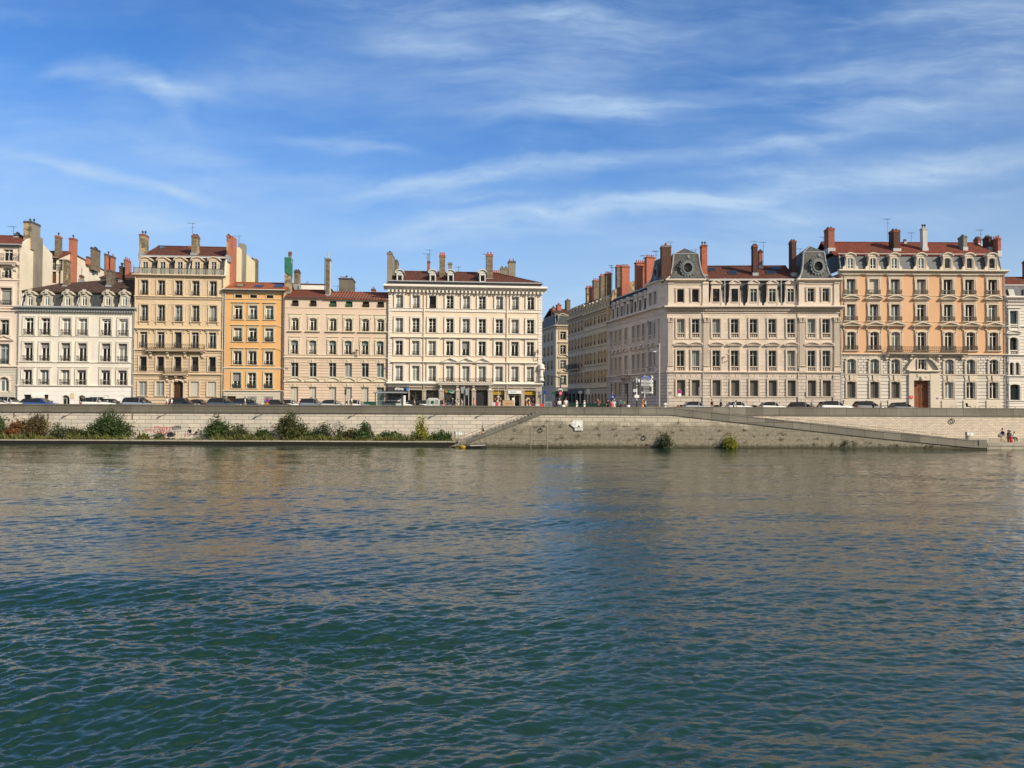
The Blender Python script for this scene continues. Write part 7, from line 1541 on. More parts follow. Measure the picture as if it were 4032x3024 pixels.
def person(label, px, pyhead, Y, zg, pose, top, bottom, hair='dark', face=0.0, sleeve=False, legs='long', shoe='white', height=None, skirt=None, bag=None, group=None, cat='person', longhair=False, hat=None):
    me0, h1, h2, pel, lean = cached(('pm', pose), lambda: person_mesh(pose)); p = at_y(px, pyhead, Y)
    base = max(v.co.z for v in me0.vertices); sc_ = (height or max(.8, min(1.95, p.z - zg))) / (base + .03) if pose not in ('sit', 'recline', 'bent') else (height or 1.75) / 1.76
    me = me0.copy(); sk = 'skin'; T, Bm = 'cloth_' + top, 'cloth_' + bottom
    for z in (sk, T, T, T if sleeve else sk, sk, Bm, Bm if legs == 'long' else sk, 'cloth_' + shoe): me.materials.append(M[z])
    o = link('person', me, None, (p.x, Y, zg), face); o.scale = (sc_,) * 3; tag(o, label, cat, group)
    q = MB(); q.smooth = True; n, m_ = 10, 6; c = h2.lerp(h1, .25) + Vector((-.022 if not longhair else -.03, 0, .022))
    for j in range(m_ + 1):
        ph = -PI * .12 + (PI / 2 + PI * .12) * j / m_
        for i in range(n): th_ = 2 * PI * i / n; front = max(0, math.cos(th_)); z = .108 * math.sin(ph) + front * .05 * (1 - j / m_); q.v.append((c.x + .105 * math.cos(ph) * math.cos(th_), c.y + .093 * math.cos(ph) * math.sin(th_), c.z + z))
    for j in range(m_):
        for i in range(n): q.f.append([j * n + i, j * n + (i + 1) % n, (j + 1) * n + (i + 1) % n, (j + 1) * n + i]); q.m.append(0); q.sm.append(True)
    if longhair: b0 = h1 + Vector((-.06, 0, .02)); q.tube([b0, b0 + Vector((-.03, 0, -.14)), b0 + Vector((-.035 - lean * .1, 0, -.32))], [.085, .075, .04], 8)
    q.build('hair', M['hair_' + hair], o)
    if hat: q = MB(); q.lathe([(.19, 0), (.19, .015), (.1, .02), (.095, .1), (.05, .13)], (c.x, c.y, c.z + .03), 12); q.build('hat', M['cloth_' + hat], o)
    if skirt: q = MB(); q.smooth = True; q.lathe([(.135, .06), (.17, -.1), (.22, -.35), (.27, -.72)][:4 if legs == 'maxi' else 3], (pel.x, pel.y, pel.z), 12); q.build('skirt', M['cloth_' + skirt], o)
    if bag:
        q = MB(); x, z = pel.x - .2 + lean * .2, pel.z + .2; q.ell((x, 0, z + .06), .09, .15, .2, 10, 6); q.build('backpack', M['cloth_' + bag], o)
    return o
YL, YC = 98.2, 98.4; GP = 'people walking on the quay street'
LFT, TOW, AWY = PI, -PI / 2, PI / 2
for a in [('person in white shirt walking left, beside the dark car at the tan building', 658, 1563, YL - .6, 'walk', 'white', 'grey', dict(face=LFT)), ('person in white top with dark hair following the other in white', 677, 1567, YL - .9, 'stand', 'white', 'black', dict(face=LFT, bag='black')), ('person in pale shirt carrying a dark backpack under the orange building', 966, 1564, YL - .7, 'walk', 'cream', 'beige', dict(face=LFT, bag='black')),
          ('person whose dark haired head shows above the violet grey car', 1225, 1566, 103.6, 'stand', 'grey', 'navy', dict()), ('person bending forward with brown hair by the pink building', 1178, 1574, 103.8, 'bent', 'pink', 'grey', dict(hair='brown', longhair=True)), ('white haired person in patterned top before the pink building', 1372, 1567, YL - .7, 'stand', 'cream', 'beige', dict(hair='grey', face=LFT)),
          ('taller person in white shirt beside the white haired one', 1385, 1564, YL - .2, 'walk', 'white', 'grey', dict(hair='brown', face=LFT)), ('long haired person in pale top with black bag before the parked cars', 1632, 1571, YL - .5, 'walk', 'cream', 'black', dict(hair='brown', longhair=True, face=LFT, bag='black')), ('person in pink dress right of the glass bank', 1746, 1573, YL, 'phone', 'pink', 'pink', dict(hair='brown', longhair=True, skirt='pink')),
          ('grey haired person in blue shirt outside the corner shops', 1782, 1570, YL + 1, 'stand', 'blue', 'navy', dict(hair='grey')), ('dark haired person in black next to the blue shirted one', 1793, 1573, YL + 1.2, 'stand', 'black', 'black', dict()), ('person in white top between the blue and the black clad people', 1804, 1572, YL + .4, 'phone', 'white', 'beige', dict(hair='brown', face=LFT)), ('person in loose white shirt left of the traffic lights', 1819, 1570, YL - .4, 'walk', 'white', 'white', dict(face=LFT)),
          ('long haired person in red and white by the iron shop door', 1866, 1570, YL + .2, 'stand', 'coral', 'black', dict(hair='brown', longhair=True)), ('person in pale pink top at the street mouth', 2183, 1580, YL - 1, 'walk', 'pink', 'black', dict(longhair=True)), ('large person in white shirt with crossbody strap', 2203, 1571, YL - 1.5, 'walk', 'white', 'jean', dict(hair='grey', face=TOW)),
          ('person in white T-shirt and beige shorts at the crossing', 2228, 1569, YL - 1.2, 'stand', 'white', 'beige', dict(legs='short', face=TOW)), ('runner in red vest by the street barrier', 2358, 1569, YL - 1, 'run', 'coral', 'black', dict(face=LFT, legs='short')), ('person in black T-shirt walking away into the side street', 2394, 1573, YL + 2, 'walk', 'black', 'black', dict(face=AWY)),
          ('person with coral backpack leaning at the parapet', 2409, 1577, 95, 'stand', 'coral', 'coral', dict(face=AWY, bag='coral')), ('person in light blue top with straw hat', 2418, 1574, 95.6, 'stand', 'light', 'white', dict(hair='brown', hat='beige', face=AWY)), ('person in dark green walking in the shaded street', 2444, 1571, YL + 4, 'walk', 'teal', 'black', dict(face=AWY)),
          ('person in orange dress facing the signpost', 2529, 1570, 95.5, 'phone', 'orange', 'orange', dict(hair='brown', skirt='orange')), ('long haired person in pale top under the signpost', 2542, 1570, 95.7, 'phone', 'cream', 'jean', dict(hair='brown', longhair=True, face=LFT)), ('person in white T-shirt leaning by the tall lamp post', 2620, 1580, 94.6, 'phone', 'white', 'white', dict(face=TOW)),
          ('person with a sleeping child on the shoulder before the palace', 2801, 1574, 99, 'stand', 'maroon', 'white', dict(hair='brown')), ('person in black walking right before the palace', 2838, 1575, 98.8, 'walk', 'black', 'black', dict(sleeve=True)), ('long haired person in white sitting against the parapet', 2888, 1582, 98.0, 'bent', 'white', 'black', dict(longhair=True)),
          ('white haired person in grey shirt behind the black hatchback', 3196, 1576, 99, 'walk', 'light', 'grey', dict(hair='grey')), ('slim person in black before the grey estate', 3438, 1583, 98.6, 'stand', 'black', 'black', dict(sleeve=True)), ('person in beige coat before the peach building', 3469, 1580, 98.4, 'stand', 'beige', 'beige', dict(hair='grey', sleeve=True))]:
    kw = dict(a[7]); Y = a[3]
    person(a[0], a[1], a[2], Y, STREET, a[4], a[5], a[6], group=GP, **kw)
ch = person('small child in maroon carried beside the adult at the palace', 2806, 1576, 98.7, STREET + .75, 'stand', 'maroon', 'maroon', height=.85, hair='dark', group=GP)
GQ = 'people on the lower quay'
person('person in dark T-shirt and pale shorts pushing a stroller below the graffiti', 689, 1701, 92.8, .5, 'push', 'black', 'grey', group=GQ, face=LFT, legs='short')
person('small child in yellow walking behind the stroller', 700, 1711, 92.9, .5, 'stand', 'yellow', 'beige', height=.95, hair='brown', group=GQ)
person('person in pink top and bare legs standing near the graffiti', 731, 1697, 92.9, .5, 'walk', 'pink', 'orange', group=GQ, face=LFT, legs='short')
person('person in black sitting by the wall right of the pink top', 748, 1697, 93.4, .75, 'sit', 'black', 'grey', group=GQ, face=TOW, sleeve=True)
person('person in black leaning back beside the seated one', 766, 1703, 93.4, .75, 'recline', 'black', 'taupe', group=GQ, face=PI, sleeve=True)
su, sz = QF.L(1903, 1704)
person('person in black seated alone on the stair coping, looking at a phone', 1905, 1687, 88.6, sz - .42, 'sit', 'black', 'beige', group=GQ, face=LFT, legs='short', height=1.72)
person('tall person in navy sweater and cream shorts striding left, carrying a bag', 3948, 1689, 89.6, .62, 'walk', 'navy', 'cream', group=GQ, face=LFT, legs='short', sleeve=True)
person('person in black with dark long hair beside the tall strider', 3970, 1695, 90.0, .62, 'stand', 'black', 'navy', group=GQ, face=LFT, longhair=True)
person('person in grey top and long red skirt walking left', 3978, 1698, 89.4, .62, 'walk', 'grey', 'red', group=GQ, face=LFT, hair='dark', skirt='red', legs='maxi')
person('person in white top and black trousers seated on the stone bench', 3988, 1701, 95.0, .64, 'sit', 'white', 'black', group=GQ, face=-.5, height=1.7)
# stroller, bags
p = at_y(672, 1738, 92.7); s = thing('stroller', 'dark folded hood stroller on the lower quay below the graffiti', 'stroller', (p.x, 92.7, .5)); q = MB()
q.prism([(-.35, .35), (.25, .35), (.35, .6), (.1, .95), (-.2, .9), (-.4, .6)], -.2, .2); q.build('seat', M['cloth_black'], s); q = MB(); q.tube([(-.35, -.2, .12), (.5, -.2, 1.0), (.5, .2, 1.0), (-.35, .2, .12)], .018, 5); q.tube([(.3, -.2, .12), (-.2, -.2, .6)], .018, 5); q.build('frame', M['zinc_dark'], s)
for x in (-.35, .3):
    for y in (-.22, .22): q = MB(); q.cyl((x, y - .02, .12), .12, .04, 12, axis='y'); q.build('wheel', M['tyre'], s)
p = at_y(3936, 1716, 89.6); q = MB(); q.smooth = True; q.ell((0, 0, 0), .28, .14, .2, 12, 8); q.tube([(-.18, 0, .15), (0, 0, .4), (.18, 0, .15)], .02, 5); tag(q.build('shoulder_bag', M['cloth_taupe'], None, (p.x, 89.5, p.z)), 'rounded taupe bag carried by the tall strider', 'bag')
# ================================================================ street furniture
def pole_thing(name, label, cat, px, pytop, Y, zg=STREET, r=.06, mat='zinc', group=None, top=True):
    a = at_y(px, pytop, Y); t = thing(name, label, cat, (a.x, Y, zg), 0, group); q = MB(); q.tube([(0, 0, 0), (0, 0, a.z - zg)], [r * 1.25, r] if False else r, 8); q.cyl((0, 0, 0), r * 1.8, .35, 10, r * 1.3); q.build('pole', M[mat], t); return t, a.z - zg
def px_h(px, py, Y): return at_y(px, py, Y).z - STREET
# tall lamp post by the palace corner
t, h = pole_thing('street_lamp', 'tall grey street lamp at the corner of palace and side street', 'street lamp', 2596, 1352, 96.5, r=.09, mat='rail_pale'); zl = px_h(2578, 1386, 96.5)
q = MB(); q.tube([(0, 0, zl + .2), (-.25, -.02, zl + .22), (-.55, -.05, zl + .08)], .04, 6); q.build('arm', M['rail_pale'], t); q = MB(); q.smooth = True; q.ell((-.65, -.05, zl + .02), .28, .13, .1, 10, 6); q.build('lamp_head', M['zinc_light'], t); q = MB(); q.ell((-.1, .05, px_h(2593, 1362, 96.5)), .16, .1, .14); q.build('floodlight', M['dark_paint'], t)
# direction signpost with arrows
t, h = pole_thing('direction_signpost', 'big direction signpost with blue, white and black arrow boards', 'signpost', 2538, 1476, 96.2, r=.07, mat='zinc_light'); q = MB(); q.tube([(0, -.0, 0), (0, 0, 1.6)], .085, 8); q.build('pole_foot', M['dark_paint'], t)
def SP(x, y): s = 200 / 1843; a = at_y(2440 + x * s, 1440 + y * s, 96.1); o_ = t.location; return (a.x - o_.x, a.z - o_.z)
for (y0, y1, x1, mt, nm, lines) in ((370, 472, 1215, 'sign_navy', 'blue_arrow', 2), (512, 622, 1215, 'sign_shade', 'white_arrow', 2), (648, 745, 1215, 'sign_shade', 'white_arrow', 2), (775, 825, 1215, 'dark_paint', 'black_arrow', 1), (862, 910, 1215, 'dark_paint', 'black_arrow', 1), (945, 998, 1210, 'sign_shade', 'white_arrow', 1)):
    hd = (y1 - y0) / 2; tip = 70 if lines == 2 else 45; q = MB(); q.prism([SP(785, y0), SP(x1 - tip, y0), SP(x1, y0 + hd), SP(x1 - tip, y1), SP(785, y1)], -.12, -.08); a = q.build(nm, M[mt], t)
    q = MB(); q.prism([SP(x1 - tip - 18, y0 - 14), SP(x1 - tip + 22, y0 - 14), SP(x1 + 8, y0 + hd), SP(x1 - tip + 22, y1 + 14), SP(x1 - tip - 18, y1 + 14), SP(x1 - 42, y0 + hd)], -.14, -.121); q.build('arrow_tip', M['sign_white'], a)
    q = MB(); r_ = random.Random(y0); col_ = 'dark_paint' if mt == 'sign_shade' else 'zinc_light'
    for k in range(lines):
        x = 850 if k == 0 else 800; yy = y0 + (y1 - y0) * ((k + .5) / lines)
        while x < 1060: w = r_.uniform(22, 60); q.prism([SP(x, yy - 9), SP(x + w, yy - 9), SP(x + w, yy + 9), SP(x, yy + 9)], -.126, -.1205); x += w + 9
    q.build('lettering', M[col_], a)
t, h = pole_thing('hotel_signpost', 'black and white pole with small black and grey boards left of the big signpost', 'signpost', 2507, 1487, 96.0, r=.06, mat='sign_white'); q = MB(); q.tube([(0, 0, 0), (0, 0, 1.55)], .075, 8); q.build('pole_foot', M['dark_paint'], t)
for y0, y1, x0, x1, mt in ((632, 690, 455, 650, 'dark_paint'), (745, 800, 445, 650, 'dark_paint'), (600, 620, 485, 560, 'dark_paint'), (705, 728, 485, 560, 'dark_paint'), (815, 838, 485, 560, 'dark_paint'), (850, 955, 475, 610, 'sign_shade')):
    q = MB(); q.prism([SP2 for SP2 in [(lambda p_: (p_[0] + bpy.data.objects['direction_signpost'].location.x - t.location.x, p_[1]))(z_) for z_ in ((lambda s=200 / 1843: [((at_y(2440 + x * s, 1440 + y * s, 96.1).x - bpy.data.objects['direction_signpost'].location.x), at_y(2440 + x * s, 1440 + y * s, 96.1).z - STREET) for x, y in ((x0 + 10, y0), (x1, y0), (x1, y1), (x0 + 10, y1), (x0, (y0 + y1) / 2))])())]], -.1, -.07); q.build('board', M[mt], t)
q = MB(); q.box(-.28, .28, -.16, .05, px_h(2507, 1566, 96), px_h(2507, 1555, 96)); q.build('lamp_box', M['sign_white'], t); q = MB(); q.ell((.25, -.1, px_h(2513, 1500, 96)), .12, .1, .22); q.build('lamp', M['sign_white'], t)
# traffic lights and signs
t, h = pole_thing('mast_arm_signal', 'black mast arm traffic signal with red light over the side street', 'traffic light', 2207, 1487, 105, r=.1, mat='dark_paint'); x0 = at_y(2137, 1480, 105).x - t.location.x; q = MB(); q.tube([(0, 0, h), (x0, 0, h + .45)], [.08, .05], 8); q.build('arm', M['dark_paint'], t)
zz = px_h(2208, 1549, 105); q = MB(); q.box(-.2, .2, -.3, -.05, zz - .75, zz + .45); q.build('signal_box', M['dark_paint'], t); m, nt, b_ = material('lit red signal'); b_.inputs['Base Color'].default_value = (.9, .03, .06, 1); b_.inputs['Emission Color'].default_value = (1, .05, .10, 1); b_.inputs['Emission Strength'].default_value = 3.0; M['signal_red'] = m
q = MB(); q.cyl((0, -.33, zz + .02), .17, .03, 14, axis='y'); q.build('red_light', M['signal_red'], t); q = MB(); q.cyl((0, -.2, px_h(2207, 1538, 105)), .32, .04, 16, axis='y'); q.build('round_sign', M['sign_shade'], t)
for px, yt, lab in ((1828, 1520, 'traffic light left of the pair before the black arched shop door'), (1845, 1527, 'shorter traffic light of the pair before the black arched shop door')):
    t, h = pole_thing('traffic_light', 'grey ' + lab, 'traffic light', px, yt, 97.6, r=.055, group='traffic lights at the corner'); z1, z0 = px_h(px, yt + 3, 97.6), px_h(px, yt + 29, 97.6); q = MB(); q.box(-.38, -.08, -.2, .1, z0, z1); q.build('signal_head', M['zinc'], t)
    for k in range(3): q = MB(); q.cyl((-.4, -.05, z0 + (z1 - z0) * (k + .5) / 3), .09, .03, 10, axis='x'); q.build('lens', M['dark_paint'], t)
t, h = pole_thing('small_signal', 'pale pedestrian signal post with yellow box near the side street', 'traffic light', 2465, 1552, 97.0, r=.045, mat='zinc_light'); bx(t, 'yellow_box', 'sign_pale_yellow', -.32, -.08, -.1, .1, 1.05, 1.4)
t, h = pole_thing('no_stopping_sign', 'round blue red no stopping sign on a pole at the left palace corner', 'road sign', 2675, 1530, 97.2, r=.035, mat='zinc_light'); z = px_h(2674, 1542, 97.2); q = MB(); q.cyl((0, -.06, z), .3, .02, 20, axis='y'); d = q.build('disc', M['sign_red'], t); q = MB(); q.cyl((0, -.075, z), .23, .02, 20, axis='y'); q.build('disc_centre', M['sign_violet'], d)
for s_ in (1, -1): q = MB(); q.prism([(-.17, z - .13 * s_ - .03), (-.17, z - .13 * s_ + .03), (.17, z + .13 * s_ + .03), (.17, z + .13 * s_ - .03)], -.09, -.076); q.build('red_bar', M['sign_red'], d)
z = px_h(2674, 1556, 97.2); bx(t, 'plate', 'sign_white', -.22, .22, -.08, -.05, z - .16, z + .22)
t, h = pole_thing('no_stopping_sign', 'round violet sign over a yellow plate before the orange building', 'road sign', 1053, 1571, 98.0, r=.035, mat='zinc_light'); z = px_h(1053, 1577, 98); q = MB(); q.cyl((0, -.06, z), .26, .02, 18, axis='y'); d = q.build('disc', M['sign_red'], t); q = MB(); q.cyl((0, -.075, z), .2, .02, 18, axis='y'); q.build('disc_centre', M['sign_violet'], d); bx(t, 'plate', 'sign_yellow', -.25, .25, -.08, -.05, z - .65, z - .33)
for px, yt, Y, lab in ((1361, 1532, 98.5, 'thin pole with small plate before the pink building'), (1963, 1528, 97.6, 'thin pole with round top sign outside the yellow shop'), (2632, 1561, 96, 'short pale post beside the big signpost'), (2752, 1525, 99, 'thin pale pole before the left palace windows'), (3171, 1543, 98.2, 'parking meter pole before the right palace windows'), (2412, 1545, 99, 'post carrying a square blue sign before the palace wing')):
    t, h = pole_thing('sign_pole', lab, 'sign pole', px, yt, Y, r=.045, mat='rail_pale' if px != 1361 else 'rail_metal')
    if px == 1361: bx(t, 'plate', 'dark_paint', -.13, .13, -.08, -.045, h - .75, h - .05)
    if px == 1963: q = MB(); q.cyl((0, -.05, h - .2), .25, .03, 16, axis='x'); q.build('disc', M['sign_shade'], t); bx(t, 'plate', 'sign_shade', -.14, .14, -.07, -.046, h - 1.2, h - 1.0)
    if px == 3171: bx(t, 'meter', 'zinc_dark', -.11, .11, -.09, .09, 0, 1.35); bx(t, 'plate', 'zinc_dark', -.16, .1, -.08, -.046, h - .62, h - .05)
    if px == 2412: bx(t, 'blue_sign', 'sign_navy', -.3, .3, -.08, -.046, h - .95, h - .35); bx(t, 'white_figure', 'sign_white', -.12, .14, -.086, -.081, h - .72, h - .55)
# bus shelter
a, c = at_y(1473, 1546, 98.4), at_y(1588, 1546, 98.4); t = thing('bus_shelter', 'glass bus shelter with dashed white band in front of the dark shop', 'bus shelter', (a.x, 98.4, STREET)); w = c.x - a.x; h = a.z - STREET
bx(t, 'roof', 'zinc', -.05, w + .35, -.4, 1.3, h - .05, h + .12)
for x in (.1, w - .25): bx(t, 'post', 'zinc_dark', x, x + .22 if x > 1 else x + .1, 0, .15, 0, h - .05)
m, nt, b_ = material('shelter glass'); b_.inputs['Base Color'].default_value = (.75, .85, .85, 1); b_.inputs['Roughness'].default_value = .03; b_.inputs['Transmission Weight'].default_value = .9; b_.inputs['IOR'].default_value = 1.1; M['shelter_glass'] = m
bx(t, 'glass_panel', 'shelter_glass', .2, w - .3, 1.15, 1.17, .25, h - .1); z = px_h(1530, 1577, 98.4)
for i in range(7): q = MB(); x = .3 + i * (w - .8) / 7; q.box(x, x + .32, 1.13, 1.145, z - .08, z + .08); q.build('white_dash', M['sign_white'], t)
bx(t, 'notice_frame', 'sign_white', w + .02, w + .3, 0, .12, .2, h - .35)
# glass recycling bank
a, c = at_y(1678, 1571, 97.4), at_y(1728, 1571, 97.4); t = thing('recycling_bank', 'square grey glass recycling bank with round dark hole', 'recycling bank', (a.x, 97.4, STREET)); w = c.x - a.x; h = a.z - STREET
q = MB(); q.prism([(.1, 0), (w - .1, 0), (w, .25), (w, h - .2), (w - .2, h), (.2, h), (0, h - .2), (0, .25)], 0, 1.5); q.build('body', M['bank_grey'], t); bx(t, 'lid', 'zinc_light', .25, w - .25, .2, 1.3, h + .001, h + .14); q = MB(); q.cyl((w * .5, -.04, h - .42), .22, .05, 16, axis='y'); q.build('opening', M['sign_dark_green'], t)
for x0, x1, mt in ((.05, w * .27, 'zinc'), (w * .73, w - .05, 'zinc'), (w * .3, w * .48, 'sign_white')): bx(t, 'panel', mt, x0, x1, -.02, .0 - .002, h - .62, h - .12) if mt == 'zinc' else bx(t, 'panel', mt, x0, x1, -.02, -.002, .1, h - .75)
# kraft box, barriers, fence, bollards
a, c = at_y(1979, 1577, 96.8), at_y(2023, 1577, 96.8); w = c.x - a.x; h = a.z - STREET; t = thing('site_box', 'plain tan wooden site box with a scrawled tag behind the parapet', 'box', (a.x, 96.9, STREET)); bx(t, 'body', 'kraft', 0, w, 0, 1.0, 0, h); bx(t, 'lid', 'kraft', -.03, w + .03, -.03, 1.03, h + .001, h + .05)
q = MB(); z = h - .35; r_ = random.Random(9); pp = [(.3 + i * w * .06, -.012, z + r_.uniform(-.13, .13)) for i in range(12)]; q.tube(pp, .014, 4); q.build('tag', M['wood_door'], t)
def barrier(label, px0, px1, pyt, Y, mats, group='red and white road barriers'):
    a, c = at_y(px0, pyt, Y), at_y(px1, pyt, Y); w = c.x - a.x; h = a.z - STREET; t = thing('road_barrier', label, 'barrier', (a.x, Y, STREET), 0, group); n = len(mats)
    for i, mt in enumerate(mats): q = MB(); x0, x1 = w * i / n, w * (i + 1) / n - .02; q.prism_x([(-.2, 0), (.2, 0), (.2, .2), (.07, .35), (.06, h), (-.06, h), (-.07, .35), (-.2, .2)], x0, x1); q.build('block', M[mt], t)
barrier('red and white plastic barrier left of the tan site box', 1938, 1975, 1584, 97.2, ['sign_shade', 'sign_red', 'sign_shade']); barrier('white, grey and red plastic barrier at the bastion corner', 2092, 2142, 1590, 98.4, ['taupe_dark', 'sign_shade', 'sign_red']); barrier('low red plastic barrier by the no stopping sign', 2652, 2678, 1600, 97.0, ['sign_red'])
def fence(label, px0, px1, pyt, Y, mat, panel=None):
    a, c = at_y(px0, pyt, Y), at_y(px1, pyt, Y); w = c.x - a.x; h = a.z - STREET; t = thing('site_fence', label, 'fence', (a.x, Y, STREET)); q = MB(); q.box(0, w, -.02, .02, h - .05, h); q.box(0, w, -.02, .02, .15, .2)
    for i in range(int(w / .16) + 1): q.box(i * .16, i * .16 + .03, -.015, .015, .2, h - .05)
    q.build('frame', M[mat], t)
    if panel: bx(t, 'mesh_panel', panel, 0, w, .03, .04, .1, h - .1)
fence('pale metal crowd fence at the head of the stair', 2146, 2172, 1582, 95.2, 'zinc_light'); fence('dark green site fence across the side street mouth', 2236, 2440, 1585, 104, 'fence_green', 'fence_green')
for px, lab in ((2272, 'left red and white marker post at the side street'), (2302, 'right red and white marker post at the side street')):
    a = at_y(px, 1577, 98); t = thing('marker_post', lab, 'marker post', (a.x, 98, STREET), 0, 'marker posts'); h = a.z - STREET; bx(t, 'post', 'sign_white', -.11, .11, -.03, .03, .0, h)
    for i in range(4): q = MB(); z = .12 + i * h * .25; q.prism([(-.105, z), (.105, z + .14), (.105, z + .26), (-.105, z + .12)], -.036, -.031); q.build('stripe', M['sign_dark_red'], t)
for px, lab in ((2218, 'white round bollard left in the street mouth'), (2474, 'white round bollard beside the pedestrian signal')): a = at_y(px, 1596, 96.5); q = MB(); q.lathe([(.2, 0), (.2, .5), (.22, a.z - STREET - .05), (.16, a.z - STREET + .05)], n=12); tag(q.build('bollard', M['sign_white'], None, (a.x, 96.5, STREET)), lab, 'bollard')
for px0, px1, py0, py1, Y, mt, nm, lab in ((2252, 2285, 1505, 1513, 0, 0, 0, 0),)[:0]: pass
def wall_sign(label, px0, px1, py0, py1, Y, mat, txt=None, post=False):
    a, c = at_y(px0, py0, Y), at_y(px1, py1, Y); t = thing('hanging_sign', label, 'sign', ((a.x + c.x) / 2, Y, c.z)); w, h = c.x - a.x, a.z - c.z; bx(t, 'board', mat, -w / 2, w / 2, -.05, .05, 0, h); bx(t, 'bracket', 'iron', -.03, .03, .05, .9, h * .4, h * .5)
    if post: bx(t, 'pole', 'zinc', -.05, .05, .06, .16, -(c.z - STREET), h)
    if txt: bx(t, 'text_block', 'sign_shade', -w * .3, w * .3, -.06, -.052, h * .3, h * .7)
wall_sign('blue shop sign beside the cream corner building', 2139, 2151, 1539, 1551, 112, 'sign_navy', post=True); wall_sign('green lit sign on the corner house in the side street', 2174, 2186, 1544, 1553, 125, 'sign_green', post=True); wall_sign('white vertical banner on the yellowish side street house', 2310, 2322, 1531, 1553, 120, 'sign_shade', post=True); wall_sign('small white sign over the dark shop in the side street', 2278, 2292, 1539, 1550, 122, 'sign_shade', post=True)
# bicycle racks and a bicycle before the peach building
def rack(px, Y, lab): a = at_y(px, 1600, Y); q = MB(); q.tube([(-.45, 0, 0), (-.45, 0, .85), (-.35, 0, .98), (.35, 0, .98), (.45, 0, .85), (.45, 0, 0)], .028, 6); tag(q.build('bike_rack', M['rail_metal'], None, (a.x, Y, STREET)), lab, 'bike rack', 'bike racks before the peach building')
for px, lab in ((3755, 'bike rack nearest the carved door'), (3868, 'bike rack left of the right peach drainpipe'), (3910, 'bike rack just before the right peach drainpipe'), (3985, 'bike rack before the white right edge building')): rack(px, 103, lab)
a = at_y(3830, 1600, 100); t = thing('bicycle', 'dark bicycle with a black child seat behind the right parapet', 'bicycle', (a.x, 100, STREET)); q = MB()
q.tube([(-.5, 0, .34), (-.15, 0, .32), (.35, 0, .85), (-.28, 0, .8), (-.5, 0, .34)], .02, 5); q.tube([(-.15, 0, .32), (-.32, 0, .98)], .02, 5); q.tube([(.52, 0, .34), (.33, 0, 1.0)], .02, 5); q.build('frame', M['dark_paint'], t); q = MB(); q.tube([(.2, -.25, 1.08), (.33, 0, 1.05), (.2, .25, 1.08)], .018, 5); q.build('handlebar', M['dark_paint'], t); q = MB(); q.ell((-.33, 0, 1.0), .14, .08, .05); q.build('saddle', M['dark_paint'], t)
q = MB(); q.prism([(-.75, .9), (-.42, .9), (-.42, .98), (-.66, 1.0), (-.78, 1.4), (-.88, 1.38)], -.17, .17); q.build('child_seat', M['cloth_black'], t)
for x in (-.5, .52): q = MB(); n = 18; q.tube([(x + .33 * math.cos(2 * PI * i / n), 0, .34 + .33 * math.sin(2 * PI * i / n)) for i in range(n + 1)], .02, 5); q.build('wheel', M['tyre'], t)
a = at_y(1446, 1590, 104); q = MB(); q.box(-1.2, 1.2, -.3, .3, 0, 1.15); q.box(-1.25, 1.25, -.35, .35, 1.151, 1.22); tag(q.build('green_planter', M['sign_dark_green'], None, (a.x, 104, STREET)), 'low green box left of the bus shelter', 'box')
# boat with yellow float at the stair foot
a = at_y(1838, 1763, 87.0); t = thing('sunken_boat', 'dark swamped wooden boat with a white board at the stair foot', 'boat', (a.x + .5, 87.2, 0)); q = MB()
secs = [(-2.3, .12, .16), (-1.6, .45, .2), (-.4, .6, .2), (.9, .55, .22), (1.75, .3, .3)]; v = []; fs = []
for x, w, z in secs: v += [(x, -w, z), (x, -w * .7, -.2), (x, w * .7, -.2), (x, w, z)]
for i in range(4):
    for j in range(3): fs.append((i * 4 + j, i * 4 + j + 1, i * 4 + j + 5, i * 4 + j + 4))
fs += [(0, 1, 2, 3), (16, 17, 18, 19)]; q.add(v, fs); q.build('hull', M['ledge_face'], t); q = MB(); q.hexa([(-.1, -.3, .24), (1.6, -.2, .3), (1.6, .1, .3), (-.1, .3, .24), (-.1, -.3, .29), (1.6, -.2, .36), (1.6, .1, .36), (-.1, .3, .29)]); q.build('board', M['sign_shade'], t)
a = at_y(1822, 1762, 86.6); q = MB(); q.smooth = True; q.ell((0, 0, .14), .34, .24, .22, 14, 8); q.smooth = False; q.tube([(-.35, 0, .2), (-.55, 0, .05), (-.9, .1, .12)], .03, 5); tag(q.build('yellow_float', M['sign_yellow'], None, (a.x, 86.6, 0)), 'bright yellow float bobbing beside the swamped boat', 'float')
# ================================================================ daylight
AZ, EL = math.radians(51), math.radians(31)          # sun to the right and behind the viewer
to_sun = Vector((math.sin(AZ) * math.cos(EL), -math.cos(AZ) * math.cos(EL), math.sin(EL)))
ld = bpy.data.lights.new('sun', 'SUN'); ld.energy = 5.0; ld.angle = math.radians(.53); ld.color = (1, .89, .72)
sun = bpy.data.objects.new('sun', ld); COL.objects.link(sun); sun.rotation_euler = to_sun.to_track_quat('Z', 'Y').to_euler()
wd = bpy.data.worlds.new('World'); sc.world = wd; wd.use_nodes = True; nt = NT(wd.node_tree); bg = wd.node_tree.nodes['Background']
sky = nt.node('ShaderNodeTexSky', sky_type='NISHITA'); sky.sun_disc = False; sky.sun_elevation = EL; sky.sun_rotation = math.atan2(to_sun.x, to_sun.y); sky.altitude = 200; sky.air_density = 1.0; sky.dust_density = .6; sky.ozone_density = 2.2
d = nt.node('ShaderNodeTexCoord').outputs['Generated']; dx, dy, dz = nt.sep(d)
ady = nt.math('MAXIMUM', nt.math('ABSOLUTE', dy), .15); gx = nt.math('DIVIDE', dx, ady); gz = nt.math('DIVIDE', dz, ady)     # tangent-plane chart of the sky (front and back alike)
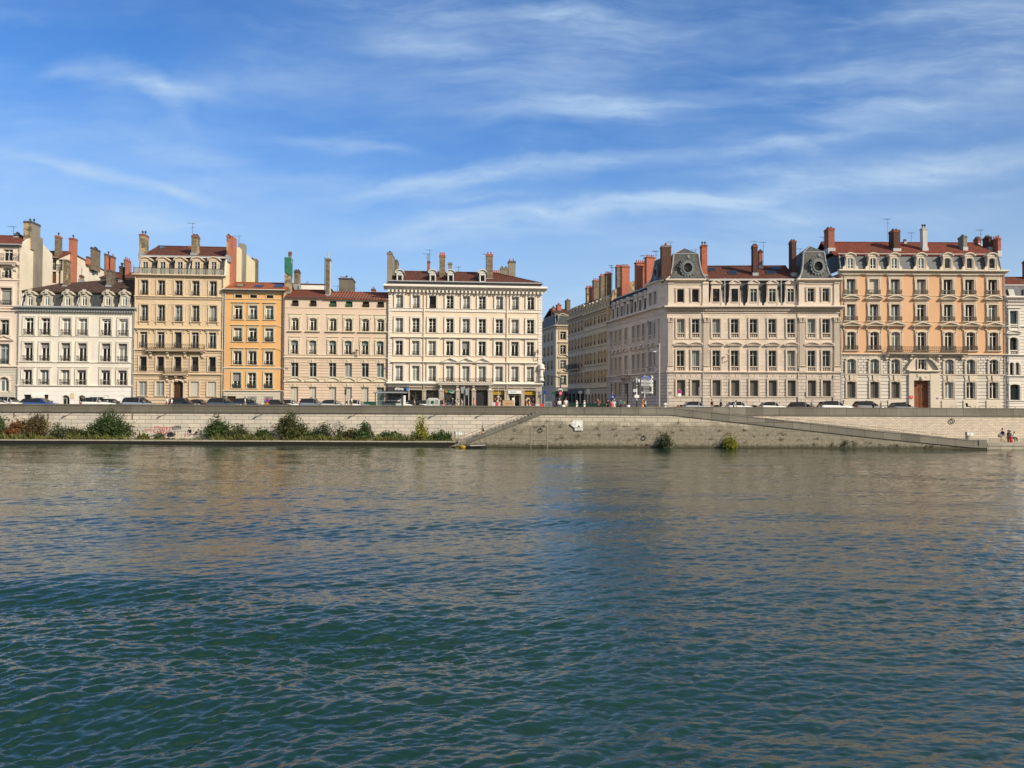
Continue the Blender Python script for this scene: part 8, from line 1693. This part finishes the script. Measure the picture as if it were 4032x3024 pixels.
chart = nt.xyz(gx, gz, nt.mul(dy, .3))
w1 = nt.noise(nt.mapping(chart, (1.6, 2.2, 1)), 1.6, 4, .55); w2 = nt.noise(nt.mapping(chart, (1.6, 2.2, 1), loc=(7, 3, 2)), 1.6, 4, .55)
wx = nt.add(gx, nt.mul(nt.sub(w1, .5), .16)); wz = nt.add(gz, nt.mul(nt.sub(w2, .5), .10))
def fibres(sx, sz, rot, scale, detail, loc): return nt.noise(nt.mapping(nt.xyz(wx, wz, 0), (sx, sz, 1), (0, 0, rot), loc), scale, detail, .62)
f1 = fibres(1.0, 5.0, -.16, 2.2, 7, (0, 0, 0)); f2 = fibres(1.3, 4.0, .35, 1.6, 7, (4, 1, 0)); f3 = nt.noise(nt.mapping(nt.xyz(wx, wz, 0), (5, 9, 1)), 3.0, 6, .65)
fil = fibres(1.7, 13.0, -.13, 2.4, 9, (1, 6, 0)); fil2 = fibres(2.0, 9.0, .4, 2.0, 9, (8, 2, 0))
veil = nt.mul(nt.smooth(nt.noise(nt.mapping(nt.xyz(wx, wz, 0), (1.2, 2.6, 1), loc=(2, 5, 0)), 1.5, 5, .55), .33, .68), nt.mapr(nt.add(nt.mul(fil, nt.smooth(gx, -.35, .1, .2, .75)), nt.mul(fil2, nt.smooth(gx, -.35, .1, .8, .25))), .34, .64, .10, nt.mapr(nt.smooth(gx, .1, -.4), 0, 1, .56, .38)))
left = nt.smooth(gx, .1, -.4)
wisps = nt.add(nt.mul(nt.smooth(f1, .50, .80), nt.mapr(left, 0, 1, .62, .25)), nt.mul(nt.smooth(f2, .52, .82), nt.mapr(left, 0, 1, .15, .5)))
cloud = nt.add(veil, nt.mul(wisps, nt.mapr(f3, .3, .7, .55, 1.1)))
def streak(x0, y0, x1, y1, wid, amt, bend=0.0):
    """one cirrus band between two picture points, kept as a direction on the sky"""
    a, c = ray(x0, y0), ray(x1, y1); ax, az, cx_, cz_ = a.x / a.y, a.z / a.y, c.x / c.y, c.z / c.y; L = math.hypot(cx_ - ax, cz_ - az); ux, uz = (cx_ - ax) / L, (cz_ - az) / L
    px_, pz_ = nt.sub(wx, ax), nt.sub(wz, az); t = nt.mul(nt.add(nt.mul(px_, ux), nt.mul(pz_, uz)), 1 / L); n_ = nt.sub(nt.mul(pz_, ux), nt.mul(px_, uz))
    if bend: n_ = nt.sub(n_, nt.mul(nt.math('MULTIPLY', nt.sub(t, .5), nt.sub(t, .5)), bend))
    wn = wid * 750 / 3000 if False else wid / 3000
    up = nt.math('ABSOLUTE', n_); ed = nt.smooth(nt.add(up, nt.mul(nt.sub(f3, .5), wn * 1.6)), wn, 0.0)
    ends = nt.mul(nt.smooth(t, -.12, .25), nt.smooth(t, 1.12, .75)); return nt.mul(nt.mul(ed, ends), nt.mul(nt.mul(nt.mapr(f1, .3, .7, .5, 1.15), nt.mapr(nt.mul(nt.add(fil, f3), .5), .36, .62, .3, 1.3)), amt))
for s in ((1250, 800, 2650, 640, 70, .72), (1380, 960, 3200, 800, 70, .78), (1880, 480, 2760, 400, 80, .42), (2100, 880, 4032, 660, 70, .4), (2600, 640, 3400, 540, 42, .3), (3500, 640, 4200, 610, 75, .7), (-60, 610, 900, 830, 42, .6), (150, 190, 800, 400, 70, .35, -.15), (1100, 540, 1700, 610, 40, .3), (600, 760, 1500, 700, 70, .3), (2900, 320, 3500, 260, 60, .22), (3300, 480, 4100, 330, 80, .25), (300, 330, 900, 400, 60, .3), (500, 620, 1000, 640, 70, .3), (1400, 100, 2000, 260, 90, .25), (300, 880, 1100, 960, 70, .25), (2000, 40, 2600, 160, 90, .16), (1500, 1010, 2500, 930, 45, .35), (2900, 900, 4000, 800, 90, .3)):
    cloud = nt.add(cloud, streak(*s))
horizon = nt.smooth(dz, .38, .05); cloud = nt.math('MULTIPLY', cloud, nt.mapr(dz, .0, .06, .5, 1)); cloud = nt.math('MINIMUM', cloud, .85)
sunward = nt.smooth(nt.add(nt.mul(dx, to_sun.x), nt.mul(dy, to_sun.y)), -.3, .7)      # the sky pales towards the sun, whitened behind the viewer as neutral fill
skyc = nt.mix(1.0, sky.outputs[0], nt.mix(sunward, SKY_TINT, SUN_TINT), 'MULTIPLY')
base = nt.mix(nt.mul(horizon, nt.mapr(sunward, 0, 1, .78, .6)), skyc, nt.mix(sunward, SKY_HAZE, SUN_FILL))
fin = nt.mix(cloud, base, nt.mix(sunward, CLOUD_COL, SUN_FILL))
fin = nt.mix(nt.mul(nt.mul(nt.smooth(dz, .36, .7), nt.smooth(dy, .2, -.25)), .8), fin, (4.2, 4.0, 3.7))      # white added overhead, out of view, to neutralise the ambient light
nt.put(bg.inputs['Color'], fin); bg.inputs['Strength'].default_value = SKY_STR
sc.view_settings.view_transform = 'Standard'; sc.view_settings.look = 'None'; sc.view_settings.exposure = 0; sc.view_settings.gamma = 1
sc.cycles.max_bounces = 6; sc.cycles.diffuse_bounces = 2; sc.cycles.glossy_bounces = 3; sc.cycles.transmission_bounces = 4; sc.cycles.caustics_reflective = False; sc.cycles.caustics_refractive = False
sc.cycles.use_denoising = True
# ================================================================ the river surface
def build_water():
    rng = np.random.default_rng(4)
    ys = [3.0]
    while ys[-1] < 91.0: ys.append(ys[-1] + max(.022, ys[-1] ** 2 / 4040 * .31))
    ys = np.array(ys + [92.5, 95.0]); nx = 1080; tx = np.linspace(-1.02, 1.02, nx)
    Y = np.repeat(ys[:, None], nx, 1); X = Y * tx[None, :] * (1 + 2.5 / Y)
    dyrow = np.gradient(ys)[:, None]; dxrow = (X[:, 1:2] - X[:, 0:1])
    Z = np.zeros_like(X); DX = np.zeros_like(X); DY = np.zeros_like(X)
    waves = []
    for i in range(34):      # wind chop running across the view, long crests slanting away to the right
        lam = .14 * (5.2 ** rng.random()); waves.append((lam, math.radians(122) + rng.normal(0, .26), .0118))
    for i in range(30):      # river swell and boat wash, crests roughly along the banks
        lam = .32 * (6 ** rng.random()); waves.append((lam, math.radians(88) + rng.normal(0, .38), .0088))
    for i in range(44):      # ripples
        lam = .08 * (4.0 ** rng.random()); waves.append((lam, math.radians(103) + rng.normal(0, .6), .0115))
    for i in range(10):      # slow broad undulation
        lam = 3.0 * (3.5 ** rng.random()); waves.append((lam, math.radians(95) + rng.normal(0, .4), .0080))
    def patch(kx, ky, ph, sharp): return .5 + .5 * np.tanh(sharp * (np.sin(kx * X + ky * Y + ph) + np.sin(.61 * kx * X - 1.7 * ky * Y + ph * 2) * .7))
    m1 = .5 + .95 * patch(.10, .21, .4, 1.0); m2 = .45 + 1.0 * patch(-.06, .29, 2.0, 1.1) * (.6 + .6 * patch(.31, .5, 1.1, .8))
    calm = 1 - .28 * np.exp(-((X - 9) / 9) ** 2)
    far = np.clip((Y - 14) / 26, 0, 1) - .75 * np.clip((Y - 40) / 30, 0, 1)
    for i, (lam, th, st) in enumerate(waves):
        k = 2 * math.pi / lam; kx, ky = k * math.cos(th), k * math.sin(th); ph = rng.random() * 6.28
        fade = np.clip((lam / (np.abs(math.sin(th)) * dyrow + 1e-6) - 1.8) / 2.0, 0, 1) * np.clip((lam / (np.abs(math.cos(th)) * dxrow + 1e-6) - 1.8) / 2.0, 0, 1)
        a = st * STEEP * lam / 6.28 * fade * (m1 if i % 2 else m2) * calm * (1 - FARCALM * far)
        q = kx * X + ky * Y + ph + .35 * np.sin(.5 * k * .3 * X + ph * 3)
        Z += a * np.sin(q) * 6; DX -= a * np.cos(q) * math.cos(th) * 4; DY -= a * np.cos(q) * math.sin(th) * 4
    X2, Y2 = X + DX, Y + DY
    n = len(ys); v = np.stack([X2, Y2, Z], -1).reshape(-1, 3).astype(np.float32)
    idx = np.arange(n * nx, dtype=np.int32).reshape(n, nx); q = np.stack([idx[:-1, :-1], idx[:-1, 1:], idx[1:, 1:], idx[1:, :-1]], -1).reshape(-1, 4)
    me = bpy.data.meshes.new('water'); me.vertices.add(len(v)); me.vertices.foreach_set('co', v.ravel()); me.loops.add(q.size); me.loops.foreach_set('vertex_index', q.ravel().astype(np.int32))
    me.polygons.add(len(q)); me.polygons.foreach_set('loop_start', np.arange(0, q.size, 4, dtype=np.int32)); me.polygons.foreach_set('loop_total', np.full(len(q), 4, dtype=np.int32)); me.polygons.foreach_set('use_smooth', np.ones(len(q), dtype=bool)); me.update(calc_edges=True)
    m, nt, b = material('river water'); v = coords(nt); x, y, z = nt.sep(v)
    big = nt.noise(v, .05, 3); c = nt.mix(nt.smooth(big, .35, .65), WATER_A, WATER_B)
    nt.put(b.inputs['Base Color'], c); b.inputs['Roughness'].default_value = .03; b.inputs['IOR'].default_value = 1.5; b.inputs['Coat Weight'].default_value = .4; b.inputs['Coat IOR'].default_value = 1.36; b.inputs['Coat Roughness'].default_value = .03; b.inputs['Specular IOR Level'].default_value = .5; b.inputs['Specular Tint'].default_value = (.95, .88, .58, 1)
    f1 = nt.noise(nt.mapping(v, (3.2, 6.0, 1), (0, 0, .35)), 1.6, 4, .6); f2 = nt.noise(nt.mapping(v, (1.2, 3.0, 1), (0, 0, -.15)), .9, 4, .6)
    bump(nt, b, nt.add(nt.mul(f1, .013), nt.add(nt.mul(f2, .05), nt.mul(nt.noise(nt.mapping(v, (.35, 1.3, 1), (0, 0, .08)), 1.0, 4, .6), .10))), 1.0, BUMP)
    nt.l.new(m.node_tree.nodes['Bump'].outputs[0], b.inputs['Coat Normal'])
    me.materials.append(m); o = link('water', me); o['kind'] = 'structure'; return o
build_water()
